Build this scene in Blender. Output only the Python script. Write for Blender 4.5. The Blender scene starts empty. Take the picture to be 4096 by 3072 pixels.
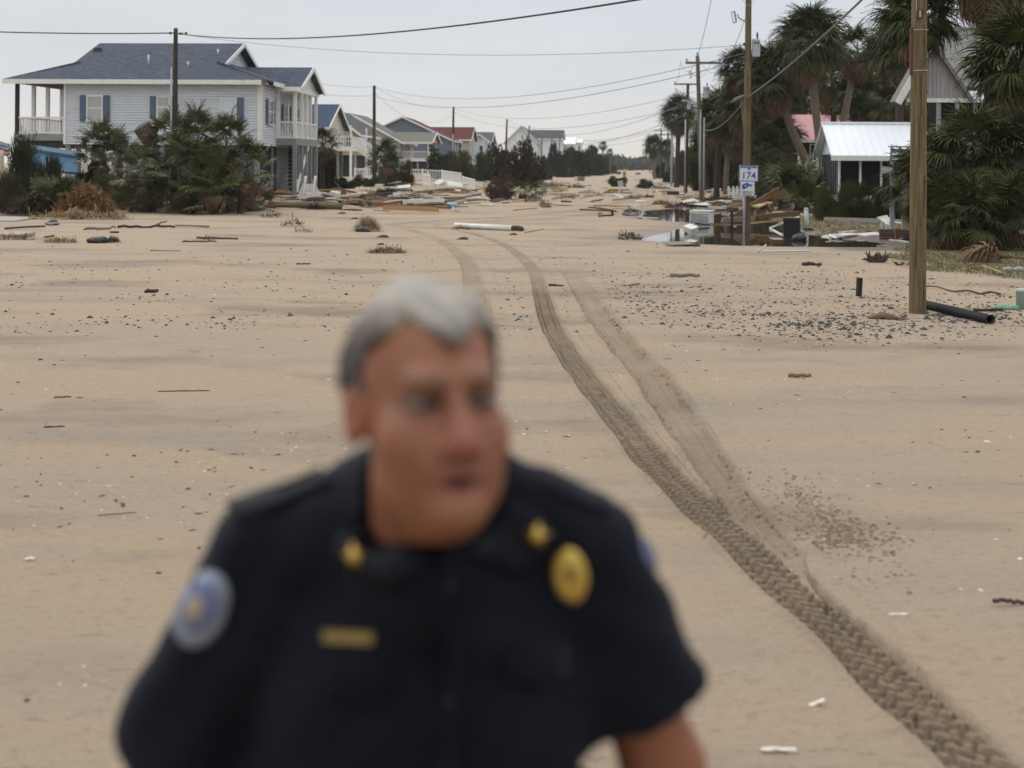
import bpy, math, random
import numpy as np
from mathutils import Vector, Matrix, Euler
R = math.radians
scn = bpy.context.scene
col = scn.collection

# ---------------------------------------------------------------- camera
FPX, CXP, HYP, CAMH, ROLL = 5688.9, 2048.0, 662.0, 2.0, R(0.45)   # photo pixels (4096 wide)
cam_d = bpy.data.cameras.new('camera')
cam = bpy.data.objects.new('camera', cam_d)
col.objects.link(cam)
cam_d.sensor_width = 36.0
cam_d.lens = 50.0
cam_d.shift_y = (HYP - 1536.0) / 4096.0
cam_d.clip_start = 0.05
cam_d.clip_end = 6000.0
cam_d.dof.use_dof = True
cam_d.dof.focus_distance = 19.0
cam_d.dof.aperture_fstop = 2.3
cam_d.dof.aperture_blades = 9
cam.location = (0, 0, CAMH)
cam.rotation_euler = (Matrix.Rotation(R(90), 3, 'X') @ Matrix.Rotation(ROLL, 3, 'Z')).to_euler()
scn.camera = cam

# ---------------------------------------------------------------- world: overcast sky
SUN_EL, SUN_AZ = R(40), R(318)
w = bpy.data.worlds.new('World')
scn.world = w
w.use_nodes = True
nt = w.node_tree
nt.nodes.clear()
out = nt.nodes.new('ShaderNodeOutputWorld')
bg = nt.nodes.new('ShaderNodeBackground')
sky = nt.nodes.new('ShaderNodeTexSky')
sky.sky_type = 'NISHITA'
sky.sun_disc = False
sky.sun_elevation = SUN_EL
sky.sun_rotation = SUN_AZ
sky.dust_density = 4.0
tc = nt.nodes.new('ShaderNodeTexCoord')
sep = nt.nodes.new('ShaderNodeSeparateXYZ')
nt.links.new(tc.outputs['Generated'], sep.inputs[0])
ramp = nt.nodes.new('ShaderNodeValToRGB')          # cloud deck: pale cream at the horizon, grey above, brighter overhead
nt.links.new(sep.outputs['Z'], ramp.inputs[0])
cr = ramp.color_ramp
cr.elements[0].position = 0.0
cr.elements[0].color = (0.90, 0.85, 0.74, 1)
cr.elements[1].position = 1.0
cr.elements[1].color = (1.62, 1.64, 1.66, 1)
for p, c in ((0.018, (0.88, 0.85, 0.78)), (0.040, (0.78, 0.79, 0.805)), (0.075, (0.72, 0.755, 0.80)), (0.14, (0.71, 0.75, 0.805)), (0.4, (1.05, 1.08, 1.11))):
    e = cr.elements.new(p)
    e.color = (*c, 1)
mp = nt.nodes.new('ShaderNodeMapping')
mp.inputs['Scale'].default_value = (1.6, 1.6, 7.0)
nt.links.new(tc.outputs['Generated'], mp.inputs[0])
nz = nt.nodes.new('ShaderNodeTexNoise')
nz.inputs['Scale'].default_value = 2.2
nz.inputs['Detail'].default_value = 6
nz.inputs['Roughness'].default_value = 0.55
nt.links.new(mp.outputs[0], nz.inputs[0])
nr = nt.nodes.new('ShaderNodeMapRange')
nr.inputs[1].default_value = 0.3
nr.inputs[2].default_value = 0.7
nr.inputs[3].default_value = 0.95
nr.inputs[4].default_value = 1.05
nt.links.new(nz.outputs[0], nr.inputs[0])
mul = nt.nodes.new('ShaderNodeVectorMath')
mul.operation = 'SCALE'
nt.links.new(ramp.outputs[0], mul.inputs[0])
nt.links.new(nr.outputs[0], mul.inputs['Scale'])
skys = nt.nodes.new('ShaderNodeVectorMath')
skys.operation = 'SCALE'
skys.inputs['Scale'].default_value = 0.06
nt.links.new(sky.outputs[0], skys.inputs[0])
mx = nt.nodes.new('ShaderNodeMix')
mx.data_type = 'RGBA'
mx.inputs[0].default_value = 0.93
nt.links.new(skys.outputs[0], mx.inputs[6])
nt.links.new(mul.outputs[0], mx.inputs[7])
nt.links.new(mx.outputs[2], bg.inputs[0])
bg.inputs[1].default_value = 1.0
nt.links.new(bg.outputs[0], out.inputs[0])

# ---------------------------------------------------------------- sun through the cloud
sd = bpy.data.lights.new('sun', 'SUN')
sd.energy = 1.15
sd.angle = R(38)
sd.color = (1.0, 0.95, 0.88)
so = bpy.data.objects.new('sun', sd)
col.objects.link(so)
d = Vector((math.sin(SUN_AZ) * math.cos(SUN_EL), math.cos(SUN_AZ) * math.cos(SUN_EL), math.sin(SUN_EL)))
so.rotation_euler = d.to_track_quat('Z', 'Y').to_euler()
so.location = (0, -20, 40)

vs = scn.view_settings
vs.view_transform = 'Standard'
vs.look = 'None'
vs.exposure = 0.0
vs.gamma = 1.0
vs.use_curve_mapping = False
scn.cycles.use_denoising = True
scn.cycles.max_bounces = 6
scn.cycles.diffuse_bounces = 3
scn.cycles.glossy_bounces = 3
scn.cycles.transparent_max_bounces = 8
scn.cycles.volume_bounces = 0
scn.cycles.sample_clamp_indirect = 6.0

# ---------------------------------------------------------------- photo pixel -> place
TH = R(3.94)                        # the street runs this far right of the camera's axis
CT, ST = math.cos(TH), math.sin(TH)
WATER = -0.05

def unroll(px, py):
    dx, dy = px - CXP, py - HYP
    c, s = math.cos(ROLL), math.sin(ROLL)
    return CXP + dx * c + dy * s, HYP - dx * s + dy * c

def P(px, py, Y):
    x, y = unroll(px, py)
    return Vector(((x - CXP) / FPX * Y, Y, CAMH - (y - HYP) / FPX * Y))

def G(px, py, z=0.0):               # where the ray through a pixel meets ground of height z
    x, y = unroll(px, py)
    Y = (CAMH - z) * FPX / max(y - HYP, 2.0)
    return Vector(((x - CXP) / FPX * Y, Y, z))

def GT(px, py):                     # ... meets the terrain
    z = 0.0
    for _ in range(8):
        p = G(px, py, z)
        z = 0.5 * z + 0.5 * float(zg(p.x, p.y))
    p.z = float(zg(p.x, p.y))
    return p

def UV(p):                          # world -> street frame (u across, v along)
    return p[0] * CT - p[1] * ST, p[0] * ST + p[1] * CT

def W(u, v, z=0.0):
    return Vector((u * CT + v * ST, -u * ST + v * CT, z))

def wall_u(px, py, v0):             # pixel on a wall that faces the camera (v = v0): (u, z)
    x, y = unroll(px, py)
    k = (x - CXP) / FPX
    Y = v0 / (k * ST + CT)
    return Y * (k * CT - ST), CAMH - (y - HYP) / FPX * Y

def wall_v(px, py, u0):             # pixel on a wall along the street (u = u0): (v, z)
    x, y = unroll(px, py)
    k = (x - CXP) / FPX
    Y = u0 / (k * CT - ST)
    return Y * (k * ST + CT), CAMH - (y - HYP) / FPX * Y

# ---------------------------------------------------------------- materials
MATS = {}

def new_mat(name):
    m = bpy.data.materials.new(name)
    m.use_nodes = True
    b = m.node_tree.nodes['Principled BSDF']
    MATS[name] = m
    return m, m.node_tree, b

def pm(name, c1, c2=None, scale=6.0, rough=0.8, bump=0.0, bscale=None, metal=0.0, stretch=(1, 1, 1), contrast=0.25, rnd=0.0, spec=0.3, detail=4, trans=0.0):
    m, t, b = new_mat(name)
    c2 = c2 or tuple(x * 0.78 for x in c1)
    L = t.links.new
    co = t.nodes.new('ShaderNodeTexCoord')
    oi = t.nodes.new('ShaderNodeObjectInfo')
    mpn = t.nodes.new('ShaderNodeMapping')
    mpn.inputs['Scale'].default_value = stretch
    ad = t.nodes.new('ShaderNodeVectorMath')
    ad.operation = 'ADD'
    sc = t.nodes.new('ShaderNodeVectorMath')
    sc.operation = 'SCALE'
    sc.inputs[0].default_value = (37, 53, 71)
    L(oi.outputs['Random'], sc.inputs['Scale'])
    L(co.outputs['Object'], ad.inputs[0])
    L(sc.outputs[0], ad.inputs[1])
    L(ad.outputs[0], mpn.inputs[0])
    n = t.nodes.new('ShaderNodeTexNoise')
    n.inputs['Scale'].default_value = scale
    n.inputs['Detail'].default_value = detail
    n.inputs['Roughness'].default_value = 0.6
    L(mpn.outputs[0], n.inputs[0])
    mr = t.nodes.new('ShaderNodeMapRange')
    mr.inputs[1].default_value = 0.5 - contrast
    mr.inputs[2].default_value = 0.5 + contrast
    L(n.outputs[0], mr.inputs[0])
    mix = t.nodes.new('ShaderNodeMix')
    mix.data_type = 'RGBA'
    mix.inputs[6].default_value = (*c1, 1)
    mix.inputs[7].default_value = (*c2, 1)
    L(mr.outputs[0], mix.inputs[0])
    last = mix.outputs[2]
    if rnd:
        hs = t.nodes.new('ShaderNodeHueSaturation')
        r2 = t.nodes.new('ShaderNodeMapRange')
        r2.inputs[3].default_value = 1 - rnd
        r2.inputs[4].default_value = 1 + rnd
        L(oi.outputs['Random'], r2.inputs[0])
        L(r2.outputs[0], hs.inputs['Value'])
        L(last, hs.inputs['Color'])
        last = hs.outputs[0]
    L(last, b.inputs['Base Color'])
    b.inputs['Roughness'].default_value = rough
    b.inputs['Metallic'].default_value = metal
    b.inputs['Specular IOR Level'].default_value = spec
    if trans:
        b.inputs['Transmission Weight'].default_value = trans
    if bump:
        n2 = t.nodes.new('ShaderNodeTexNoise')
        n2.inputs['Scale'].default_value = bscale or scale * 2
        n2.inputs['Detail'].default_value = 5
        L(mpn.outputs[0], n2.inputs[0])
        bp = t.nodes.new('ShaderNodeBump')
        bp.inputs['Strength'].default_value = bump
        bp.inputs['Distance'].default_value = 0.02
        L(n2.outputs[0], bp.inputs['Height'])
        L(bp.outputs[0], b.inputs['Normal'])
    return m

pm('siding_white', (0.68, 0.71, 0.745), (0.54, 0.565, 0.59), 0.9, 0.6, stretch=(1, 1, 0.5), detail=7)
pm('trim_white', (0.78, 0.78, 0.76), (0.66, 0.65, 0.61), 3, 0.55, rnd=0.05)
pm('debris_white', (0.72, 0.72, 0.69), (0.50, 0.48, 0.43), 3, 0.7, bump=0.2, rnd=0.12)
pm('shutter_blue', (0.10, 0.135, 0.20), (0.085, 0.115, 0.17), 6, 0.6)
pm('shingle_blue', (0.034, 0.046, 0.068), (0.082, 0.098, 0.130), 3.2, 0.95, bump=0.7, bscale=9, stretch=(1, 2.5, 2.5), contrast=0.14, detail=8, spec=0.2)
pm('shingle_bright_blue', (0.034, 0.050, 0.088), (0.055, 0.078, 0.125), 4, 0.95, bump=0.4, spec=0.2)
pm('shingle_grey', (0.07, 0.078, 0.085), (0.10, 0.105, 0.11), 4, 0.95, bump=0.4, spec=0.2)
pm('shingle_olive', (0.12, 0.12, 0.10), (0.17, 0.165, 0.14), 4, 0.95, bump=0.4, spec=0.2)
pm('shingle_red', (0.085, 0.022, 0.024), (0.115, 0.032, 0.033), 4, 0.95, bump=0.4, spec=0.2)
pm('shingle_dark', (0.045, 0.047, 0.055), (0.075, 0.078, 0.085), 4, 0.95, bump=0.4, spec=0.2)
pm('shingle_weathered', (0.22, 0.21, 0.20), (0.15, 0.145, 0.14), 4, 0.95, bump=0.5, spec=0.2)
pm('metal_white', (0.86, 0.88, 0.92), (0.80, 0.82, 0.87), 1.2, 0.45, spec=0.4)
pm('metal_pink', (0.46, 0.22, 0.225), (0.38, 0.18, 0.185), 1.2, 0.5)
pm('tan_siding', (0.44, 0.32, 0.16), (0.36, 0.26, 0.125), 3, 0.75, stretch=(1, 1, 6))
pm('cream_siding', (0.55, 0.50, 0.41), (0.48, 0.44, 0.36), 3, 0.75, stretch=(1, 1, 6))
pm('beige_siding', (0.42, 0.385, 0.32), (0.36, 0.33, 0.28), 3, 0.75, stretch=(1, 1, 6))
pm('pale_blue_siding', (0.45, 0.54, 0.60), (0.39, 0.48, 0.54), 3, 0.75, stretch=(1, 1, 6))
pm('slate_siding', (0.13, 0.16, 0.20), (0.10, 0.13, 0.17), 3, 0.75)
pm('grey_wood', (0.27, 0.28, 0.285), (0.20, 0.21, 0.215), 3, 0.85, bump=0.3, stretch=(3, 3, 0.5), rnd=0.06)
pm('grey_paint', (0.32, 0.335, 0.35), (0.26, 0.27, 0.285), 3, 0.7, rnd=0.05)
pm('grey_siding', (0.43, 0.42, 0.42), (0.27, 0.26, 0.27), 2.5, 0.8, stretch=(6, 6, 0.4), bump=0.2)
pm('dark_wood', (0.045, 0.036, 0.03), (0.025, 0.02, 0.018), 6, 0.9, bump=0.4, stretch=(3, 3, 0.4), rnd=0.2)
pm('under_dark', (0.055, 0.05, 0.045), (0.035, 0.03, 0.028), 6, 0.9)  # dark tone, mostly painted-in shade below floors
pm('pole_wood', (0.215, 0.155, 0.088), (0.095, 0.078, 0.045), 6.0, 0.9, bump=0.8, bscale=16, stretch=(6, 6, 0.3), contrast=0.16, spec=0.15, detail=7)
pm('pole_dark', (0.060, 0.048, 0.04), (0.035, 0.028, 0.024), 5, 0.9, bump=0.5, stretch=(4, 4, 0.4))
pm('pole_olive', (0.16, 0.14, 0.085), (0.10, 0.085, 0.055), 4, 0.9, bump=0.5, stretch=(4, 4, 0.4))
pm('lumber', (0.40, 0.23, 0.10), (0.27, 0.145, 0.06), 5, 0.85, bump=0.3, stretch=(0.4, 4, 4), rnd=0.25)
pm('lumber_brown', (0.20, 0.115, 0.06), (0.12, 0.07, 0.04), 5, 0.85, bump=0.3, stretch=(0.4, 4, 4), rnd=0.25)
pm('lumber_grey', (0.24, 0.215, 0.18), (0.15, 0.13, 0.11), 5, 0.9, bump=0.4, stretch=(0.4, 4, 4), rnd=0.2)
pm('log_moss', (0.16, 0.12, 0.065), (0.09, 0.075, 0.04), 4, 0.95, bump=0.7, stretch=(0.5, 3, 3))
pm('driftwood', (0.075, 0.055, 0.042), (0.04, 0.03, 0.024), 8, 0.95, bump=0.5, rnd=0.3)
pm('black_plastic', (0.012, 0.013, 0.016), (0.02, 0.021, 0.024), 3, 0.5, spec=0.5)
pm('rubber_pipe', (0.010, 0.012, 0.016), (0.016, 0.018, 0.022), 3, 0.55)
pm('metal_grey', (0.38, 0.40, 0.43), (0.28, 0.29, 0.31), 6, 0.45, metal=0.5)
pm('metal_dark', (0.06, 0.065, 0.075), (0.04, 0.042, 0.05), 6, 0.5, metal=0.5)
pm('transformer_paint', (0.52, 0.56, 0.60), (0.44, 0.47, 0.51), 4, 0.5)
pm('rust', (0.13, 0.06, 0.03), (0.08, 0.035, 0.02), 10, 0.9)
pm('wire_black', (0.015, 0.015, 0.025), (0.02, 0.02, 0.03), 3, 0.6)
pm('wire_grey', (0.10, 0.105, 0.115), (0.14, 0.145, 0.155), 3, 0.6)
pm('sign_white', (0.74, 0.75, 0.74), (0.68, 0.69, 0.68), 3, 0.4)
pm('sign_blue', (0.035, 0.11, 0.42), (0.03, 0.095, 0.37), 3, 0.4)
pm('sign_maroon', (0.22, 0.05, 0.05), (0.19, 0.04, 0.04), 3, 0.4)
pm('straw', (0.33, 0.235, 0.12), (0.20, 0.135, 0.065), 9, 0.9, rnd=0.2)
pm('straw_orange', (0.27, 0.135, 0.045), (0.16, 0.08, 0.03), 9, 0.9)
pm('twig_brown', (0.10, 0.055, 0.035), (0.055, 0.032, 0.022), 9, 0.9, rnd=0.2)
pm('dead_frond', (0.20, 0.13, 0.075), (0.11, 0.07, 0.042), 7, 0.9, rnd=0.25)
pm('frond_green', (0.068, 0.074, 0.020), (0.028, 0.034, 0.010), 2.2, 0.6, rnd=0.35, spec=0.16)
pm('frond_dusty', (0.088, 0.094, 0.036), (0.042, 0.050, 0.020), 2.2, 0.6, rnd=0.3, spec=0.16)
pm('frond_low', (0.100, 0.110, 0.034), (0.038, 0.047, 0.014), 2.2, 0.45, rnd=0.4, spec=0.3)
pm('frond_silver', (0.20, 0.25, 0.20), (0.12, 0.16, 0.12), 3, 0.6, rnd=0.2)
pm('leaf_dark', (0.036, 0.042, 0.015), (0.017, 0.021, 0.008), 1.6, 0.7, spec=0.12, rnd=0.22, contrast=0.15)
pm('leaf_olive', (0.080, 0.082, 0.030), (0.042, 0.046, 0.018), 1.6, 0.7, spec=0.12, rnd=0.22, contrast=0.15)
pm('leaf_brown', (0.070, 0.052, 0.028), (0.038, 0.031, 0.017), 1.6, 0.75, spec=0.12, rnd=0.2, contrast=0.15)
pm('leaf_green', (0.070, 0.076, 0.022), (0.038, 0.043, 0.014), 1.6, 0.7, spec=0.12, rnd=0.22, contrast=0.15)
pm('grass_blade', (0.17, 0.15, 0.065), (0.11, 0.11, 0.045), 1.2, 0.8)
pm('palm_trunk', (0.185, 0.145, 0.11), (0.11, 0.082, 0.062), 5, 0.95, bump=0.9, bscale=7, stretch=(1, 1, 5), contrast=0.18, rnd=0.15)
pm('palm_trunk_dark', (0.07, 0.052, 0.042), (0.04, 0.03, 0.025), 5, 0.95, bump=0.9, bscale=7, stretch=(1, 1, 5), contrast=0.18, rnd=0.15)
pm('concrete', (0.36, 0.345, 0.32), (0.27, 0.26, 0.24), 5, 0.9, bump=0.2)
pm('asphalt', (0.13, 0.12, 0.115), (0.09, 0.085, 0.08), 9, 0.9, bump=0.2)
pm('red_plastic', (0.45, 0.03, 0.04), (0.36, 0.025, 0.03), 4, 0.5)
pm('blue_plastic', (0.22, 0.42, 0.62), (0.17, 0.34, 0.52), 4, 0.5)
pm('blue_hull', (0.055, 0.125, 0.20), (0.042, 0.10, 0.165), 2.5, 0.6, stretch=(1, 1, 4))
pm('navy_plastic', (0.03, 0.045, 0.09), (0.02, 0.03, 0.065), 4, 0.5)
pm('yellow_flower', (0.60, 0.48, 0.05), (0.50, 0.38, 0.04), 8, 0.7)
pm('yellow_plastic', (0.60, 0.45, 0.06), (0.5, 0.36, 0.05), 4, 0.5)
pm('green_cloth', (0.16, 0.34, 0.26), (0.11, 0.25, 0.19), 8, 0.8, bump=0.5)
pm('pale_green_plastic', (0.42, 0.52, 0.47), (0.36, 0.45, 0.41), 4, 0.6)
pm('pink_panel', (0.28, 0.17, 0.145), (0.21, 0.13, 0.11), 3, 0.7)
pm('barrel_wood', (0.17, 0.115, 0.075), (0.105, 0.07, 0.047), 5, 0.9, bump=0.4, stretch=(4, 4, 0.5))
pm('shell', (0.72, 0.68, 0.60), (0.55, 0.50, 0.42), 30, 0.7)
pm('gravel_dark', (0.028, 0.026, 0.032), (0.06, 0.052, 0.052), 30, 0.8)
pm('lump_footprint_shade', (0.115, 0.085, 0.055), (0.065, 0.05, 0.035), 9, 0.95)  # brown of the sand lumps and of the flakes that imitate footprint shadows
pm('sand_clod', (0.24, 0.17, 0.105), (0.17, 0.12, 0.075), 9, 0.95)
pm('far_trees', (0.045, 0.058, 0.035), (0.025, 0.034, 0.022), 0.12, 0.9, contrast=0.15)
pm('screen_dark', (0.009, 0.010, 0.012), (0.016, 0.017, 0.020), 2, 0.8, spec=0.06)
pm('curtain', (0.46, 0.47, 0.46), (0.36, 0.37, 0.365), 3, 0.8, stretch=(8, 8, 0.3))
pm('paper_blind', (0.60, 0.64, 0.68), (0.52, 0.56, 0.60), 2, 0.8)
pm('lumber_yellow', (0.42, 0.33, 0.18), (0.33, 0.25, 0.13), 5, 0.85, stretch=(0.4, 4, 4))
m, t, b = new_mat('glass')
b.inputs['Base Color'].default_value = (0.035, 0.04, 0.045, 1)
b.inputs['Roughness'].default_value = 0.06
b.inputs['Specular IOR Level'].default_value = 0.7
m, t, b = new_mat('water')
b.inputs['Base Color'].default_value = (0.045, 0.035, 0.022, 1)
b.inputs['Roughness'].default_value = 0.025
b.inputs['IOR'].default_value = 1.33
b.inputs['Specular IOR Level'].default_value = 0.85
wn = t.nodes.new('ShaderNodeTexNoise')
wg = t.nodes.new('ShaderNodeNewGeometry')
wm = t.nodes.new('ShaderNodeMapping')
wm.inputs['Scale'].default_value = (1.5, 1.0, 1.0)
t.links.new(wg.outputs['Position'], wm.inputs[0])
t.links.new(wm.outputs[0], wn.inputs[0])
wn.inputs['Scale'].default_value = 2.2
wb = t.nodes.new('ShaderNodeBump')
wb.inputs['Strength'].default_value = 0.03
wb.inputs['Distance'].default_value = 0.05
t.links.new(wn.outputs[0], wb.inputs['Height'])
t.links.new(wb.outputs[0], b.inputs['Normal'])

# ---------------------------------------------------------------- mesh helpers
class MB:
    def __init__(self):
        self.v, self.f = [], []

    def add(self, vs, fs):
        o = len(self.v)
        self.v.extend([tuple(x) for x in vs])
        self.f.extend([tuple(o + i for i in f) for f in fs])
        return self

    def box(self, x0, x1, y0, y1, z0, z1, m=None):
        vs = [Vector(p) for p in ((x0, y0, z0), (x1, y0, z0), (x1, y1, z0), (x0, y1, z0), (x0, y0, z1), (x1, y0, z1), (x1, y1, z1), (x0, y1, z1))]
        if m is not None:
            vs = [m @ p for p in vs]
        return self.add(vs, ((0, 3, 2, 1), (4, 5, 6, 7), (0, 1, 5, 4), (1, 2, 6, 5), (2, 3, 7, 6), (3, 0, 4, 7)))

    def bar(self, p0, p1, wx, wz, up=(0, 0, 1)):
        p0, p1 = Vector(p0), Vector(p1)
        d = p1 - p0
        L = d.length
        d.normalize()
        s = d.cross(Vector(up))
        if s.length < 1e-4:
            s = d.cross(Vector((1, 0, 0)))
        s.normalize()
        n = s.cross(d)
        m = Matrix((s, d, n)).transposed().to_4x4()
        m.translation = p0
        return self.box(-wx / 2, wx / 2, 0, L, -wz / 2, wz / 2, m)

    def tube(self, pts, rad, n=8, cap=True):
        pts = [Vector(p) for p in pts]
        if not hasattr(rad, '__len__'):
            rad = [rad] * len(pts)
        vs, fs = [], []
        ref = None
        for i, p in enumerate(pts):
            d = (pts[min(i + 1, len(pts) - 1)] - pts[max(i - 1, 0)]).normalized()
            if ref is None:
                ref = d.orthogonal().normalized()
            ref = (ref - d * ref.dot(d))
            if ref.length < 1e-5:
                ref = d.orthogonal()
            ref.normalize()
            b = d.cross(ref)
            for k in range(n):
                a = 2 * math.pi * k / n
                vs.append(p + (ref * math.cos(a) + b * math.sin(a)) * rad[i])
        for i in range(len(pts) - 1):
            for k in range(n):
                k2 = (k + 1) % n
                fs.append((i * n + k, i * n + k2, (i + 1) * n + k2, (i + 1) * n + k))
        if cap:
            fs.append(tuple(range(n - 1, -1, -1)))
            fs.append(tuple((len(pts) - 1) * n + k for k in range(n)))
        return self.add(vs, fs)

    def prism(self, poly, y0, y1, axis='y'):      # polygon in (x,z) pushed along y, or in (y,z) along x, or (x,y) along z
        n = len(poly)
        mk = {'y': lambda a, b, c: (a, c, b), 'x': lambda a, b, c: (c, a, b), 'z': lambda a, b, c: (a, b, c)}[axis]
        vs = [mk(a, b, y0) for a, b in poly] + [mk(a, b, y1) for a, b in poly]
        fs = [tuple(range(n)), tuple(range(2 * n - 1, n - 1, -1))] + [(i, i + n, (i + 1) % n + n, (i + 1) % n) for i in range(n)]
        return self.add(vs, fs)

    def slab(self, quad, t):                      # a planar polygon with thickness below it
        q = [Vector(p) for p in quad]
        n = (q[1] - q[0]).cross(q[2] - q[0]).normalized()
        if n.z < 0:
            q.reverse()
            n = -n
        k = len(q)
        lo = [p - n * t for p in q]
        fs = [tuple(range(k)), tuple(range(2 * k - 1, k - 1, -1))] + [(i, i + k, (i + 1) % k + k, (i + 1) % k) for i in range(k)]
        return self.add(q + lo, fs)

    def mesh(self, name='mesh', smooth=False):
        me = bpy.data.meshes.new(name)
        me.from_pydata(self.v, [], self.f)
        if smooth:
            me.polygons.foreach_set('use_smooth', [True] * len(me.polygons))
        me.update()
        return me

def link(name, data, material=None, parent=None, loc=None, rot=None, scale=None):
    o = bpy.data.objects.new(name, data)
    col.objects.link(o)
    if parent is not None:
        o.parent = parent
    if loc is not None:
        o.location = loc
    if rot is not None:
        o.rotation_euler = rot
    if scale is not None:
        o.scale = scale
    if material and data is not None and not data.materials:
        data.materials.append(MATS[material] if isinstance(material, str) else material)
    return o

def part(name, mb, material, parent, smooth=False):
    return link(name, mb.mesh(name, smooth), material, parent)

def tag(o, label=None, cat=None, group=None, kind=None):
    if label:
        o['label'] = label
    if cat:
        o['category'] = cat
    if group:
        o['group'] = group
    if kind:
        o['kind'] = kind
    return o

def thing(name, label, cat, loc=(0, 0, 0), rot=(0, 0, 0), group=None):
    o = link(name, None, None, None, loc, rot)
    o.empty_display_size = 0.2
    return tag(o, label, cat, group)

def solid(name, mb, material, label, cat, loc=(0, 0, 0), rot=(0, 0, 0), group=None, smooth=False):
    return tag(link(name, mb.mesh(name, smooth), material, None, loc, rot), label, cat, group)

def sstep(a, b, x):
    t = np.clip((np.asarray(x, float) - a) / (b - a), 0, 1)
    return t * t * (3 - 2 * t)
# ================================================================ the ground
def wob(x, y, s, seed=0):
    r = np.random.RandomState(seed)
    z = 0.0
    for k in range(7):
        a, b, p = r.uniform(-1, 1), r.uniform(-1, 1), r.uniform(0, 6.28)
        n = math.hypot(a, b)
        z = z + np.sin((x * a + y * b) / n * s * r.uniform(0.6, 2.2) + p)
    return z / 7.0

def poly_sd(x, y, poly):                           # signed distance, inside < 0
    x, y = np.asarray(x, float), np.asarray(y, float)
    dd = np.full(x.shape, 1e9)
    ins = np.zeros(x.shape, bool)
    n = len(poly)
    for i in range(n):
        ax, ay = poly[i]
        bx, by = poly[(i + 1) % n]
        ex, ey = bx - ax, by - ay
        t = np.clip(((x - ax) * ex + (y - ay) * ey) / (ex * ex + ey * ey + 1e-12), 0, 1)
        dd = np.minimum(dd, np.hypot(x - ax - t * ex, y - ay - t * ey))
        c = ((ay > y) != (by > y)) & (x < (bx - ax) * (y - ay) / (by - ay + 1e-12) + ax)
        ins ^= c
    return np.where(ins, -dd, dd)

def gpoly(pts, z=0.0):
    return [tuple(G(a, b, z)[:2]) for a, b in pts]

PUDDLE = gpoly([(2470, 853), (2620, 840), (2750, 833), (2950, 836), (3040, 842), (3060, 870), (3110, 892), (3190, 920), (3270, 946), (3420, 962), (3560, 975), (3520, 990), (3380, 989), (3250, 988), (3100, 986), (2950, 982), (2800, 975), (2660, 968), (2530, 957), (2580, 945), (2650, 932), (2730, 914), (2800, 903), (2780, 893), (2640, 882), (2540, 868)], WATER)
GRASS = [gpoly([(3070, 866), (3130, 890), (3215, 925), (3290, 946), (3420, 936), (3640, 936), (4900, 930), (4900, 850), (3300, 858)]),
         gpoly([(3540, 1020), (3640, 1062), (3720, 1086), (3900, 1094), (4096, 1116), (4900, 1190), (4900, 930), (3900, 940), (3690, 965), (3640, 995)])]
DRIVE = gpoly([(3290, 986), (3420, 1004), (3640, 998), (3690, 970), (3640, 940), (3420, 940), (3330, 962)])

def zg(x, y):
    x, y = np.asarray(x, float), np.asarray(y, float)
    u, v = x * CT - y * ST, x * ST + y * CT
    z = 0.018 * wob(x, y, 0.5, 1) + 0.05 * wob(x, y, 0.09, 2) * sstep(25, 70, y)
    left = np.maximum(sstep(-9.5, -14, u) * 0.42 * sstep(58.5, 66, v), np.maximum(sstep(-17.9, -22, u) * 0.68 * sstep(59, 68, v), sstep(-12, -18, u) * 0.42 * sstep(62, 100, v)))
    right = sstep(9, 16, u) * 0.25 * sstep(30, 60, v)
    z = z + left + right
    sd = poly_sd(x, y, PUDDLE)
    near = np.clip(1 - sd / 2.5, 0, 1)
    z = z * (1 - 0.95 * near) + np.where(sd < 0, -0.05 - 0.16 * sstep(0, 1.6, -sd), -0.05 * sstep(1.2, 0.0, sd))
    return z

# ---- tyre tracks: centre lines read off the photograph, then laid on the ground
def spline(pts, step):
    p = [np.array(q[:2], float) for q in pts]
    p = [2 * p[0] - p[1]] + p + [2 * p[-1] - p[-2]]
    res = []
    for i in range(1, len(p) - 2):
        n = max(2, int(np.linalg.norm(p[i + 1] - p[i]) / step))
        for k in range(n):
            t = k / n
            res.append(0.5 * ((2 * p[i]) + (-p[i - 1] + p[i + 1]) * t + (2 * p[i - 1] - 5 * p[i] + 4 * p[i + 1] - p[i + 2]) * t * t + (-p[i - 1] + 3 * p[i] - 3 * p[i + 1] + p[i + 2]) * t ** 3))
    res.append(p[-2])
    return np.array(res)

def tpts(l):
    return [G(a * 1.8517, b * 1.8517) for a, b in l]

TRACK_A = tpts([(2330, 1905), (2180, 1730), (2085, 1630), (1960, 1520), (1850, 1410), (1730, 1300), (1620, 1198), (1510, 1097), (1410, 1000), (1335, 905), (1272, 830), (1218, 755), (1188, 700), (1170, 640), (1155, 592), (1120, 552), (1078, 526), (1020, 506), (965, 495), (925, 488)])
TRACK_B = tpts([(990, 800), (1020, 735), (1028, 670), (1021, 615), (1008, 570), (975, 536), (930, 512), (885, 498), (845, 490)])
TRACK_C = tpts([(2010, 1600), (1900, 1450), (1800, 1330), (1712, 1225), (1640, 1150), (1580, 1070), (1520, 985), (1462, 900), (1405, 815), (1350, 755), (1305, 700), (1265, 640), (1232, 592), (1205, 565)])
FAR1 = tpts([(845, 490), (880, 483), (960, 477), (1060, 472), (1150, 466), (1240, 455), (1330, 440), (1370, 420), (1375, 400)])
FAR2 = tpts([(925, 488), (990, 484), (1080, 478), (1180, 474), (1290, 462), (1400, 446), (1440, 425), (1430, 400)])
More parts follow.
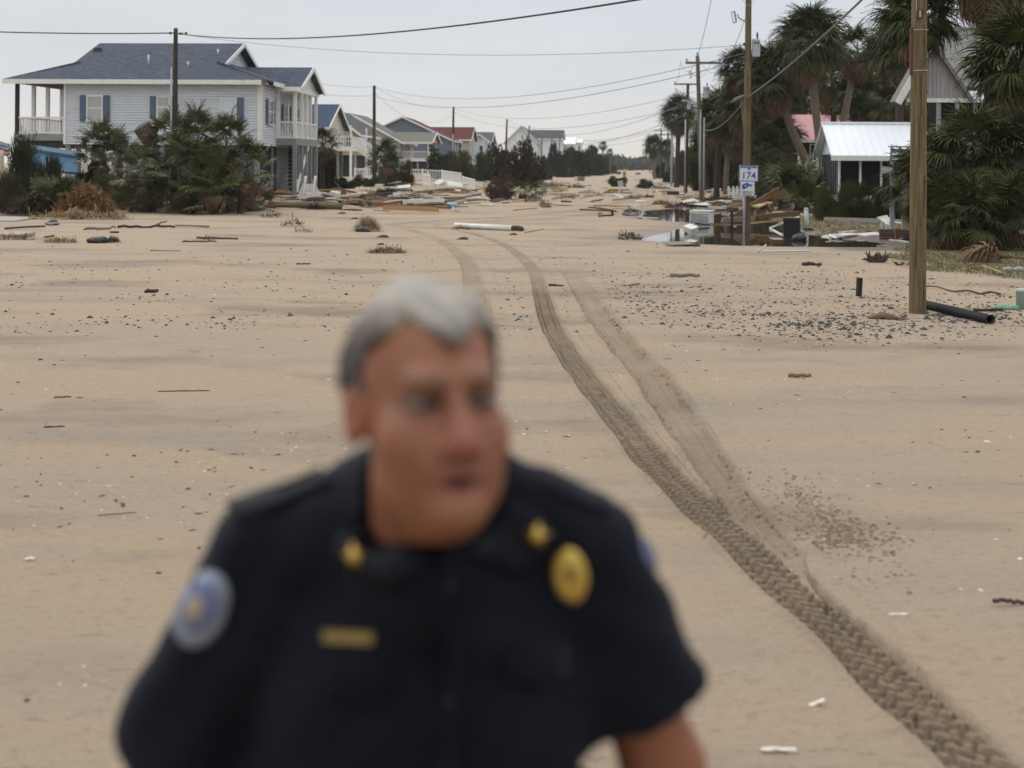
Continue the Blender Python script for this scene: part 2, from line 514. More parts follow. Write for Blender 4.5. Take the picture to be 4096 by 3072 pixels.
RUTS = [(TRACK_A, 0.118, 'tread'), (TRACK_B, 0.15, 'ribs'), (TRACK_C, 0.10, 'smear'), (FAR1, 0.22, 'ribs'), (FAR2, 0.22, 'ribs')]

def line_d(x, y, line):
    dd = np.full(x.shape, 1e9)
    for a, b in zip(line[:-1], line[1:]):
        e = b - a
        t = np.clip(((x - a[0]) * e[0] + (y - a[1]) * e[1]) / (e @ e + 1e-9), 0, 1)
        dd = np.minimum(dd, np.hypot(x - a[0] - t * e[0], y - a[1] - t * e[1]))
    return dd

def axis_pts(lo, fine0, fine1, hi, step, grow):
    a = list(np.arange(fine0, fine1, step))
    s, x = step, fine1
    while x < hi:
        a.append(x)
        s *= 1 + grow
        x += s
    a.append(hi)
    s, x, b = step, fine0, []
    while x > lo:
        s *= 1 + grow
        x -= s
        b.append(max(x, lo))
    return np.array(b[::-1] + a)

XS = axis_pts(-1500, -9, 12.5, 1500, 0.13, 0.05)
YS = axis_pts(-80, 3.4, 32, 1650, 0.13, 0.03)
gx, gy = np.meshgrid(XS, YS)
gz = zg(gx, gy)
shape = gx.shape
fx, fy, fz = gx.ravel(), gy.ravel(), gz.ravel().copy()
mnear = (fx > -9) & (fx < 13) & (fy > 2) & (fy < 45)
for line, hw, kind in RUTS:
    sp = spline(line, 0.6)
    dn = line_d(fx[mnear], fy[mnear], sp)
    hw_ = hw * (1 + (0.6 * sstep(8, 13, fy[mnear]) - 0.25 * (1 - sstep(5.5, 8, fy[mnear])) if kind == 'smear' else 0))
    e_ = sstep(6.2, 8.5, fy[mnear]) if kind == 'smear' else 1.0
    fz[mnear] -= 0.12 * e_ * (1 - sstep(hw_ + 0.02, hw_ + 0.09, dn)) * (1 - sstep(20, 27, fy[mnear]))
fz[mnear] += 0.005 * wob(fx[mnear], fy[mnear], 4.0, 5) + 0.010 * wob(fx[mnear] * 0.5, fy[mnear] * 1.4, 1.6, 6)
# sand thrown up beside the inner rut
churn = tpts([(1690, 1075), (1740, 1110), (1800, 1150), (1840, 1185)])
nr_, nc = shape
ii = np.arange(nr_ * nc).reshape(shape)
quads = np.stack([ii[:-1, :-1], ii[:-1, 1:], ii[1:, 1:], ii[1:, :-1]], -1).reshape(-1, 4)
me = bpy.data.meshes.new('ground')
me.from_pydata(np.stack([fx, fy, fz], -1).tolist(), [], quads.tolist())
me.polygons.foreach_set('use_smooth', [True] * len(me.polygons))
soil = np.maximum(1 - sstep(-0.5, 0.5, np.minimum(poly_sd(fx, fy, GRASS[0]), poly_sd(fx, fy, GRASS[1])) + 0.5 * wob(fx, fy, 2.0, 9)), 0)
drive = 1 - sstep(-0.3, 0.35, poly_sd(fx, fy, DRIVE) + 0.4 * wob(fx, fy, 1.5, 4))
damp = 1 - sstep(0.0, 1.6, poly_sd(fx, fy, PUDDLE) + 0.3 * wob(fx, fy, 2.0, 3))
for nm, arr in (('soil', soil), ('drive', drive), ('damp', damp)):
    at = me.attributes.new(nm, 'FLOAT', 'POINT')
    at.data.foreach_set('value', arr.astype(np.float32))

def sand_material(name, churned=False):
    m, t, b = new_mat(name)
    L = t.links.new
    N = t.nodes.new
    geo = N('ShaderNodeNewGeometry')

    def noise(scale, stretch=(1, 1, 1), detail=4, rough=0.55):
        mpn = N('ShaderNodeMapping')
        mpn.inputs['Scale'].default_value = stretch
        L(geo.outputs['Position'], mpn.inputs[0])
        n = N('ShaderNodeTexNoise')
        n.inputs['Scale'].default_value = scale
        n.inputs['Detail'].default_value = detail
        n.inputs['Roughness'].default_value = rough
        L(mpn.outputs[0], n.inputs[0])
        return n.outputs[0]

    def ramp01(sock, a, b_):
        r = N('ShaderNodeMapRange')
        r.inputs[1].default_value = a
        r.inputs[2].default_value = b_
        L(sock, r.inputs[0])
        return r.outputs[0]

    def mixc(f, a, b_):
        x = N('ShaderNodeMix')
        x.data_type = 'RGBA'
        if isinstance(f, float):
            x.inputs[0].default_value = f
        else:
            L(f, x.inputs[0])
        for i, c in ((6, a), (7, b_)):
            if isinstance(c, tuple):
                x.inputs[i].default_value = (*c, 1)
            else:
                L(c, x.inputs[i])
        return x.outputs[2]

    def attr(n):
        a = N('ShaderNodeAttribute')
        a.attribute_name = n
        return a.outputs['Fac']

    def math_(op, a, b_):
        x = N('ShaderNodeMath')
        x.operation = op
        for i, c in enumerate((a, b_)):
            if isinstance(c, (int, float)):
                x.inputs[i].default_value = c
            else:
                L(c, x.inputs[i])
        return x.outputs[0]
    c = mixc(ramp01(noise(1.0, (0.10, 0.42, 1), 5), 0.40, 0.60), (0.425, 0.322, 0.226), (0.385, 0.308, 0.226))
    c = mixc(ramp01(noise(1.0, (0.16, 0.65, 1), 5), 0.52, 0.68), c, (0.32, 0.268, 0.212))
    c = mixc(ramp01(noise(0.7, (0.5, 1.4, 1), 5), 0.52, 0.72), c, (0.43, 0.318, 0.215))
    c = mixc(math_('MULTIPLY', attr('churn'), 0.62), c, (0.18, 0.132, 0.084))
    gr = noise(220.0, (1, 1, 1), 3, 0.7)
    c = mixc(ramp01(gr, 0.50, 0.78), c, (0.20, 0.15, 0.105))
    c = mixc(ramp01(noise(130.0, (1, 1, 1), 2), 0.60, 0.8), c, (0.50, 0.42, 0.33))
    c = mixc(ramp01(noise(26.0, (0.5, 1.0, 1), 5, 0.7), 0.55, 0.78), c, (0.19, 0.145, 0.10))
    c = mixc(ramp01(noise(48.0, (0.7, 1.0, 1), 4, 0.75), 0.56, 0.74), c, (0.44, 0.36, 0.275))
    c = mixc(ramp01(noise(7.0, (0.35, 1.3, 1), 7, 0.75), 0.61, 0.70), c, (0.165, 0.128, 0.09))
    c = mixc(ramp01(noise(0.35, (0.6, 1.0, 1), 6, 0.65), 0.52, 0.66), c, (0.245, 0.195, 0.145))
    if not churned:
        so_ = mixc(ramp01(noise(3.0), 0.35, 0.65), (0.22, 0.17, 0.10), (0.15, 0.13, 0.07))
        c = mixc(attr('soil'), c, so_)
        dr = mixc(ramp01(noise(5.0), 0.4, 0.65), (0.15, 0.135, 0.125), (0.24, 0.205, 0.17))
        c = mixc(attr('drive'), c, dr)
        c = mixc(math_('MULTIPLY', attr('damp'), 0.6), c, (0.16, 0.12, 0.082))
        rg = N('ShaderNodeMapRange')
        rg.inputs[3].default_value = 0.92
        rg.inputs[4].default_value = 0.45
        L(attr('damp'), rg.inputs[0])
        L(rg.outputs[0], b.inputs['Roughness'])
    else:
        b.inputs['Roughness'].default_value = 0.95
    L(c, b.inputs['Base Color'])
    b.inputs['Specular IOR Level'].default_value = 0.2
    h = math_('ADD', math_('MULTIPLY', noise(5.0, (0.5, 1.3, 1), 8, 0.68), 2.2), math_('MULTIPLY', noise(75.0, (1, 1, 1), 4, 0.7), 0.6))
    vm_ = N('ShaderNodeMapping')
    vm_.inputs['Scale'].default_value = (1.0, 0.75, 0.0)
    L(geo.outputs['Position'], vm_.inputs[0])
    vo = N('ShaderNodeTexVoronoi')
    vo.inputs['Scale'].default_value = 1.5
    L(vm_.outputs[0], vo.inputs['Vector'])
    pit2 = math_('MULTIPLY', math_('SUBTRACT', ramp01(vo.outputs['Distance'], 0.05, 0.15), 1.0), ramp01(noise(0.3, (1, 1, 1), 3), 0.47, 0.6))
    h = math_('ADD', h, math_('MULTIPLY', pit2, 1.6))
    bp = N('ShaderNodeBump')
    bp.inputs['Strength'].default_value = 0.9
    bp.inputs['Distance'].default_value = 0.03
    L(h, bp.inputs['Height'])
    L(bp.outputs[0], b.inputs['Normal'])
    return m

sand_material('sand')
sand_material('sand_churned', True)
g = link('ground', me, 'sand')
tag(g, 'pinkish tan storm sand covering the street and yards', None, None, 'structure')

# ---- the ruts themselves: pressed tread, ribs or smears with pushed-up edges
def rut(line, hw, kind, seed):
    rs = np.random.RandomState(seed)
    sp = spline(line, 0.05)
    seg = np.linalg.norm(np.diff(sp, axis=0), axis=1)
    s = np.concatenate([[0], np.cumsum(seg)])
    keep, cur = [], 0.0
    while cur < s[-1]:
        keep.append(cur)
        y = np.interp(cur, s, sp[:, 1])
        cur += min(max(0.0011 * y, 0.011), 0.12)
    keep = np.array(keep)
    cx, cy = np.interp(keep, s, sp[:, 0]), np.interp(keep, s, sp[:, 1])
    k = 5
    tx, ty = np.gradient(cx), np.gradient(cy)
    ker = np.ones(2 * k + 1) / (2 * k + 1)
    tx, ty = np.convolve(np.pad(tx, k, 'edge'), ker, 'valid'), np.convolve(np.pad(ty, k, 'edge'), ker, 'valid')
    ln = np.hypot(tx, ty) + 1e-9
    nx, ny = ty / ln, -tx / ln
    nt_ = 71
    tt = np.linspace(-1, 1, nt_)
    hw = hw * (1 + (0.6 * sstep(8, 13, cy) - 0.25 * (1 - sstep(5.5, 8, cy)) if kind == 'smear' else 0 * cy))[:, None]
    halfw = hw + 0.30
    T = tt[None, :] * halfw
    S = keep[:, None] + 0 * T
    env = sstep(0.0, 1.0, S) * sstep(0.0, 1.2 if kind != 'smear' else 7.0, s[-1] - S)
    if kind == 'smear':
        env = env * sstep(6.0, 8.5, cy)[:, None]
    X, Y = cx[:, None] + nx[:, None] * T, cy[:, None] + ny[:, None] * T
    a = np.abs(T) / hw
    fade = (1 - sstep(19, 26, Y))
    wv = 0.02 * np.sin(S * 3.1) + 0.015 * np.sin(S * 7.7 + 1)
    floor = -0.026 + 0.006 * np.sin(S * 2.3)
    if kind == 'tread':
        pitch = 0.098
        ph = S / pitch + 1.1 * np.abs(T / hw) * np.sign(T) * 0.5 + np.where(T > 0, 0.5, 0.0) + 0.25 * np.sin(S * 1.3)
        lug = sstep(-0.15, 0.2, np.sin(2 * np.pi * ph)) * sstep(0.10, 0.22, a)
        mid = sstep(-0.3, 0.3, np.sin(2 * np.pi * (S / pitch * 1.0 + 0.3 + T / hw * 0.9))) * (1 - sstep(0.20, 0.32, a))
        gap = np.exp(-((a - 0.52) / 0.055) ** 2)
        amp = 0.72 + 0.28 * sstep(-0.45, -0.05, wob(X, Y, 5.5, 41))
        q = np.clip(lug + mid - gap, 0, 1) * amp + 0.5 * (1 - amp) + 0.08 * wob(X, Y, 34.0, 42)
        inner = floor - 0.040 + 0.074 * q
    elif kind == 'ribs':
        inner = floor + 0.010 * sstep(-0.2, 0.4, np.cos(np.pi * 5 * T / hw)) + 0.004 * np.sin(2 * np.pi * S / 0.06)
    else:
        inner = floor + 0.006 + 0.007 * np.sin(9 * T / hw + 0.8 * np.sin(S)) + 0.010 * (np.sin(2 * np.pi * (S / 0.13 + T * 3)) > 0.2) * sstep(0.45, 0.7, a) * (np.sin(S * 1.7 + 2) > -0.2)
    berm = (0.024 + 0.012 * np.sin(S * 4.3 + T * 8) + rs.uniform(-0.006, 0.006, S.shape)) * np.exp(-((a - 1.22) / 0.17) ** 2)
    z = np.where(a < 1, inner, floor + (0.005 - floor) * sstep(1.0, 1.2, a)) * (1 - sstep(1.0, 1.25, a)) + berm
    z = z * fade + (1 - fade) * (0.010 + 0.010 * np.sin(3 * T / hw) * (a < 1.1) + 0.012 * np.exp(-((a - 1.1) / 0.15) ** 2))
    z = z * env - 0.006 * (1 - env)
    edge = sstep(0.90, 1.0, np.abs(tt))[None, :]
    z = z * (1 - edge) - 0.012 * edge
    Z = zg(X, Y) + (0.005 * wob(X, Y, 4.0, 5) + 0.010 * wob(X * 0.5, Y * 1.4, 1.6, 6)) * (Y < 45) + z + 0.004 + rs.uniform(-0.0025, 0.0025, S.shape)
    for l2, h2, k2 in RUTS[:3]:                     # where two ruts run side by side each keeps its own half
        if l2 is line:
            continue
        d2 = line_d(X.ravel(), Y.ravel(), spline(l2, 0.4)).reshape(X.shape)
        h2 = h2 * (1 + (0.6 * sstep(8, 13, Y) - 0.25 * (1 - sstep(5.5, 8, Y)) if k2 == 'smear' else 0 * Y))
        if k2 == 'smear':
            h2 = h2 * np.maximum(0.02, sstep(6.0, 8.5, Y))
        mine = a / (np.maximum(0.02, sstep(6.0, 8.5, Y)) if kind == 'smear' else 1.0)
        Z = np.where(d2 / h2 < mine - 0.1, Z - 0.25, Z)
    n0, n1 = X.shape
    ii = np.arange(n0 * n1).reshape(n0, n1)
    q = np.stack([ii[:-1, :-1], ii[:-1, 1:], ii[1:, 1:], ii[1:, :-1]], -1).reshape(-1, 4)
    me = bpy.data.meshes.new('tyre_track')
    me.from_pydata(np.stack([X, Y, Z], -1).reshape(-1, 3).tolist(), [], q.tolist())
    me.polygons.foreach_set('use_smooth', [True] * len(me.polygons))
    ch = (1 - sstep(0.9, 1.3, a + 0.25 * wob(X, Y, 14.0, 31))) * (0.55 + 0.45 * sstep(-0.3, 0.25, wob(X, Y, 3.0, 33))) * (1.0 if kind == 'tread' else 0.8) * env
    at = me.attributes.new('churn', 'FLOAT', 'POINT')
    at.data.foreach_set('value', ch.astype(np.float32).ravel())
    return me

for i, ((line, hw, kind), lb) in enumerate(zip(RUTS, ('deep chevron tyre track running from the lower right corner up the sand', 'ribbed tyre track curving up behind the man in uniform', 'smeared wide tyre rut right of the chevron track', 'far tyre rut sweeping right past the plank pile', 'far tyre rut bending right beside the fallen white column'))):
    o = link('tyre_track', rut(line, hw, kind, 20 + i), 'sand')
    tag(o, lb, None, None, 'structure')

# ---- standing water
sdx = np.arange(-2, 24, 0.35)
wx = [p[0] for p in PUDDLE]
wy = [p[1] for p in PUDDLE]
wme = MB()
x0, x1, y0, y1 = min(wx) - 1, max(wx) + 1, min(wy) - 1, max(wy) + 1
wme.add([(x0, y0, WATER), (x1, y0, WATER), (x1, y1, WATER), (x0, y1, WATER)], [(0, 1, 2, 3)])
tag(link('puddle_water', wme.mesh('puddle_water'), 'water'), 'brown storm water pooled around the sign pole and the white box', None, None, 'structure')

# ---- loose bits nobody could count
def scatter(name, n, gen, material, label, seed, squash=0.55):
    rs = random.Random(seed)
    vs, fs = [], []
    base = [(1, 0, 0), (0, 1, 0), (-1, 0, 0), (0, -1, 0), (0, 0, 1), (0.7, 0.7, 0.35), (-0.7, 0.7, 0.3), (-0.7, -0.7, 0.35), (0.7, -0.7, 0.3)]
    fc = [(0, 5, 4), (5, 1, 4), (1, 6, 4), (6, 2, 4), (2, 7, 4), (7, 3, 4), (3, 8, 4), (8, 0, 4)]
    for _ in range(n):
        r = gen(rs)
        if r is None:
            continue
        x, y, sx, sy, sz = r
        z = float(zq(x, y))
        a = rs.uniform(0, 6.28)
        c, s = math.cos(a), math.sin(a)
        o = len(vs)
        for bx, by, bz in base:
            k = rs.uniform(0.7, 1.2)
            px, py = bx * sx * k, by * sy * k
            vs.append((x + px * c - py * s, y + px * s + py * c, z - 0.004 + bz * sz * rs.uniform(0.7, 1.1)))
        fs += [tuple(o + i for i in f) for f in fc]
    me = bpy.data.meshes.new(name)
    me.from_pydata(vs, [], fs)
    if material == 'sand_churned':
        me.attributes.new('churn', 'FLOAT', 'POINT').data.foreach_set('value', [1.0] * len(vs))
    return tag(link(name, me, material), label, None, None, 'stuff')

def zq(x, y):                                       # ground height looked up in the grid
    i, j = int(np.searchsorted(XS, x)) - 1, int(np.searchsorted(YS, y)) - 1
    tx, ty = (x - XS[i]) / (XS[i + 1] - XS[i]), (y - YS[j]) / (YS[j + 1] - YS[j])
    return (gz[j, i] * (1 - tx) + gz[j, i + 1] * tx) * (1 - ty) + (gz[j + 1, i] * (1 - tx) + gz[j + 1, i + 1] * tx) * ty

RUTC = [(spline(l, 0.3), h) for l, h, k in RUTS[:3]]
RUTCELL = set()
for l_, h_ in RUTC:
    for q_ in spline([Vector((*p_, 0)) for p_ in l_], 0.06):
        n_ = int((h_ + 0.05) / 0.1)
        for a_ in range(-n_, n_ + 1):
            for b_ in range(-n_, n_ + 1):
                RUTCELL.add((int(q_[0] / 0.1 // 1) + a_, int(q_[1] / 0.1 // 1) + b_))

def in_rut(x, y):
    return y < 28 and (int(x / 0.1 // 1), int(y / 0.1 // 1)) in RUTCELL

def gen_dark(rs):
    r = rs.random()
    if r < 0.62:
        px = rs.uniform(2080, 4900)
        py = rs.gauss(1275, 34) if rs.random() < 0.6 else rs.gauss(1205, 62)
        if px < 2900 and rs.random() < (2900 - px) / 1100:
            return None
    elif r < 0.80:
        px, py = rs.uniform(1950, 4900), rs.gauss(1150, 85)
    elif r < 0.97:
        px = rs.uniform(-500, 2250)
        py = rs.choice((rs.gauss(1285, 20), rs.gauss(1165, 22), rs.gauss(1070, 40), rs.uniform(960, 1350)))
        if rs.random() < 0.3:
            return None
    else:
        px, py = rs.uniform(-500, 4600), rs.uniform(900, 2900)
    if py < 930:
        return None
    p = G(px, py)
    if in_rut(p.x, p.y) or (rs.random() < 0.7 and float(wob(p.x * 0.6, p.y, 3.2, 17)) + 0.4 * float(wob(p.x, p.y, 9.0, 18)) < -0.10):
        return None
    s = (0.009 + 0.022 * rs.random() ** 2.4) * 1.1 * (1.5 if rs.random() < 0.12 else 1) * min(1.0, p.y / 13)
    return p.x, p.y, s, s * rs.uniform(0.6, 1), s * rs.uniform(0.3, 0.9)

def gen_shell(rs):
    r = rs.random()
    if r < 0.55:
        px, py = rs.uniform(2000, 4900), rs.gauss(1240, 75)
    else:
        px, py = rs.uniform(-600, 4700), 900 + 2200 * rs.random() ** 1.7
    if py < 880:
        return None
    p = G(px, py)
    if in_rut(p.x, p.y):
        return None
    s = rs.uniform(0.007, 0.017) * (1.8 if rs.random() < 0.05 else 1)
    return p.x, p.y, s, s * rs.uniform(0.4, 0.9), s * 0.4

def gen_footprint_shade(rs):  # thin brown flakes that stand in for the shadows of footprints
    px, py = rs.uniform(-600, 4700), 860 + 1300 * rs.random() ** 2.2
    p = G(px, py)
    if in_rut(p.x, p.y):
        return None
    s = rs.uniform(0.02, 0.07) * min(1.0, p.y / 16)
    return p.x, p.y, s, s * rs.uniform(0.15, 0.4), rs.uniform(0.004, 0.011)

scatter('dark_gravel', 21000, gen_dark, 'gravel_dark', 'dark gravel strewn in bands over the sand near the wooden pole', 1)
scatter('shell_bits', 3600, gen_shell, 'shell', 'white shell bits strewn over the open sand', 2)
scatter('footprint_shade_flakes', 900, gen_footprint_shade, 'lump_footprint_shade', 'flat brown flakes standing in for footprint shadows on the sand', 3)

def gen_crumb(rs):
    if rs.random() < 0.34:
        a, b = rs.choice(list(zip(churn[:-1], churn[1:])))
        t = rs.random()
        p = a + (b - a) * t
        q = p.x + rs.gauss(0, 0.15) + 0.02, p.y + rs.gauss(0, 0.42)
        s = 0.004 + 0.017 * rs.random() ** 2.5
    else:
        l, h = rs.choice(RUTC)
        k = rs.randrange(len(l))
        q = l[k][0] + rs.choice((-1, 1)) * (h + abs(rs.gauss(0.03, 0.07))), l[k][1] + rs.uniform(-0.6, 0.6)
        s = rs.uniform(0.004, 0.014)
        if q[1] > 28:
            return None
    return q[0], q[1], s, s * 0.8, s * 0.9

scatter('sand_clods', 6500, gen_crumb, 'sand_churned', 'crumbled wet sand thrown up beside the tyre ruts', 4)

def grass(name, poly, n, label, seed, hmax):
    rs = random.Random(seed)
    xs, ys = [p[0] for p in poly], [p[1] for p in poly]
    pts = np.array([(rs.uniform(min(xs), min(max(xs), 45)), rs.uniform(min(ys), max(ys))) for _ in range(n * 4)])
    ok = (poly_sd(pts[:, 0], pts[:, 1], poly) + 0.5 * wob(pts[:, 0], pts[:, 1], 2.0, 9) < 0.1) & (poly_sd(pts[:, 0], pts[:, 1], PUDDLE) > 0.1)
    pts = pts[ok][:n]
    zz = zg(pts[:, 0], pts[:, 1])
    vs, fs = [], []
    for (x, y), z in zip(pts, zz):
        for _ in range(4):
            a = rs.uniform(0, 6.28)
            h = rs.uniform(0.35, 1) * hmax
            bx, by = x + rs.gauss(0, 0.05), y + rs.gauss(0, 0.05)
            dx, dy = math.cos(a) * 0.012, math.sin(a) * 0.012
            lx, ly = rs.gauss(0, 0.5) * h, rs.gauss(0, 0.5) * h
            o = len(vs)
            vs += [(bx - dx, by - dy, z - 0.01), (bx + dx, by + dy, z - 0.01), (bx + lx, by + ly, z + h)]
            fs.append((o, o + 1, o + 2))
    me = bpy.data.meshes.new(name)
    me.from_pydata(vs, [], fs)
    return tag(link(name, me, 'grass_blade'), label, None, None, 'stuff')

grass('lawn_grass', GRASS[0], 5000, 'thin olive grass between the puddle and the hedge of the cabin', 5, 0.10)
grass('lawn_grass', GRASS[1], 6500, 'flattened grass right of the thick wooden pole', 6, 0.075)
# ================================================================ smooth bodies from blended volumes
def surface_nets(f, lo, hi, h):
    lo, hi = np.array(lo, float), np.array(hi, float)
    n = np.ceil((hi - lo) / h).astype(int) + 1
    ax = [lo[i] + h * np.arange(n[i]) for i in range(3)]
    X, Y, Z = np.meshgrid(*ax, indexing='ij')
    D = f(X, Y, Z)
    S = D < 0
    c = n - 1
    acc = np.zeros((*c, 3))
    cnt = np.zeros(c)
    corners = [(i, j, k) for i in (0, 1) for j in (0, 1) for k in (0, 1)]

    def sub(A, o):
        return A[o[0]:o[0] + c[0], o[1]:o[1] + c[1], o[2]:o[2] + c[2]]
    for o in corners:
        for d in range(3):
            if o[d]:
                continue
            p = list(o)
            p[d] = 1
            a, b = sub(D, o), sub(D, p)
            m = (a < 0) != (b < 0)
            t = np.where(m, a / np.where(m, a - b, 1), 0)
            for e in range(3):
                acc[..., e] += np.where(m, o[e] + (t if e == d else 0), 0)
            cnt += m
    act = cnt > 0
    idx = -np.ones(c, int)
    idx[act] = np.arange(act.sum())
    base = np.stack(np.meshgrid(*[np.arange(k) for k in c], indexing='ij'), -1)[act]
    V = lo + h * (base + acc[act] / cnt[act][:, None])
    F = []
    for d in range(3):
        e1, e2 = (d + 1) % 3, (d + 2) % 3
        sl0 = [slice(1, c[i]) for i in range(3)]
        sl1 = [slice(1, c[i]) for i in range(3)]
        sl0[d] = slice(0, c[d])
        sl1[d] = slice(1, c[d] + 1)
        a, b = S[tuple(sl0)], S[tuple(sl1)]
        cr = np.argwhere(a != b)
        if not len(cr):
            continue
        off = np.ones(3, int)
        off[d] = 0
        q = cr + off
        flip = a[tuple(cr.T)]
        o1, o2 = np.zeros(3, int), np.zeros(3, int)
        o1[e1] = 1
        o2[e2] = 1
        quad = np.stack([idx[tuple((q - o1 - o2).T)], idx[tuple((q - o2).T)], idx[tuple(q.T)], idx[tuple((q - o1).T)]], -1)
        quad[~flip] = quad[~flip][:, ::-1]
        F.append(quad)
    return V, np.concatenate(F)

def smin(a, b, k):
    h = np.clip(0.5 + 0.5 * (b - a) / k, 0, 1)
    return b * (1 - h) + a * h - k * h * (1 - h)

class Body:
    """list of capsules and ellipsoids, blended one after the other (negative ones carve)"""
    def __init__(self):
        self.p = []

    def cap(self, a, b, ra, rb, k=0.03, cut=False):
        self.p.append(('c', np.array(a, float), np.array(b, float), ra, rb, k, cut))
        return self

    def ell(self, c, r, k=0.03, cut=False, rot=None):
        self.p.append(('e', np.array(c, float), np.array(r, float), rot, None, k, cut))
        return self

    def __call__(self, X, Y, Z, grow=0.0):
        D = np.full(X.shape, 9.0)
        for kind, a, b, ra, rb, k, cut in self.p:
            if kind == 'c':
                lo, hi = np.minimum(a - ra, b - rb), np.maximum(a + ra, b + rb)
            else:
                m = b.max()
                lo, hi = a - m, a + m
            pad = k + 0.05 + abs(grow)
            xs, ys, zs = X[:, 0, 0], Y[0, :, 0], Z[0, 0, :]
            sl = tuple(slice(int(np.searchsorted(s_, lo[i] - pad)), int(np.searchsorted(s_, hi[i] + pad))) for i, s_ in enumerate((xs, ys, zs)))
            x, y, z = X[sl], Y[sl], Z[sl]
            if x.size == 0:
                continue
            if kind == 'c':
                ab = b - a
                t = np.clip(((x - a[0]) * ab[0] + (y - a[1]) * ab[1] + (z - a[2]) * ab[2]) / (ab @ ab), 0, 1)
                d = np.sqrt((x - a[0] - t * ab[0]) ** 2 + (y - a[1] - t * ab[1]) ** 2 + (z - a[2] - t * ab[2]) ** 2) - (ra + (rb - ra) * t)
            else:
                px, py, pz = x - a[0], y - a[1], z - a[2]
                if ra is not None:
                    M = ra
                    px, py, pz = M[0][0] * px + M[0][1] * py + M[0][2] * pz, M[1][0] * px + M[1][1] * py + M[1][2] * pz, M[2][0] * px + M[2][1] * py + M[2][2] * pz
                k0 = np.sqrt((px / b[0]) ** 2 + (py / b[1]) ** 2 + (pz / b[2]) ** 2)
                k1 = np.sqrt((px / b[0] ** 2) ** 2 + (py / b[1] ** 2) ** 2 + (pz / b[2] ** 2) ** 2)
                d = np.where(k1 > 1e-6, k0 * (k0 - 1) / np.maximum(k1, 1e-6), -b.min())
            if cut:
                D[sl] = -smin(-D[sl], d, k)
            else:
                D[sl] = smin(D[sl], d, k)
        return D - grow

def net_mesh(name, f, lo, hi, h, colour=None, off=(0, 0, 0)):
    V, F = surface_nets(f, lo, hi, h)
    me = bpy.data.meshes.new(name)
    me.from_pydata((V - np.array(off)).tolist(), [], F.tolist())
    me.polygons.foreach_set('use_smooth', [True] * len(me.polygons))
    if colour is not None:
        at = me.color_attributes.new('tint', 'FLOAT_COLOR', 'POINT')
        c = colour(V)
        at.data.foreach_set('color', np.concatenate([c, np.ones((len(c), 1))], 1).astype(np.float32).ravel())
    return me

def tint_mat(name, rough, sss=0.0, spec=0.4, nscale=60, nstr=0.12, bump=0.1):
    m, t, b = new_mat(name)
    a = t.nodes.new('ShaderNodeVertexColor')
    a.layer_name = 'tint'
    n = t.nodes.new('ShaderNodeTexNoise')
    n.inputs['Scale'].default_value = nscale
    n.inputs['Detail'].default_value = 5
    co = t.nodes.new('ShaderNodeTexCoord')
    t.links.new(co.outputs['Object'], n.inputs[0])
    mr = t.nodes.new('ShaderNodeMapRange')
    mr.inputs[3].default_value = 1 - nstr
    mr.inputs[4].default_value = 1 + nstr
    t.links.new(n.outputs[0], mr.inputs[0])
    s = t.nodes.new('ShaderNodeVectorMath')
    s.operation = 'SCALE'
    t.links.new(a.outputs[0], s.inputs[0])
    t.links.new(mr.outputs[0], s.inputs['Scale'])
    t.links.new(s.outputs[0], b.inputs['Base Color'])
    b.inputs['Roughness'].default_value = rough
    b.inputs['Specular IOR Level'].default_value = spec
    if sss:
        b.inputs['Subsurface Weight'].default_value = sss
        b.inputs['Subsurface Radius'].default_value = (0.012, 0.005, 0.003)
        b.inputs['Subsurface Scale'].default_value = 0.3
    bp = t.nodes.new('ShaderNodeBump')
    bp.inputs['Strength'].default_value = bump
    bp.inputs['Distance'].default_value = 0.004
    t.links.new(n.outputs[0], bp.inputs['Height'])
    t.links.new(bp.outputs[0], b.inputs['Normal'])
    return m

tint_mat('skin', 0.5, 0.08)
tint_mat('hair', 0.75, 0, 0.3, 140, 0.3, 0.9)
pm('uniform_navy', (0.0055, 0.0066, 0.0120), (0.0035, 0.0042, 0.0075), 7, 0.8, bump=0.35, bscale=14, spec=0.14)
MATS['uniform_navy'].node_tree.nodes['Principled BSDF'].inputs['Sheen Weight'].default_value = 0.06
MATS['uniform_navy'].node_tree.nodes['Principled BSDF'].inputs['Sheen Tint'].default_value = (0.5, 0.6, 0.9, 1)
pm('undershirt_black', (0.004, 0.004, 0.006), (0.003, 0.003, 0.004), 5, 0.9, spec=0.1)
pm('gold', (0.70, 0.50, 0.14), (0.50, 0.33, 0.07), 60, 0.32, metal=0.8)
pm('gold_dull', (0.25, 0.175, 0.055), (0.19, 0.13, 0.04), 60, 0.5, metal=0.5)
pm('patch_grey', (0.26, 0.285, 0.34), (0.20, 0.22, 0.29), 40, 0.8)
pm('patch_blue', (0.16, 0.18, 0.31), (0.12, 0.14, 0.25), 40, 0.8)
pm('patch_gold', (0.38, 0.32, 0.24), (0.30, 0.25, 0.20), 40, 0.8)
pm('eye_white', (0.20, 0.17, 0.15), (0.16, 0.13, 0.11), 20, 0.3)
pm('iris', (0.05, 0.045, 0.035), (0.04, 0.035, 0.03), 20, 0.3)
pm('leather_black', (0.012, 0.012, 0.013), (0.018, 0.018, 0.02), 20, 0.5)

OFF = Vector((-0.10, 1.86, 0.0))                   # where the officer stands
OFF.z = float(zg(OFF.x, OFF.y))
HC = np.array((-0.092, 1.565, 1.732))              # centre of the head
HR = Matrix.Rotation(R(23), 3, 'Z') @ Matrix.Rotation(R(-7), 3, 'X')   # turned to the picture's right, chin a little down
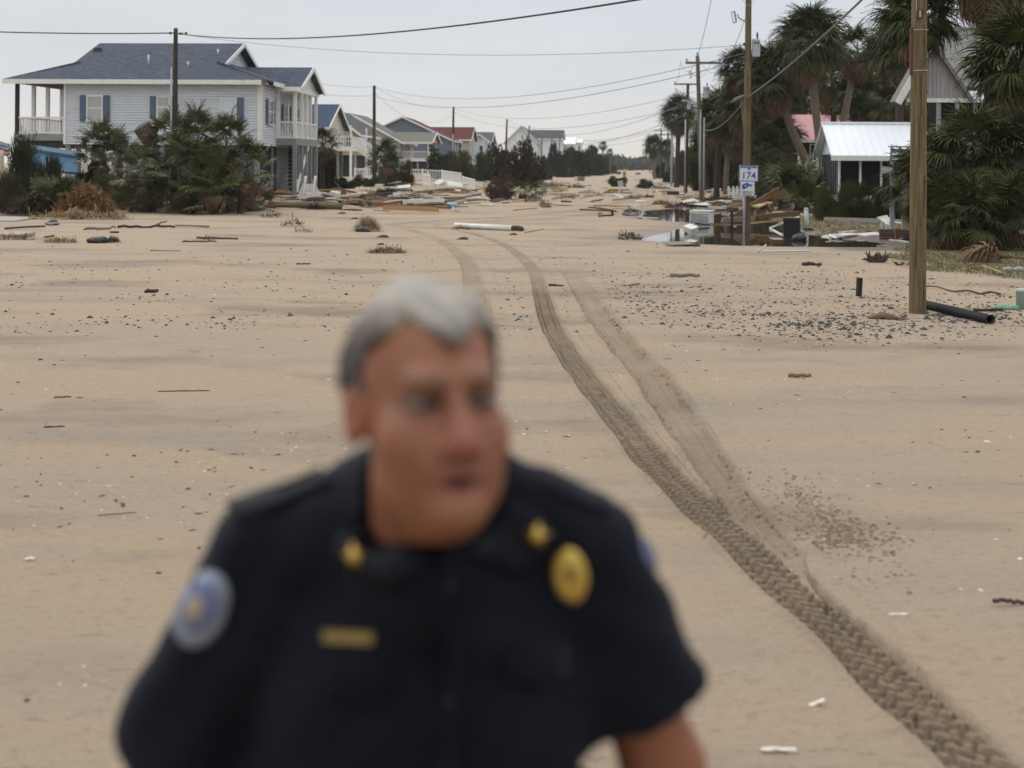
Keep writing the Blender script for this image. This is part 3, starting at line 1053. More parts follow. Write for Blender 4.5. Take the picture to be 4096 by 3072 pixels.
# head axes in the world: side, forward (towards the camera = -Y), up
SIDE, FWD, UPV = [np.array(HR @ Vector(v)) for v in ((1, 0, 0), (0, -1, 0), (0, 0, 1))]
HM = [SIDE, FWD, UPV]

def hp(x, y, z):
    return HC + SIDE * x + FWD * y + UPV * z

def head_volumes(B):
    B.ell(hp(0, -0.012, 0.036), (0.077, 0.096, 0.092), 0.02, rot=HM)
    B.ell(hp(0, 0.020, -0.035), (0.066, 0.076, 0.088), 0.025, rot=HM)
    B.ell(hp(0, 0.030, -0.082), (0.061, 0.060, 0.046), 0.025, rot=HM)        # jaw
    B.ell(hp(0, 0.082, -0.104), (0.030, 0.026, 0.023), 0.018, rot=HM)       # chin
    B.ell(hp(0, 0.025, -0.116), (0.044, 0.050, 0.024), 0.025, rot=HM)        # under the chin
    for s in (-1, 1):
        B.ell(hp(s * 0.043, 0.058, -0.030), (0.030, 0.028, 0.034), 0.02, rot=HM)
        B.ell(hp(s * 0.040, 0.045, -0.075), (0.022, 0.028, 0.028), 0.02, rot=HM)
        B.ell(hp(s * 0.034, 0.092, 0.012), (0.024, 0.022, 0.015), 0.012, True, HM)
        B.ell(hp(s * 0.034, 0.0735, 0.017), (0.0165, 0.0165, 0.0095), 0.005, rot=HM)
        B.ell(hp(s * 0.034, 0.0725, 0.001), (0.0155, 0.0155, 0.0070), 0.005, rot=HM)
        B.ell(hp(s * 0.080, -0.012, -0.004), (0.011, 0.022, 0.034), 0.008, rot=HM)
        B.ell(hp(s * 0.088, -0.004, -0.002), (0.006, 0.013, 0.020), 0.006, True, HM)
    B.ell(hp(0, 0.080, 0.036), (0.052, 0.020, 0.012), 0.014, rot=HM)        # brow
    B.cap(hp(0, 0.090, 0.018), hp(0, 0.113, -0.030), 0.0105, 0.0165, 0.014)
    for s in (-1, 1):
        B.ell(hp(s * 0.015, 0.102, -0.035), (0.010, 0.012, 0.009), 0.008, rot=HM)
    B.ell(hp(0, 0.082, -0.057), (0.034, 0.018, 0.020), 0.02, rot=HM)
    B.ell(hp(0, 0.097, -0.066), (0.025, 0.009, 0.0065), 0.006, rot=HM)
    B.ell(hp(0, 0.094, -0.081), (0.022, 0.010, 0.0075), 0.006, rot=HM)
    B.ell(hp(0, 0.106, -0.0735), (0.022, 0.022, 0.0062), 0.004, True, HM)

SHL, SHR = np.array((-0.295, 1.70, 1.520)), np.array((0.090, 1.70, 1.535))
ELL, ELR = np.array((-0.418, 1.745, 1.235)), np.array((0.192, 1.755, 1.262))
WRL, WRR = np.array((-0.330, 1.700, 1.045)), np.array((0.165, 1.640, 1.020))

def hand(B, wr, dirv, across, curl):
    dirv, across = np.array(dirv, float) / np.linalg.norm(dirv), np.array(across, float) / np.linalg.norm(across)
    curl = np.array(curl, float) / np.linalg.norm(curl)
    palm = wr + dirv * 0.055
    B.cap(wr, wr + dirv * 0.03, 0.026, 0.027, 0.02)
    for k, o in enumerate((-0.027, -0.009, 0.009, 0.027)):
        a = wr + dirv * 0.02 + across * o * 0.7
        b = wr + dirv * 0.088 + across * o
        B.cap(a, b, 0.0145, 0.0125, 0.012)
        L = (0.036, 0.042, 0.039, 0.031)[k]
        c = b + (dirv * 0.8 + curl * 0.5) * L
        d_ = c + (dirv * 0.35 + curl * 0.85) * L * 0.75
        e = d_ + (-dirv * 0.15 + curl * 0.9) * L * 0.55
        B.cap(b, c, 0.0095, 0.0088, 0.004)
        B.cap(c, d_, 0.0088, 0.008, 0.004)
        B.cap(d_, e, 0.008, 0.007, 0.004)
    t0 = wr + dirv * 0.025 - across * 0.024
    t1 = t0 + dirv * 0.038 - across * 0.024 + curl * 0.012
    t2 = t1 + dirv * 0.028 - across * 0.004 + curl * 0.016
    B.cap(t0, t1, 0.014, 0.0115, 0.012)
    B.cap(t1, t2, 0.0105, 0.0085, 0.004)

skin_b = Body()
head_volumes(skin_b)
NECK = np.array((-0.100, 1.645, 1.52))
skin_b.cap(hp(0, -0.034, -0.075), NECK, 0.054, 0.058, 0.018)
skin_b.ell((-0.100, 1.715, 1.45), (0.155, 0.095, 0.12), 0.06)
skin_b.ell((-0.100, 1.735, 1.30), (0.165, 0.125, 0.17), 0.06)
skin_b.ell((-0.100, 1.765, 1.12), (0.168, 0.135, 0.15), 0.06)
skin_b.ell((-0.100, 1.83, 0.96), (0.170, 0.115, 0.12), 0.06)
for s, e, wr in ((SHL, ELL, WRL), (SHR, ELR, WRR)):
    skin_b.cap((-0.1 + (s[0] + 0.1) * 0.4, 1.71, 1.52), s, 0.05, 0.046, 0.03)
    skin_b.cap(s, e, 0.044, 0.050, 0.02)
    skin_b.cap(e, wr, 0.047, 0.031, 0.02)
hand(skin_b, WRL, (0.35, 0.15, -0.92), (0.35, -0.9, 0.0), (0.8, 0.5, 0.1))
hand(skin_b, WRR, (-0.02, -0.25, -0.95), (-0.1, -0.95, 0.25), (-0.95, 0.1, 0.0))
HIPZ, KNZ = 0.92, 0.50
for s in (-1, 1):
    hx = -0.10 + s * 0.09
    fx_ = -0.10 + s * 0.13
    skin_b.cap((hx, 1.84, 0.90), (-0.10 + s * 0.115, 1.83, 0.50), 0.088, 0.060, 0.05)
    skin_b.cap((-0.10 + s * 0.115, 1.83, 0.50), (fx_, 1.90, 0.09), 0.058, 0.040, 0.03)
    skin_b.cap((fx_, 1.91, 0.05), (fx_ + s * 0.03, 1.76, 0.035), 0.036, 0.030, 0.02)

def skin_tint(V):
    P_ = V - HC
    x, y, z = P_ @ SIDE, P_ @ FWD, P_ @ UPV
    c = np.tile(np.array((0.245, 0.095, 0.047)), (len(V), 1))

    def blend(m, cc):
        c[:] = c * (1 - m[:, None]) + np.array(cc) * m[:, None]
    g = lambda cx_, cy_, cz_, r: np.exp(-(((np.abs(x) - cx_) / r[0]) ** 2 + ((y - cy_) / r[1]) ** 2 + ((z - cz_) / r[2]) ** 2))
    blend(0.75 * g(0, 0.115, -0.030, (0.022, 0.03, 0.024)), (0.30, 0.10, 0.075))
    blend(0.45 * g(0.048, 0.06, -0.035, (0.026, 0.05, 0.026)), (0.29, 0.11, 0.065))
    blend(0.95 * g(0.034, 0.085, 0.012, (0.025, 0.04, 0.014)), (0.045, 0.024, 0.016))  # shade of the eye sockets painted into the skin colour
    blend(0.8 * g(0.034, 0.095, 0.036, (0.024, 0.03, 0.006)), (0.20, 0.135, 0.10))
    blend(0.8 * g(0, 0.10, -0.073, (0.027, 0.03, 0.012)), (0.23, 0.072, 0.062))
    blend(0.95 * g(0, 0.095, -0.0735, (0.021, 0.04, 0.0055)), (0.035, 0.012, 0.011))
    blend(0.6 * g(0, 0.10, -0.050, (0.034, 0.03, 0.009)), (0.105, 0.052, 0.034))  # shading between nose and upper lip put into the skin colour
    blend(0.4 * g(0.045, 0.06, -0.062, (0.012, 0.05, 0.03)), (0.115, 0.05, 0.028))
    blend(0.6 * g(0.085, -0.01, 0.0, (0.03, 0.03, 0.04)), (0.32, 0.095, 0.065))
    blend(0.35 * (z < -0.10) * (z > -0.2), (0.185, 0.075, 0.038))
    return c

man = thing('person', 'man in navy uniform shirt with gold badges and grey hair, blurred in the foreground', 'person', OFF)
o3 = tuple(OFF)
body = link('body', net_mesh('body', skin_b, (-0.56, 1.40, -0.02), (0.30, 2.02, 1.90), 0.0068, skin_tint, o3), 'skin', man)

# eyes
for s in (-1, 1):
    c = hp(s * 0.034, 0.0745, 0.010)
    e = Body().ell(c, (0.0150, 0.0150, 0.0075), 0.001, rot=HM)
    eo = link('eye', net_mesh('eye', e, c - 0.022, c + 0.022, 0.0025, None, o3), 'eye_white', man)
    ci = hp(s * 0.034 + 0.003, 0.0865, 0.009)
    ei = Body().ell(ci, (0.006, 0.005, 0.006), 0.001, rot=HM)
    link('iris', net_mesh('iris', ei, ci - 0.012, ci + 0.012, 0.0018, None, o3), 'iris', eo)

# hair: a short cap following the skull, grey on top, dark at the temples
def hair_f(X, Y, Z):
    px, py, pz = X - HC[0], Y - HC[1], Z - HC[2]
    x = SIDE[0] * px + SIDE[1] * py + SIDE[2] * pz
    y = FWD[0] * px + FWD[1] * py + FWD[2] * pz
    z = UPV[0] * px + UPV[1] * py + UPV[2] * pz
    k = np.sqrt((x / 0.0845) ** 2 + ((y + 0.014) / 0.106) ** 2 + ((z - 0.038) / 0.106) ** 2)
    d = (k - 1) * 0.085
    d += 0.0042 * np.sin(x * 170 + 3 * np.sin(z * 60)) * np.sin(y * 120 + z * 150) + 0.004 * np.sin(x * 60 + y * 45)
    tuft = 0.022 * np.exp(-((x - 0.004) / 0.024) ** 2)
    line = 0.090 - tuft + 0.030 * np.exp(-((np.abs(x) - 0.052) / 0.018) ** 2) * (y > 0.03)          # hairline height at the front
    front = np.where(y > 0.045, line - z, np.where(y > 0.012, (0.055 + (y - 0.012) * 1.0) - z, np.where(np.abs(y - 0.004) < 0.009, -0.030 - z, np.where(y > -0.04, 0.030 - z, -0.05 - z - 0.3 * (y + 0.1)))))
    return np.maximum(d, front * 0.8)

def hair_tint(V):
    P_ = V - HC
    x, y, z = P_ @ SIDE, P_ @ FWD, P_ @ UPV
    top = sstep(0.062, 0.105, z) * (1 - 0.75 * sstep(0.050, 0.070, np.abs(x)))
    low = sstep(0.030, 0.0, z)
    m = np.clip(np.maximum(top, 0.8 * low), 0, 1)[:, None]
    return np.array((0.058, 0.047, 0.042)) * (1 - m) + np.array((0.36, 0.33, 0.29)) * m

link('hair', net_mesh('hair', hair_f, HC - 0.16, HC + np.array((0.16, 0.16, 0.17)), 0.005, hair_tint, o3), 'hair', man)

# shirt: yoke, torso, loose short sleeves, folded collar
sh = Body()
sh.cap((-0.100, 1.622, 1.555), (-0.100, 1.69, 1.48), 0.084, 0.115, 0.03)
sh.cap((-0.155, 1.69, 1.612), SHL + np.array((0.012, 0.0, 0.014)), 0.056, 0.064, 0.05)
sh.cap((-0.040, 1.69, 1.617), SHR + np.array((-0.012, 0.0, 0.014)), 0.056, 0.064, 0.05)
sh.ell((-0.100, 1.715, 1.440), (0.185, 0.118, 0.150), 0.06)
sh.ell((-0.175, 1.665, 1.400), (0.100, 0.085, 0.095), 0.05)
sh.ell((-0.020, 1.665, 1.400), (0.100, 0.085, 0.095), 0.05)
sh.ell((-0.100, 1.725, 1.270), (0.232, 0.152, 0.190), 0.06)
sh.ell((-0.100, 1.750, 1.100), (0.250, 0.168, 0.200), 0.06)
sh.ell((-0.100, 1.825, 0.965), (0.195, 0.140, 0.080), 0.05)
SLL = SHL + (ELL - SHL) * 0.84
SLR = SHR + (ELR - SHR) * 0.62
sh.cap(SHL, SLL, 0.068, 0.084, 0.035)
sh.cap(SHR, SLR, 0.068, 0.088, 0.035)

def shirt_f(X, Y, Z):
    D = sh(X, Y, Z)
    D = D + 0.0045 * np.sin(X * 34 + Z * 21 + 2 * np.sin(Z * 17)) * np.sin(Z * 29 + Y * 18) + 0.004 * np.sin(X * 55 - Z * 38 + np.sin(X * 20))       # soft folds
    for s, e, hem in ((SHL, ELL, SLL), (SHR, ELR, SLR)):                   # cut the sleeves off flat at the hem
        n = (e - s) / np.linalg.norm(e - s)
        along = (X - hem[0]) * n[0] + (Y - hem[1]) * n[1] + (Z - hem[2]) * n[2]
        rad = np.sqrt((X - hem[0]) ** 2 + (Y - hem[1]) ** 2 + (Z - hem[2]) ** 2)
        D = np.where(rad < 0.16, np.maximum(D, along - 0.015), D)
    neck = np.sqrt(((X - (-0.098)) / 0.066) ** 2 + ((Y - 1.612) / 0.070) ** 2) - 1
    D = np.maximum(D, -np.maximum(neck * 0.07, 1.572 - Z))
    return np.maximum(D, 0.93 - Z)

shirt = link('shirt', net_mesh('shirt', shirt_f, (-0.58, 1.42, 0.90), (0.33, 2.02, 1.68), 0.0078, None, o3), 'uniform_navy', man)
# badges, pockets and buttons sit on the cloth
def shirt_hit(px, py):                              # ray through a photo pixel onto the shirt
    x, y = unroll(px, py)
    ts = np.arange(1.50, 1.90, 0.004)
    q = np.stack([(x - CXP) / FPX * ts, ts, CAMH - (y - HYP) / FPX * ts], -1)
    for p in q:
        g_ = [np.array([p[i] - 1e-4, p[i], p[i] + 1e-4]) for i in range(3)]
        X, Y, Z = np.meshgrid(*g_, indexing='ij')
        dv = shirt_f(X, Y, Z)
        if dv[1, 1, 1] < 0:
            n = np.array((dv[2, 1, 1] - dv[0, 1, 1], dv[1, 2, 1] - dv[1, 0, 1], dv[1, 1, 2] - dv[1, 1, 0]))
            ln = np.linalg.norm(n)
            return Vector(p), (Vector(n / ln) if ln > 1e-9 else Vector((0, -1, 0)))
    return Vector(q[60]), Vector((0, -1, 0))

def on_shirt(px, py, name, mb, material, parent, spin=0.0, lift=0.002, smooth=True):
    p, n = shirt_hit(px, py)
    n = (n + Vector((0, -0.6, 0))).normalized()
    up = Vector((0, 0, 1))
    sx = up.cross(n).normalized() * 1.0
    uy = n.cross(sx)
    m = Matrix((sx, uy, n)).transposed().to_4x4()
    m = m @ Matrix.Rotation(spin, 4, 'Z')
    m.translation = p + n * lift - OFF
    me = mb.mesh(name, smooth)
    me.transform(m)
    return link(name, me, material, parent)

def disc(rx, ry, t, n=24, dome=0.3):
    b = MB()
    rings = [(1.0, 0), (1.0, t * 0.6), (0.85, t), (0.45, t * (1 + dome))]
    vs = []
    for k, z in rings:
        for i in range(n):
            a = 2 * math.pi * i / n
            vs.append((math.cos(a) * rx * k, math.sin(a) * ry * k, z))
    vs.append((0, 0, t * (1 + dome * 1.2)))
    fs = [(r * n + i, r * n + (i + 1) % n, (r + 1) * n + (i + 1) % n, (r + 1) * n + i) for r in range(3) for i in range(n)]
    fs += [(3 * n + i, 3 * n + (i + 1) % n, 4 * n) for i in range(n)]
    return b.add(vs, fs)

def star(r, t, pts=5):
    b = MB()
    vs = [(math.sin(math.pi * i / pts) * (r if i % 2 == 0 else r * 0.5), math.cos(math.pi * i / pts) * (r if i % 2 == 0 else r * 0.5), 0) for i in range(2 * pts)] + [(0, 0, t)]
    return b.add(vs, [(i, 2 * pts, (i + 1) % (2 * pts)) for i in range(2 * pts)] + [tuple(range(2 * pts))])

badge = on_shirt(2282, 2300, 'badge', disc(0.0205, 0.031, 0.004), 'gold', man, R(8))
on_shirt(2288, 2290, 'badge_seal', disc(0.008, 0.008, 0.003), 'gold_dull', badge, 0, 0.0095)
on_shirt(1455, 2215, 'collar_pin', star(0.017, 0.007), 'gold', man, R(15), 0.018)
on_shirt(2140, 2125, 'collar_pin', star(0.017, 0.007), 'gold', man, R(-10), 0.018)
on_shirt(1395, 2550, 'name_plate', MB().box(-0.029, 0.029, -0.0062, 0.0062, 0, 0.003), 'gold_dull', man, R(2), 0.002, False)
def patch_on(name, cx_, cy_, ax, ay, tilt, material, parent, lift):
    n = 14
    vs = []
    for k in (1.0, 0.5):
        for i in range(n):
            a = 2 * math.pi * i / n
            qx, qy = math.cos(a) * ax * k, math.sin(a) * ay * k
            p, nn = shirt_hit(cx_ + qx * math.cos(tilt) - qy * math.sin(tilt), cy_ + qx * math.sin(tilt) + qy * math.cos(tilt))
            vs.append(p + nn * lift - OFF)
    p, nn = shirt_hit(cx_, cy_)
    vs.append(p + nn * (lift + 0.001) - OFF)
    fs = [(i, (i + 1) % n, n + (i + 1) % n, n + i) for i in range(n)] + [(n + i, n + (i + 1) % n, 2 * n) for i in range(n)]
    me = MB().add(vs, fs).mesh(name, True)
    o = link(name, me, material, parent)
    sm = o.modifiers.new('thick', 'SOLIDIFY')
    sm.thickness = 0.002
    sm.offset = 0
    return o

pt = patch_on('sleeve_patch', 812, 2435, 100, 160, R(22), 'patch_grey', man, 0.004)
patch_on('patch_ring', 812, 2425, 66, 108, R(22), 'patch_blue', pt, 0.007)
patch_on('patch_emblem', 800, 2430, 28, 55, R(22), 'patch_gold', pt, 0.010)
patch_on('sleeve_patch', 2590, 2215, 28, 75, R(-20), 'patch_blue', man, 0.004)
for py in (2330, 2560, 2800, 3030):
    on_shirt(1795, py, 'button', disc(0.0055, 0.0055, 0.002, 12), 'leather_black', man, 0, 0.007)
def leaf_on(name, poly, lift, material='uniform_navy'):
    pts = []
    for i in range(len(poly)):
        (x0, y0), (x1, y1) = poly[i], poly[(i + 1) % len(poly)]
        for k in range(3):
            pts.append((x0 + (x1 - x0) * k / 3, y0 + (y1 - y0) * k / 3))
    cx_, cy_ = sum(p[0] for p in pts) / len(pts), sum(p[1] for p in pts) / len(pts)
    n = len(pts)
    vs = []
    for f in (1.0, 0.5):
        for x, y in pts:
            p, nn = shirt_hit(cx_ + (x - cx_) * f, cy_ + (y - cy_) * f)
            vs.append(p + nn * lift + Vector((0, -0.004, 0)) - OFF)
    p, nn = shirt_hit(cx_, cy_)
    vs.append(p + nn * lift + Vector((0, -0.004, 0)) - OFF)
    fs = [(i, (i + 1) % n, n + (i + 1) % n, n + i) for i in range(n)] + [(n + i, n + (i + 1) % n, 2 * n) for i in range(n)]
    o = link(name, MB().add(vs, fs).mesh(name, True), material, man)
    sm = o.modifiers.new('thick', 'SOLIDIFY')
    sm.thickness = 0.006
    sm.offset = 0
    return o

pm('collar_navy', (0.0066, 0.0080, 0.0140), (0.0045, 0.0055, 0.0095), 5, 0.75, spec=0.2)
leaf_on('collar_leaf', [(1500, 2020), (1590, 2140), (1735, 2235), (1560, 2345), (1350, 2230), (1400, 2090)], 0.009, 'collar_navy')
leaf_on('collar_leaf', [(2030, 1990), (1960, 2130), (1850, 2215), (2060, 2290), (2240, 2150), (2140, 2030)], 0.009, 'collar_navy')
leaf_on('placket', [(1745, 2260), (1840, 2255), (1850, 3060), (1755, 3060)], 0.0015, 'uniform_navy')
for q in ([(1300, 2640), (1560, 2640), (1560, 2760), (1430, 2800), (1300, 2760)], [(2010, 2590), (2260, 2570), (2270, 2690), (2150, 2740), (2015, 2710)]):
    leaf_on('pocket_flap', q, 0.002, 'uniform_navy')
for q in ([(905, 2010), (1290, 1870), (1330, 1930), (960, 2090)], [(2190, 1880), (2440, 1990), (2420, 2060), (2170, 1950)]):
    leaf_on('shoulder_strap', q, 0.0015, 'collar_navy')
us = Body().ell((-0.098, 1.618, 1.560), (0.069, 0.072, 0.042), 0.01)
link('undershirt', net_mesh('undershirt', us, (-0.20, 1.50, 1.43), (0.02, 1.72, 1.62), 0.006, None, o3), 'undershirt_black', man)

# trousers, belt, boots
tr = Body()
tr.ell((-0.100, 1.835, 0.93), (0.185, 0.135, 0.13), 0.05)
for s in (-1, 1):
    hx = -0.10 + s * 0.09
    fx_ = -0.10 + s * 0.13
    tr.cap((hx, 1.84, 0.88), (-0.10 + s * 0.115, 1.83, 0.50), 0.105, 0.082, 0.05)
    tr.cap((-0.10 + s * 0.115, 1.83, 0.50), (fx_, 1.90, 0.13), 0.080, 0.070, 0.03)

def trouser_f(X, Y, Z):
    D = tr(X, Y, Z) + 0.004 * np.sin(Z * 40 + X * 20) * np.sin(Y * 30 + Z * 12)
    return np.maximum(np.maximum(D, 0.075 - Z), Z - 0.985)

link('trousers', net_mesh('trousers', trouser_f, (-0.40, 1.60, 0.0), (0.20, 2.06, 1.02), 0.010, None, o3), 'uniform_navy', man)
bl = MB()
ring = [(-0.100 + math.cos(a) * 0.196, 1.832 + math.sin(a) * 0.150, 0.975) for a in [2 * math.pi * k / 32 for k in range(33)]]
bl.tube([Vector(p) - OFF for p in ring], 0.019, 6, False)
link('belt', bl.mesh('belt', True), 'leather_black', man)
for s in (-1, 1):
    fx_ = -0.10 + s * 0.13
    bt = Body().cap((fx_, 1.905, 0.12), (fx_, 1.905, 0.05), 0.055, 0.052, 0.02).cap((fx_, 1.92, 0.035), (fx_ + s * 0.035, 1.745, 0.035), 0.045, 0.042, 0.03)
    link('boot', net_mesh('boot', lambda X, Y, Z, b=bt: np.maximum(b(X, Y, Z), 0.002 - Z), (fx_ - 0.13, 1.66, -0.02), (fx_ + 0.13, 2.02, 0.22), 0.009, None, o3), 'leather_black', man)
# ================================================================ plant library
def fan_leaf(seed, n=22, petiole=0.8, blade=0.62, droop=0.35, spread=118, width=0.034):
    """a palmetto frond: a curved stalk and a fan of folded leaflets whose tips hang; grows along +X from the origin"""
    rs = random.Random(seed)
    b = MB()
    pts = [Vector((petiole * t, 0, 0.10 * math.sin(t * 1.6))) for t in (0, 0.35, 0.7, 1.0)]
    b.tube(pts, [0.018, 0.014, 0.012, 0.010], 4, False)
    o = pts[-1]
    for i in range(n):
        f = i / (n - 1) * 2 - 1
        a = R(spread) * f * (1 + rs.uniform(-0.03, 0.03))
        L = blade * (1.0 - 0.25 * abs(f)) * rs.uniform(0.85, 1.1)
        d = Vector((math.cos(a), math.sin(a), 0.28 * math.cos(a * 0.8)))
        s = Vector((-math.sin(a), math.cos(a), 0))
        dr = droop * rs.uniform(0.6, 1.5)
        prev = None
        vs, fs = [], []
        for k, (t, wd) in enumerate(((0, 0.35), (0.4, 1.0), (0.72, 0.7), (1.0, 0.06))):
            c = o + d * L * t + Vector((0, 0, -dr * L * t ** 2.6))
            tw = s * width * wd + Vector((0, 0, rs.uniform(-0.012, 0.012)))
            vs += [c - tw, c + tw]
            if k:
                fs.append((2 * k - 2, 2 * k - 1, 2 * k + 1, 2 * k))
        b.add(vs, fs)
    return b

def frond_set(material, tag_, k, **kw):
    res = []
    for i in range(k):
        me = fan_leaf(hash_seed(tag_, i), **kw).mesh('frond_' + tag_)
        me.materials.append(MATS[material])
        res.append(me)
    return res

def hash_seed(s, i):
    return sum(ord(c) * (k + 3) for k, c in enumerate(s)) * 31 + i * 977

FR_GREEN = frond_set('frond_green', 'green', 4, n=30, petiole=0.70, blade=0.74, droop=0.55, width=0.025)
FR_DUSTY = frond_set('frond_dusty', 'dusty', 3, n=30, petiole=0.66, blade=0.74, droop=0.6, width=0.025)
FR_DEAD = frond_set('dead_frond', 'dead', 3, n=18, petiole=0.6, blade=0.75, droop=0.9, spread=70, width=0.026)
FR_LOW = frond_set('frond_low', 'low', 4, n=26, petiole=0.90, blade=0.68, droop=0.28, width=0.026)
FR_SILVER = frond_set('frond_silver', 'silver', 2, n=18, petiole=0.5, blade=0.6, droop=0.1, width=0.025)

def put_frond(parent, me, at, az, el, size, roll, name='frond'):
    o = bpy.data.objects.new(name, me)
    col.objects.link(o)
    o.parent = parent
    m = Matrix.Rotation(az, 4, 'Z') @ Matrix.Rotation(-el, 4, 'Y') @ Matrix.Rotation(roll, 4, 'X')
    o.rotation_euler = m.to_euler()
    o.location = at
    o.scale = (size, size, size)
    return o

def trunk_mesh(p0, p1, r0, r1, bow, seed, flare=1.25):
    rs = random.Random(seed)
    p0, p1 = Vector(p0), Vector(p1)
    n = 14
    pts, rad = [], []
    side = Vector((rs.uniform(-1, 1), rs.uniform(-1, 1), 0)) * bow
    for i in range(n + 1):
        t = i / n
        pts.append(p0.lerp(p1, t) + side * math.sin(math.pi * t))
        rad.append((r0 + (r1 - r0) * t) * (1 + 0.06 * math.sin(i * 2.3) + rs.uniform(-0.03, 0.03)) * (flare if i == 0 else 1))
    return MB().tube(pts, rad, 10)

def palm(base, top, label, size=1.0, n=34, dead=14, r=0.16, seed=1, kind='green', group=None, mat='palm_trunk', bow=0.15, name='palm_tree', cone=1.0):
    rs = random.Random(seed)
    base, top = Vector(base), Vector(top)
    t = thing(name, label, 'palm tree', base, (0, 0, 0), group)
    tp = top - base
    part('trunk', trunk_mesh((0, 0, -0.15), tp, r * 1.15, r, bow, seed), mat, t, True)
    lib = {'green': FR_GREEN, 'dusty': FR_DUSTY, 'low': FR_LOW}[kind]
    for i in range(n):
        az = i * 2.39996 + rs.uniform(-0.3, 0.3)
        f = (i + 0.5) / n
        el = R(82 - 125 * f ** 0.85 * cone) + rs.uniform(-0.18, 0.18)
        put_frond(t, lib[i % len(lib)], tp + Vector((0, 0, 0.25 * size * (1 - f))), az, el, size * rs.uniform(0.85, 1.12), rs.uniform(-0.5, 0.5))
    for i in range(dead):
        az = i * 2.39996 + rs.uniform(-0.4, 0.4)
        put_frond(t, FR_DEAD[i % 3], tp - Vector((0, 0, 0.12 * size * rs.random())), az, R(rs.uniform(-86, -42)), size * rs.uniform(0.75, 1.05), rs.uniform(-0.6, 0.6), 'dead_frond')
    return t

def palmetto(base, label, size=1.0, n=20, seed=1, lib=None, group=None, lo=5, hi=80, spread=0.3, dead=3, name='palmetto_shrub'):
    rs = random.Random(seed)
    lib = lib or FR_LOW
    t = thing(name, label, 'shrub', base, (0, 0, 0), group)
    part('stem', MB().tube([(0, 0, -0.1), (0.03, 0.02, 0.25 * size), (0, 0.04, 0.4 * size)], [0.13 * size, 0.11 * size, 0.05], 7), 'palm_trunk_dark', t, True)
    for i in range(n):
        az = i * 2.39996 + rs.uniform(-0.4, 0.4)
        el = R(rs.uniform(lo, hi))
        at = Vector((rs.uniform(-1, 1) * spread * size, rs.uniform(-1, 1) * spread * size, rs.uniform(0.1, 0.4) * size))
        put_frond(t, lib[i % len(lib)], at, az, el, size * rs.uniform(0.75, 1.15), rs.uniform(-0.6, 0.6))
    for i in range(dead):
        put_frond(t, FR_DEAD[i % 3], Vector((0, 0, 0.3 * size)), rs.uniform(0, 6.28), R(rs.uniform(-30, 10)), size * 0.8, 0, 'dead_frond')
    return t

def leaf_cloud(seed, n, leaf, lobes=9, upright=0.3, slim=0.35):
    """leaves spread through uneven clumps inside a unit crown (half-width 1, height 0..1)"""
    rs = random.Random(seed)
    cl = []
    for i in range(lobes):
        a = rs.uniform(0, 6.28)
        q = rs.uniform(0.1, 0.72)
        cl.append((math.cos(a) * q, math.sin(a) * q, rs.uniform(0.14, 0.80) * (1 - 0.25 * q), rs.uniform(0.20, 0.40)))
    for i in range(5):
        cl.append((rs.uniform(-0.6, 0.6), rs.uniform(-0.6, 0.6), 0.15, 0.35))
    vs, fs = [], []
    for i in range(n):
        c = cl[rs.randrange(len(cl))]
        d = Vector((rs.gauss(0, 1), rs.gauss(0, 1), rs.gauss(0, 1))).normalized()
        rr = c[3] * (rs.random() ** 0.4) * rs.uniform(0.75, 1.12)
        p = Vector(c[:3]) + Vector((d.x * rr, d.y * rr, d.z * rr * 0.8))
        if p.z < 0:
            p.z = -p.z * 0.3
        ax = (d + Vector((rs.uniform(-1, 1), rs.uniform(-1, 1), rs.uniform(-1, 1) + upright * 2)) * 0.9).normalized()
        sd_ = ax.orthogonal().normalized()
        sd_.rotate(Matrix.Rotation(rs.uniform(0, 6.28), 3, ax))
        L = leaf * rs.uniform(0.6, 1.3)
        o = len(vs)
        vs += [p, p + ax * L * 0.5 + sd_ * L * slim * 0.5, p + ax * L, p + ax * L * 0.5 - sd_ * L * slim * 0.5]
        fs.append((o, o + 1, o + 2, o + 3))
    me = bpy.data.meshes.new('foliage')
    me.from_pydata([tuple(v) for v in vs], [], fs)
    return me

CLOUDS = {'dense': [leaf_cloud(10 + i, 5200, 0.11, 11, 0.25, 0.5) for i in range(3)],
          'needle': [leaf_cloud(20 + i, 6500, 0.13, 13, 0.9, 0.16) for i in range(2)],
          'far': [leaf_cloud(30 + i, 1500, 0.17, 12, 0.2, 0.6) for i in range(3)]}
CM = {}

def cloud(kind, i, material):
    key = (kind, i, material)
    if key not in CM:
        me = CLOUDS[kind][i % len(CLOUDS[kind])].copy()
        me.materials.append(MATS[material])
        CM[key] = me
    return CM[key]

def bush(base, rx, rz, label, material='leaf_dark', kind='dense', seed=1, ry=None, group=None, stem=True, name='bush', lift=0.0):
    rs = random.Random(seed)
    t = thing(name, label, 'tree' if name.endswith('tree') else 'bush', base, (0, 0, 0), group)
    link('foliage', cloud(kind, seed, material), None, t, (0, 0, lift), (0, 0, rs.uniform(0, 6.28)), (rx, ry or rx, rz))
    if stem:
        b = MB()
        for k in range(4):
            a = rs.uniform(0, 6.28)
            b.tube([(0, 0, -0.1), (math.cos(a) * rx * 0.15, math.sin(a) * rx * 0.15, lift + rz * 0.3), (math.cos(a) * rx * 0.4, math.sin(a) * rx * 0.4, lift + rz * 0.65)], [0.06 * rx + 0.02, 0.04 * rx + 0.01, 0.01], 5, False)
        part('trunk' if name.endswith('tree') else 'stem', b, 'palm_trunk_dark', t)
    return t

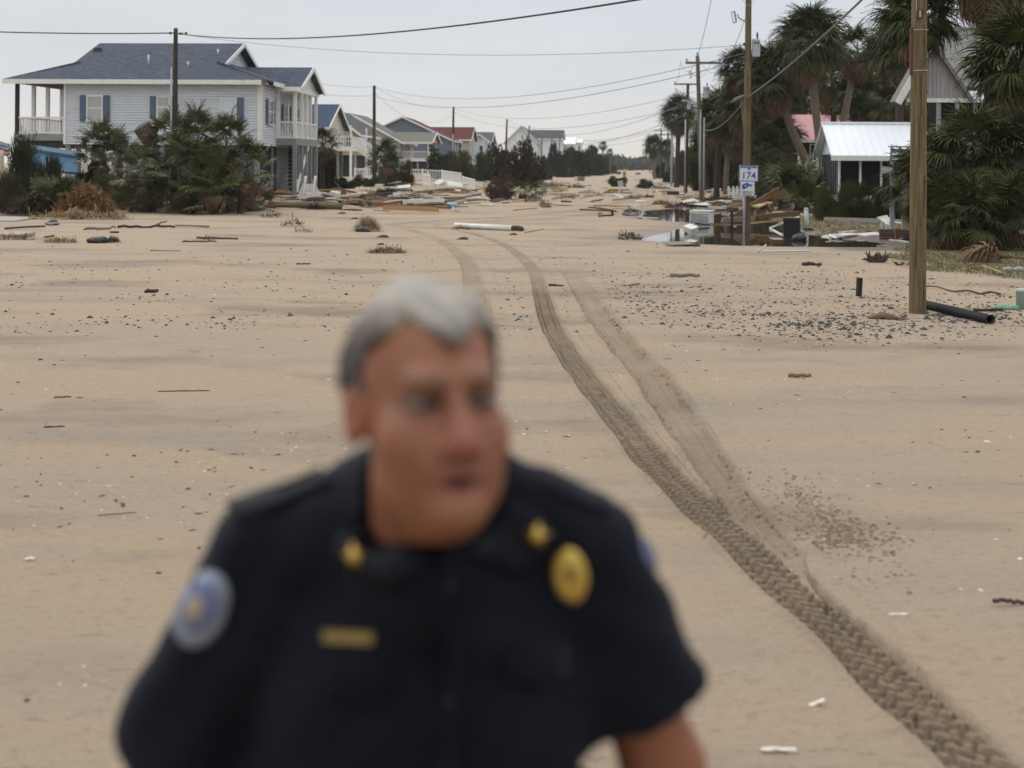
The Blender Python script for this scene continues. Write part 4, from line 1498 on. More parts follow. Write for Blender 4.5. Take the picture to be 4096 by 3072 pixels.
def straw_heap(n, rx, ry, rz, seed, thick=0.006, L=0.5):
    rs = random.Random(seed)
    b = MB()
    for _ in range(n):
        a, q = rs.uniform(0, 6.28), rs.random() ** 0.5
        h = (1 - q * q) * rz * rs.uniform(0.3, 1.0)
        p = Vector((math.cos(a) * q * rx, math.sin(a) * q * ry, h))
        d = Vector((rs.gauss(0, 1), rs.gauss(0, 1), rs.gauss(0, 0.35))).normalized() * L * rs.uniform(0.4, 1.0)
        mid = p + d * 0.5 + Vector((0, 0, 0.12 * L))
        e = p + d
        e.z = max(e.z, 0.0)
        sd_ = d.cross(Vector((0, 0, 1)))
        sd_ = (sd_.normalized() if sd_.length > 1e-4 else Vector((1, 0, 0))) * thick
        up = Vector((0, 0, thick))
        b.add([p - sd_, p + sd_, mid + sd_ + up, mid - sd_ + up, e], [(0, 1, 2, 3), (3, 2, 4)])
    return b
# ================================================================ houses (street frame: u across, v along, z up)
class House:
    def __init__(self, name, label, u0, v0, z0, cat='house'):
        self.o = Vector((u0, v0, z0))
        self.e = thing(name, label, cat, W(u0, v0, z0), (0, 0, -TH))

    def add(self, name, mb, material, parent=None, smooth=False):
        mb.v = [(x - self.o.x, y - self.o.y, z - self.o.z) for x, y, z in mb.v]
        return part(name, mb, material, parent or self.e, smooth)

    def copies(self, name, o, offs, parent=None):
        for d_ in offs:
            c = bpy.data.objects.new(name, o.data)
            col.objects.link(c)
            c.parent = parent or self.e
            c.location = o.location + Vector(d_)

    def boards_front(self, u0, u1, v, z0, z1, n, mat, name='siding_board'):
        h = (z1 - z0) / n
        o = self.add(name, MB().prism([(v, z0), (v - 0.080, z0), (v - 0.008, z0 + h * 0.995), (v, z0 + h * 0.995)], u0, u1, 'x'), mat)
        self.copies(name, o, [(0, 0, h * i) for i in range(1, n)])

    def boards_side(self, u, v0, v1, z0, z1, n, mat, name='siding_board'):
        h = (z1 - z0) / n
        o = self.add(name, MB().prism([(u, z0), (u + 0.080, z0), (u + 0.008, z0 + h * 0.995), (u, z0 + h * 0.995)], v0, v1, 'y'), mat)
        self.copies(name, o, [(0, 0, h * i) for i in range(1, n)])

    def window(self, face, a0, a1, plane, z0, z1, trim='trim_white', shutters='', inside='glass', fw=0.06, sm='shutter_blue', sw=0.30):
        """face 'f': on a wall facing the camera at v=plane; 's': on a wall facing the street at u=plane"""
        def bx(m, p0, p1, d0, d1, q0, q1):
            if face == 'f':
                return m.box(p0, p1, plane - d1, plane - d0, q0, q1)
            return m.box(plane + d0, plane + d1, p0, p1, q0, q1)
        m = MB()
        zm = (z0 + z1) / 2
        bx(m, a0, a0 + fw, 0.0, 0.08, z0, z1)
        bx(m, a1 - fw, a1, 0.0, 0.08, z0, z1)
        bx(m, a0 + fw, a1 - fw, 0.0, 0.078, z1 - fw, z1)
        bx(m, a0 - 0.03, a1 + 0.03, 0.0, 0.10, z0 - fw, z0)
        w_ = self.add('window', m, trim)
        self.add('sash', bx(MB(), a0 + fw, a1 - fw, 0.02, 0.066, zm - 0.025, zm + 0.025), trim, w_)
        self.add('pane', bx(MB(), a0 + fw, a1 - fw, 0.03, 0.046, zm + 0.025, z1 - fw), inside, w_)
        self.add('pane', bx(MB(), a0 + fw, a1 - fw, 0.03, 0.052, z0, zm - 0.025), inside, w_)
        for sd_ in shutters:
            q0, q1 = (a0 - sw - 0.02, a0 - 0.02) if sd_ == 'l' else (a1 + 0.02, a1 + 0.02 + sw)
            s_ = self.add('shutter', bx(MB(), q0, q1, 0.03, 0.06, z0 - 0.03, z1 + 0.02), sm)
            for r0, r1 in ((z0 + 0.06, zm - 0.05), (zm + 0.05, z1 - 0.06)):
                self.add('shutter_panel', bx(MB(), q0 + 0.05, q1 - 0.05, 0.06, 0.075, r0, r1), sm, s_)
        return w_

    def rail(self, p0, p1, zb, zt, step=0.14, mat='trim_white', bw=0.04, solid_=False):
        p0, p1 = Vector((*p0, 0)), Vector((*p1, 0))
        L = (p1 - p0).length
        m = MB()
        m.bar((p0.x, p0.y, zt - 0.04), (p1.x, p1.y, zt - 0.04), 0.09, 0.08)
        m.bar((p0.x, p0.y, zb + 0.10), (p1.x, p1.y, zb + 0.10), 0.06, 0.07)
        r_ = self.add('railing', m, mat)
        n = max(2, int(L / step))
        b0 = self.add('baluster', MB().box(p0.x - bw / 2, p0.x + bw / 2, p0.y - bw / 2, p0.y + bw / 2, zb + 0.13, zt - 0.08), mat, r_)
        d_ = (p1 - p0) / n
        b0.location = tuple(d_ * 0.5)
        for i in range(1, n):
            c = bpy.data.objects.new('baluster', b0.data)
            col.objects.link(c)
            c.parent = r_
            c.location = tuple(d_ * (i + 0.5))
        return r_

    def post(self, u, v, z0, z1, w_=0.14, mat='trim_white', name='post'):
        return self.add(name, MB().box(u - w_ / 2, u + w_ / 2, v - w_ / 2, v + w_ / 2, z0, z1), mat)

    def gable_roof(self, u0, u1, v0, v1, ze, zr, ridge, mat, over=0.4, t=0.14, fascia='trim_white', name='roof', wall=None):
        """ridge 'v': ridge runs along the street (gable faces the camera); 'u': ridge across"""
        if ridge == 'v':
            um = (u0 + u1) / 2
            s = (zr - ze) / (um - u0)
            a, b = (u0 - over, ze - s * over), (u1 + over, ze - s * over)
            quads = [[(a[0], v0 - over, a[1]), (um, v0 - over, zr), (um, v1 + over, zr), (a[0], v1 + over, a[1])], [(um, v0 - over, zr), (b[0], v0 - over, b[1]), (b[0], v1 + over, b[1]), (um, v1 + over, zr)]]
            rake = [((a[0], v0 - over - 0.02, a[1] - 0.08), (um, v0 - over - 0.02, zr - 0.08)), ((um, v0 - over - 0.02, zr - 0.08), (b[0], v0 - over - 0.02, b[1] - 0.08))]
            eaves = [((b[0] + 0.02, v0 - over, b[1] - 0.10), (b[0] + 0.02, v1 + over, b[1] - 0.10))]
            gab = MB().prism([(u0, ze - 0.1), (u1, ze - 0.1), (um, zr - 0.16)], v0, v1, 'y')
        else:
            vm = (v0 + v1) / 2
            s = (zr - ze) / (vm - v0)
            a, b = (v0 - over, ze - s * over), (v1 + over, ze - s * over)
            quads = [[(u0 - over, a[0], a[1]), (u1 + over, a[0], a[1]), (u1 + over, vm, zr), (u0 - over, vm, zr)], [(u0 - over, vm, zr), (u1 + over, vm, zr), (u1 + over, b[0], b[1]), (u0 - over, b[0], b[1])]]
            rake = [((u1 + over + 0.02, a[0], a[1] - 0.08), (u1 + over + 0.02, vm, zr - 0.08)), ((u1 + over + 0.02, vm, zr - 0.08), (u1 + over + 0.02, b[0], b[1] - 0.08))]
            eaves = [((u0 - over, a[0] - 0.02, a[1] - 0.10), (u1 + over, a[0] - 0.02, a[1] - 0.10))]
            gab = MB().prism([(v0, ze - 0.1), (v1, ze - 0.1), (vm, zr - 0.16)], u0, u1, 'x')
        m = MB()
        for q in quads:
            m.slab(q, t)
        r_ = self.add(name, m, mat)
        for p0, p1 in rake:
            self.add('rake_board', MB().bar(p0, p1, 0.05, 0.22, (0, 0, 1)), fascia, r_)
        for p0, p1 in eaves:
            self.add('fascia', MB().bar(p0, p1, 0.05, 0.22, (0, 0, 1)), fascia, r_)
        if wall:
            self.add('gable', gab, wall)
        return r_

def lattice(m, a0, a1, z0, z1, plane, face, step=0.16, w_=0.035):
    L, Hh = a1 - a0, z1 - z0
    k = -Hh
    while k < L:
        for sgn in (1, -1):
            p, q = max(k, 0), min(k + Hh, L)
            if q - p > 0.05:
                za, zb = (p - k, q - k) if sgn == 1 else (Hh - (p - k), Hh - (q - k))
                d0 = 0.0 if sgn == 1 else 0.02
                if face == 'f':
                    m.bar((a0 + p, plane - d0, z0 + za), (a0 + q, plane - d0, z0 + zb), w_, 0.015, (0, 1, 0))
                else:
                    m.bar((plane + d0, a0 + p, z0 + za), (plane + d0, a0 + q, z0 + zb), w_, 0.015, (1, 0, 0))
        k += step
    return m

# ---- the white house on stilts with the blue-grey roof
V0 = 68.0
uR, _ = wall_u(1038, 560, V0)
uL, _ = wall_u(258, 560, V0)
ZB, ZE = wall_u(700, 579, V0)[1], wall_u(700, 331, V0)[1]
V1 = 79.6
GZ = 0.62
h = House('stilt_house', 'white sided house on stilts with blue grey hipped roof and shuttered windows', (uL + uR) / 2, V0, GZ)
h.add('wall', MB().box(uL, uR, V0, V1, ZB, ZE + 0.05), 'siding_white')
h.boards_front(uL, uR - 0.10, V0, ZB, ZE, 23, 'siding_white')
h.boards_side(uR, V0 + 0.10, V1, ZB, ZE, 23, 'siding_white')
h.add('corner_board', MB().box(uR - 0.10, uR + 0.09, V0 - 0.09, V0 + 0.10, ZB - 0.01, ZE), 'trim_white')
h.add('corner_board', MB().box(uL - 0.03, uL + 0.09, V0 - 0.092, V0 + 0.02, ZB - 0.01, ZE), 'trim_white')
for pl, pr, pt_, pb, shs, ins in ((348, 413, 382, 484, 'lr', 'curtain'), (628, 681, 386, 472, 'lr', 'curtain'), (882, 948, 392, 488, 'r', 'paper_blind')):
    a0, z1 = wall_u(pl, pt_, V0 - 0.05)
    a1, z0 = wall_u(pr, pb, V0 - 0.05)
    h.window('f', a0, a1, V0 - 0.072, z0, z1, shutters=shs, inside=ins, sw=0.31)
va, z1 = wall_v(1066, 398, uR)
vb, z0 = wall_v(1084, 497, uR)
h.window('s', va, vb, uR + 0.072, z0, z1, shutters='lr', sw=0.36)
# porch on the left end
PL = uL - 2.55
PF, PR = ZB + 0.46, ZB + 1.33
h.add('porch_deck', MB().box(PL, uL, V0, V1, PF - 0.30, PF), 'grey_wood')
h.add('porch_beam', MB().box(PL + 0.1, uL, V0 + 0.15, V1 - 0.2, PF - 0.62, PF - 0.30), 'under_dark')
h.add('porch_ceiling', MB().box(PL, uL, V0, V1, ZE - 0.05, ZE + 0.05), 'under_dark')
for i, v in enumerate((V0 + 0.1, V0 + 2.1, V0 + 3.9, V0 + 5.8, V0 + 8.5, V1 - 0.15)):
    h.post(PL + 0.12, v, PF, ZE, 0.17, 'dark_wood' if i == 0 else 'trim_white')
h.rail((PL + 0.2, V0 + 0.08), (uL - 0.05, V0 + 0.08), PF - 0.02, PR)
h.rail((PL + 0.12, V0 + 0.2), (PL + 0.12, V1 - 0.2), PF - 0.02, PR, 0.2)
# roof: hipped skirt with gablets
OV = 0.5
s_ = 0.362
ve, vb_ = V0 - OV, V1 + OV
zeave = ZE + 0.14
ul, ur = PL - 0.35, uR + 0.45
um0, um1 = ul + 2.5, ur - 2.75
zk = zeave + s_ * 2.6
vm = (ve + vb_) / 2
zr = zeave + s_ * (vm - ve)
m = MB()
kv = ve + 2.6
kb = vb_ - 2.6
m.slab([(ul, ve, zeave), (ur, ve, zeave), (um1, kv, zk), (um1, vm, zr), (um0, vm, zr), (um0, kv, zk)], 0.10)
m.slab([(ur, vb_, zeave), (ul, vb_, zeave), (um0, kb, zk), (um0, vm, zr), (um1, vm, zr), (um1, kb, zk)], 0.10)
m.slab([(ur, ve, zeave), (ur, vb_, zeave), (um1 - 0.4, kb, zk + 0.14), (um1 - 0.4, kv, zk + 0.14)], 0.10)
m.slab([(ul, vb_, zeave), (ul, ve, zeave), (um0 + 0.3, kv, zk + 0.1), (um0 + 0.3, kb, zk + 0.1)], 0.10)
rf = h.add('roof', m, 'shingle_blue')
h.add('gablet', MB().prism([(kv + 0.1, zk), (kb - 0.1, zk), (vm, zr - 0.18)], um1 - 0.55, um1 - 0.45, 'x'), 'siding_white', rf)
for k in range(8):
    z = zk + 0.02 + k * 0.15
    wv_ = (vm - kv - 0.15) * (1 - (z + 0.16 - zk) / (zr - zk)) - 0.12
    if wv_ > 0.2:
        h.add('gablet_board', MB().prism([(um1 - 0.45, z), (um1 - 0.415, z), (um1 - 0.437, z + 0.149), (um1 - 0.45, z + 0.149)], vm - wv_, vm + wv_, 'y'), 'siding_white', rf)
h.add('rake_board', MB().bar((um1 + 0.03, kv - 0.02, zk - 0.08), (um1 + 0.03, vm, zr - 0.08), 0.05, 0.20), 'trim_white', rf)
h.add('rake_board', MB().bar((um1 + 0.03, vm, zr - 0.08), (um1 + 0.03, kb, zk - 0.08), 0.05, 0.20), 'trim_white', rf)
h.add('fascia', MB().box(ul - 0.02, ur - 0.25, ve - 0.04, ve, zeave - 0.24, zeave - 0.015), 'trim_white', rf)
h.add('broken_fascia', MB().box(ur - 0.25, ur + 0.0, ve - 0.012, ve + 0.02, zeave - 0.20, zeave - 0.03), 'lumber_brown', rf)
h.add('fascia', MB().box(ur, ur + 0.04, ve + 1.4, vb_, zeave - 0.22, zeave - 0.015), 'trim_white', rf)
h.add('soffit', MB().box(ul + 0.02, ur - 0.02, ve + 0.002, V0 - 0.096, zeave - 0.20, zeave - 0.15), 'trim_white', rf)
for px, py, hh in ((594, 255, 0.42), (752, 270, 0.24), (872, 207, 0.24)):
    u_, z_ = wall_u(px, py, 70.5)
    vv = ve + (z_ - zeave) / s_
    vv = min(max(vv, ve + 0.5), vm - 0.3)
    u_, z_ = wall_u(px, py, vv)
    zz = zeave + s_ * (vv - ve)
    h.add('vent_pipe', MB().tube([(u_, vv, zz - 0.05), (u_, vv, zz + hh)], 0.05, 8), 'debris_white', rf, True)
u_, z_ = wall_u(395, 205, 72.5)
h.add('roof_vent', MB().box(u_ - 0.18, u_ + 0.18, 72.2, 72.5, zeave + s_ * (72.2 - ve) - 0.05, zeave + s_ * (72.5 - ve) + 0.10), 'shingle_dark', rf)
# street porch with its own gable
pv0, pv1 = 71.3, 76.4
pu = uR + 1.0
pz, pzt = ZB + 0.40, ZB + 1.27
zpe = ZE + 0.02
h.gable_roof(uR - 2.6, pu + 0.05, pv0, pv1, zpe + 0.1, zpe + 1.15, 'u', 'shingle_blue', 0.35, 0.10, name='porch_roof', wall='siding_white')
h.add('porch_beam', MB().box(uR, pu + 0.1, pv0 - 0.1, pv1 + 0.1, zpe - 0.28, zpe - 0.02), 'trim_white')
h.add('porch_deck', MB().box(uR + 0.04, pu + 0.08, pv0 - 0.05, pv1 + 0.05, pz - 0.34, pz), 'grey_wood')
for v in (pv0, pv0 + 1.5, pv0 + 2.6, pv0 + 3.7, pv1):
    h.post(pu, v, pz, zpe - 0.28, 0.15)
    h.post(pu, v, GZ - 0.2, pz - 0.34, 0.20, 'grey_wood', 'stilt')
h.post(uR + 0.12, pv0, pz, zpe - 0.28, 0.15)
h.rail((uR + 0.15, pv0), (pu, pv0), pz - 0.03, pzt, 0.13)
h.rail((pu, pv0), (pu, pv1), pz - 0.03, pzt, 0.16)
for a, b in ((72.6, 73.2), (74.4, 75.0), (75.5, 76.0)):
    h.window('s', a, b, uR + 0.072, ZB + 0.95, ZB + 2.15, shutters='lr', sw=0.26)
h.add('front_door', MB().box(uR + 0.02, uR + 0.09, 73.55, 74.0, pz, ZB + 2.3), 'trim_white')
# under the house: stilts, lattice skirts, stair
for u in np.linspace(uL + 0.15, uR - 0.15, 5):
    for v in (V0 + 0.15, V0 + 3.6, V0 + 7.5, V1 - 0.2):
        h.post(u, v, GZ - 0.3, ZB, 0.24, 'grey_wood' if v < V0 + 1 else 'under_dark', 'stilt')  # stilts behind the front row take the painted shade tone
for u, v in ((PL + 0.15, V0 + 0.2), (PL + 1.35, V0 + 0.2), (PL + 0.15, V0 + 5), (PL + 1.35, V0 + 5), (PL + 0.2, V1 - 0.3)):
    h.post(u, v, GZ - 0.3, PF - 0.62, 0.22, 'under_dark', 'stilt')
h.add('stilt_shade_box', MB().box(uL + 2.2, uR - 1.0, V0 + 2.5, V1 - 0.6, GZ - 0.2, ZB - 0.03), 'under_dark')  # dark box added to make the space under the house read as shade
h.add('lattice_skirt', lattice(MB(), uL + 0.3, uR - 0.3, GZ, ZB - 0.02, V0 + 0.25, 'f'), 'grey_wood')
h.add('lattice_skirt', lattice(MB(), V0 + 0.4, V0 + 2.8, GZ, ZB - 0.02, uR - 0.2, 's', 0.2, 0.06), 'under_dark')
sl = MB()
for k in range(20):
    z = GZ + 0.05 + k * 0.11
    if z < ZB - 0.1:
        sl.box(uR - 0.16, uR - 0.12, V0 + 3.0, V0 + 6.8, z, z + 0.075)
h.add('slatted_wall', sl, 'grey_wood')
st = MB()
for k in range(10):
    z = GZ + 0.2 + k * 0.20
    st.box(uR + 0.15, uR + 0.95, pv0 + 0.6 + k * 0.27, pv0 + 0.9 + k * 0.27, z, z + 0.05)
stair = h.add('stair', st, 'grey_wood')
h.add('stringer', MB().bar((uR + 1.0, pv0 + 0.5, GZ), (uR + 1.0, pv0 + 3.3, pz - 0.3), 0.05, 0.28), 'trim_white', stair)

# ---- the row of beach houses down the left side
def row_house(name, label, v0, dv, pxl, pxr, pye, pyr, ridge, wallm, roofm, zf, trim='trim_white', wins=3, over=0.5, deck=None, cat='house'):
    """near face at v0 between two photo columns; eave and ridge read off the picture"""
    a0, ze = wall_u(pxl, pye, v0)
    a1, _ = wall_u(pxr, pye, v0)
    _, zr = wall_u((pxl + pxr) / 2, pyr, v0 + (dv / 2 if ridge == 'u' else 0))
    gz_ = float(zg(*W((a0 + a1) / 2, v0)[:2]))
    H = House(name, label, (a0 + a1) / 2, v0, gz_, cat)
    H.add('wall', MB().box(a0, a1, v0, v0 + dv, zf, ze), wallm)
    H.boards_front(a0, a1, v0, zf, ze, 10, wallm)
    H.boards_side(a1, v0, v0 + dv, zf, ze, 10, wallm)
    H.gable_roof(a0, a1, v0, v0 + dv, ze, zr, ridge, roofm, over, wall=wallm)
    for u in np.linspace(a0 + 0.2, a1 - 0.2, 4):
        for v in (v0 + 0.2, v0 + dv - 0.2):
            H.post(u, v, gz_ - 0.3, zf, 0.25, 'grey_wood', 'stilt')
    H.add('underfloor_shade_box', MB().box(a0 + 0.8, a1 - 0.8, v0 + 1.0, v0 + dv - 0.5, gz_ - 0.2, zf - 0.04), 'under_dark')  # dark block added as the shade beneath the floor
    hz = ze - zf
    for i in range(wins):
        c = v0 + dv * (i + 0.5) / wins
        H.window('s', c - 0.45, c + 0.45, a1 + 0.07, zf + hz * 0.32, zf + hz * 0.85, trim)
    for i in range(max(1, wins - 1)):
        c = a0 + (a1 - a0) * (i + 0.6) / max(1, wins - 1)
        H.window('f', c - 0.4, c + 0.4, v0 - 0.07, zf + hz * 0.32, zf + hz * 0.85, trim)
    if deck:
        d0, d1, dp = deck
        H.add('deck', MB().box(a1 + 0.04, a1 + dp, v0 + d0, v0 + d1, zf - 0.3, zf - 0.02), trim)
        H.rail((a1 + dp - 0.05, v0 + d0), (a1 + dp - 0.05, v0 + d1), zf - 0.05, zf + 0.95, 0.2, trim)
        H.rail((a1 + 0.1, v0 + d0 + 0.05), (a1 + dp, v0 + d0 + 0.05), zf - 0.05, zf + 0.95, 0.2, trim)
        for v in (v0 + d0 + 0.1, v0 + d1 - 0.1):
            H.post(a1 + dp - 0.1, v, gz_ - 0.2, zf - 0.3, 0.2, trim)
            H.post(a1 + dp - 0.1, v, zf + 0.95, ze - 0.05, 0.13, trim)
    return H, a0, a1, ze, zr, gz_

H2, a0, a1, ze, zr, gz_ = row_house('beach_house', 'cream house with bright blue roof right behind the white stilt house', 121, 9, 1010, 1298, 497, 416, 'u', 'cream_siding', 'shingle_bright_blue', 3.45, deck=(0.5, 8.5, 2.3))
# its long white stair down towards the street
st = MB()
p_top, p_bot = Vector((a1 + 2.3, 125, 3.4)), Vector((a1 + 5.0, 125, 1.6))
n = 9
stp = None
for k in range(n):
    q = p_top.lerp(p_bot, (k + 0.5) / n)
    st.box(q.x - 0.16, q.x + 0.16, 124.4, 125.6, q.z - 0.05, q.z)
stair = H2.add('stair', st, 'trim_white')
for vv in (124.35, 125.65):
    H2.add('stringer', MB().bar((p_top.x, vv, p_top.z - 0.1), (p_bot.x, vv, p_bot.z - 0.1), 0.06, 0.3), 'trim_white', stair)
    H2.add('handrail', MB().bar((p_top.x, vv, p_top.z + 0.95), (p_bot.x, vv, p_bot.z + 0.95), 0.07, 0.09), 'trim_white', stair)
    for k in range(15):
        q = p_top.lerp(p_bot, k / 14)
        H2.add('baluster', MB().box(q.x - 0.025, q.x + 0.025, vv - 0.02, vv + 0.02, q.z, q.z + 0.9), 'trim_white', stair)
H2.add('landing', MB().box(p_bot.x, p_bot.x + 1.6, 123.9, 126.1, 1.4, 1.58), 'trim_white')
H2.rail((p_bot.x, 123.95), (p_bot.x + 1.6, 123.95), 1.55, 2.5, 0.17)
H2.rail((p_bot.x + 1.6, 123.95), (p_bot.x + 1.6, 126.1), 1.55, 2.5, 0.17)
q1, q2 = Vector((p_bot.x, 123.9, 1.5)), Vector((p_bot.x - 2.6, 123.9, 0.45))
H2.add('lower_stringer', MB().bar(tuple(q1), tuple(q2), 0.06, 0.3), 'trim_white', stair)
H2.add('lower_handrail', MB().bar((q1.x, 123.9, q1.z + 0.95), (q2.x, 123.9, q2.z + 0.95), 0.07, 0.09), 'trim_white', stair)
for k in range(14):
    q = q1.lerp(q2, k / 13)
    H2.add('lower_baluster', MB().box(q.x - 0.025, q.x + 0.025, 123.88, 123.92, q.z, q.z + 0.9), 'trim_white', stair)

H3, a0, a1, ze, zr, gz_ = row_house('beach_house', 'tan shingled house with charcoal gable roof and white lattice, behind the white stairs', 152, 12, 1205, 1428, 524, 438, 'v', 'tan_siding', 'shingle_grey', 3.0, wins=4)
H3.add('lattice_screen', lattice(MB(), 160, 164, 3.0, 4.6, a1 + 1.0, 's', 0.25, 0.06), 'trim_white')
H4, a0, a1, ze, zr, gz_ = row_house('beach_house', 'beige house with olive roof and a railed balcony facing the street', 178, 12, 1200, 1600, 560, 452, 'v', 'beige_siding', 'shingle_olive', 2.75, wins=2, deck=(0.5, 9, 3.6))
H4.gable_roof(a1 - 3, a1 + 3.7, 178.4, 187.5, ze - 0.05, ze + 1.2, 'u', 'shingle_olive', 0.4, name='balcony_roof', wall='beige_siding')
H4.add('monitor', MB().box(a0 + 2.2, a0 + 4.4, 181, 185, zr - 0.8, zr + 0.35), 'beige_siding')
H4.gable_roof(a0 + 2.2, a0 + 4.4, 181, 185, zr + 0.3, zr + 0.85, 'v', 'shingle_olive', 0.35, name='monitor_roof')
H5, a0, a1, ze, zr, gz_ = row_house('beach_house', 'slate grey house under a wide dark red gable roof', 222, 13, 1420, 1800, 553, 466, 'v', 'slate_siding', 'shingle_red', 2.6, wins=3)
H5b, a0, a1, ze, zr, gz_ = row_house('beach_house', 'low house with dark red cross roof next to the wide red gable', 246, 11, 1690, 1876, 553, 508, 'u', 'beige_siding', 'shingle_red', 2.4, deck=(0.5, 9, 2.6))
row_house('beach_house', 'pale blue house with dark grey roof behind the big round bush', 285, 12, 1840, 1958, 574, 528, 'u', 'pale_blue_siding', 'shingle_grey', 2.4)
row_house('beach_house', 'pale blue annex with a white trimmed gable by the red roofs', 268, 9, 1870, 1962, 568, 536, 'v', 'pale_blue_siding', 'shingle_grey', 2.2, wins=2)
row_house('beach_house', 'tall white house with steep narrow gable behind the leaning dark pole', 330, 16, 2020, 2150, 566, 502, 'v', 'siding_white', 'shingle_grey', 2.0)
row_house('beach_house', 'tall white house with charcoal hipped roof beside the steep white gable', 400, 14, 2120, 2248, 552, 520, 'u', 'siding_white', 'shingle_dark', 2.0)
row_house('beach_house', 'far house with white metal roof above the dark trees', 470, 14, 2236, 2296, 574, 549, 'u', 'siding_white', 'metal_white', 2.0)
row_house('beach_house', 'farthest pale house on the left side with a shallow grey gable', 560, 14, 2340, 2390, 596, 577, 'v', 'siding_white', 'shingle_grey', 2.0)
row_house('beach_house', 'small far house with white roof and vent between the white roofs', 500, 12, 2285, 2325, 568, 555, 'u', 'siding_white', 'metal_white', 2.0)

# ---- right side: screened cabin with the white metal roof
CV0 = 62.0
c0, cze = wall_u(838, 0, CV0)
c0, _ = wall_u(3352, 700, CV0)
_, cze = wall_u(3352, 606, CV0)
c1, _ = wall_u(3700, 700, CV0)
_, cfl = wall_u(3352, 800, CV0)
CV1 = 67.0
_, czr = wall_u(3320, 492, (CV0 + CV1) / 2)
ch_ = House('screened_cabin', 'small pale blue screened cabin with a white standing seam metal roof', (c0 + c1) / 2, CV0, 0.2)
ch_.add('floor', MB().box(c0, c1, CV0, CV1, cfl - 0.05, cfl + 0.2), 'trim_white')
ch_.add('back_wall', MB().box(c0, c1, CV1 - 0.15, CV1, cfl + 0.2, cze), 'grey_siding')
ch_.add('inner_wall', MB().box(c0 + 1.6, c1, CV0 + 2.2, CV0 + 2.3, cfl + 0.2, cze), 'grey_siding')
ch_.window('f', c0 + 1.8, c0 + 2.6, CV0 + 2.18, cfl + 0.6, cze - 0.2)
for i in range(5):
    u = c0 + 0.06 + (c1 - c0 - 0.12) * i / 4
    ch_.post(u, CV0 + 0.06, cfl + 0.2, cze, 0.09, 'trim_white')
for i in range(1, 8):
    v = CV0 + (CV1 - CV0) * i / 8
    ch_.post(c0 + 0.05, v, cfl + 0.2, cze, 0.035, 'grey_paint')
for i in range(4):
    u = c0 + 0.06 + (c1 - c0 - 0.12) * i / 4
    ch_.add('screen_panel', MB().box(u + 0.055, u + (c1 - c0 - 0.12) / 4 - 0.055, CV0 + 0.05, CV0 + 0.06, cfl + 0.2, cze), 'screen_dark')
for i in range(8):
    v = CV0 + (CV1 - CV0) * i / 8
    ch_.add('screen_panel', MB().box(c0 + 0.045, c0 + 0.055, v + 0.05, v + (CV1 - CV0) / 8 - 0.05, cfl + 0.2, cze), 'screen_dark')
ch_.add('table', MB().box(c0 + 0.5, c0 + 1.6, CV0 + 0.6, CV0 + 1.2, cfl + 0.62, cfl + 0.72), 'lumber_yellow')
rf = ch_.gable_roof(c0, c1, CV0, CV1, cze, czr, 'u', 'metal_white', 0.35, 0.06, 'trim_white', wall='pale_blue_siding')
sl_ = (czr - cze) / ((CV1 - CV0) / 2)
for i in range(13):
    u = c0 - 0.33 + (c1 - c0 + 0.66) * i / 12
    ch_.add('roof_seam', MB().bar((u, CV0 - 0.35, cze - sl_ * 0.35 + 0.012), (u, (CV0 + CV1) / 2, czr + 0.012), 0.03, 0.05), 'metal_white', rf)
ch_.add('ridge_cap', MB().box(c0 - 0.37, c1 + 0.37, (CV0 + CV1) / 2 - 0.15, (CV0 + CV1) / 2 + 0.15, czr - 0.04, czr + 0.05), 'metal_white', rf)
for u in (c0 + 0.2, (c0 + c1) / 2, c1 - 0.2):
    for v in (CV0 + 0.2, CV1 - 0.2):
        ch_.post(u, v, 0.0, cfl - 0.05, 0.2, 'concrete', 'pier')
fl = ch_.add('flood_light', MB().box(c0 - 0.42, c0 - 0.28, CV1 - 0.5, CV1 - 0.3, cze - 0.45, cze - 0.35), 'trim_white')

# ---- pink roofed house among the palms
a0, ze = wall_u(3150, 548, 92)
a1, _ = wall_u(3420, 548, 92)
PH = House('pink_roof_house', 'brown house with pink metal roof and white porch rail among the palms', (a0 + a1) / 2, 92, 0.25)
PH.add('wall', MB().box(a0, a1, 94, 101, 1.9, ze), 'dark_wood')
PH.gable_roof(a0 + 0.9, a1, 92, 101, ze, ze + 1.6, 'u', 'metal_pink', 0.4, wall='dark_wood')
PH.add('deck', MB().box(a0 - 0.5, a1, 91.8, 94, 1.0, 1.2), 'trim_white')
PH.rail((a0 - 0.5, 91.9), (a1, 91.9), 1.2, 2.2, 0.25)
for u in np.linspace(a0 - 0.4, a1 - 0.1, 5):
    PH.post(u, 91.95, 1.2, ze, 0.14)
    PH.post(u, 91.95, 0.0, 1.0, 0.2, 'dark_wood', 'stilt')
for i in range(3):
    c = a0 + (a1 - a0) * (i + 0.5) / 3
    PH.window('f', c - 0.45, c + 0.45, 93.98, 2.3, ze - 0.4)

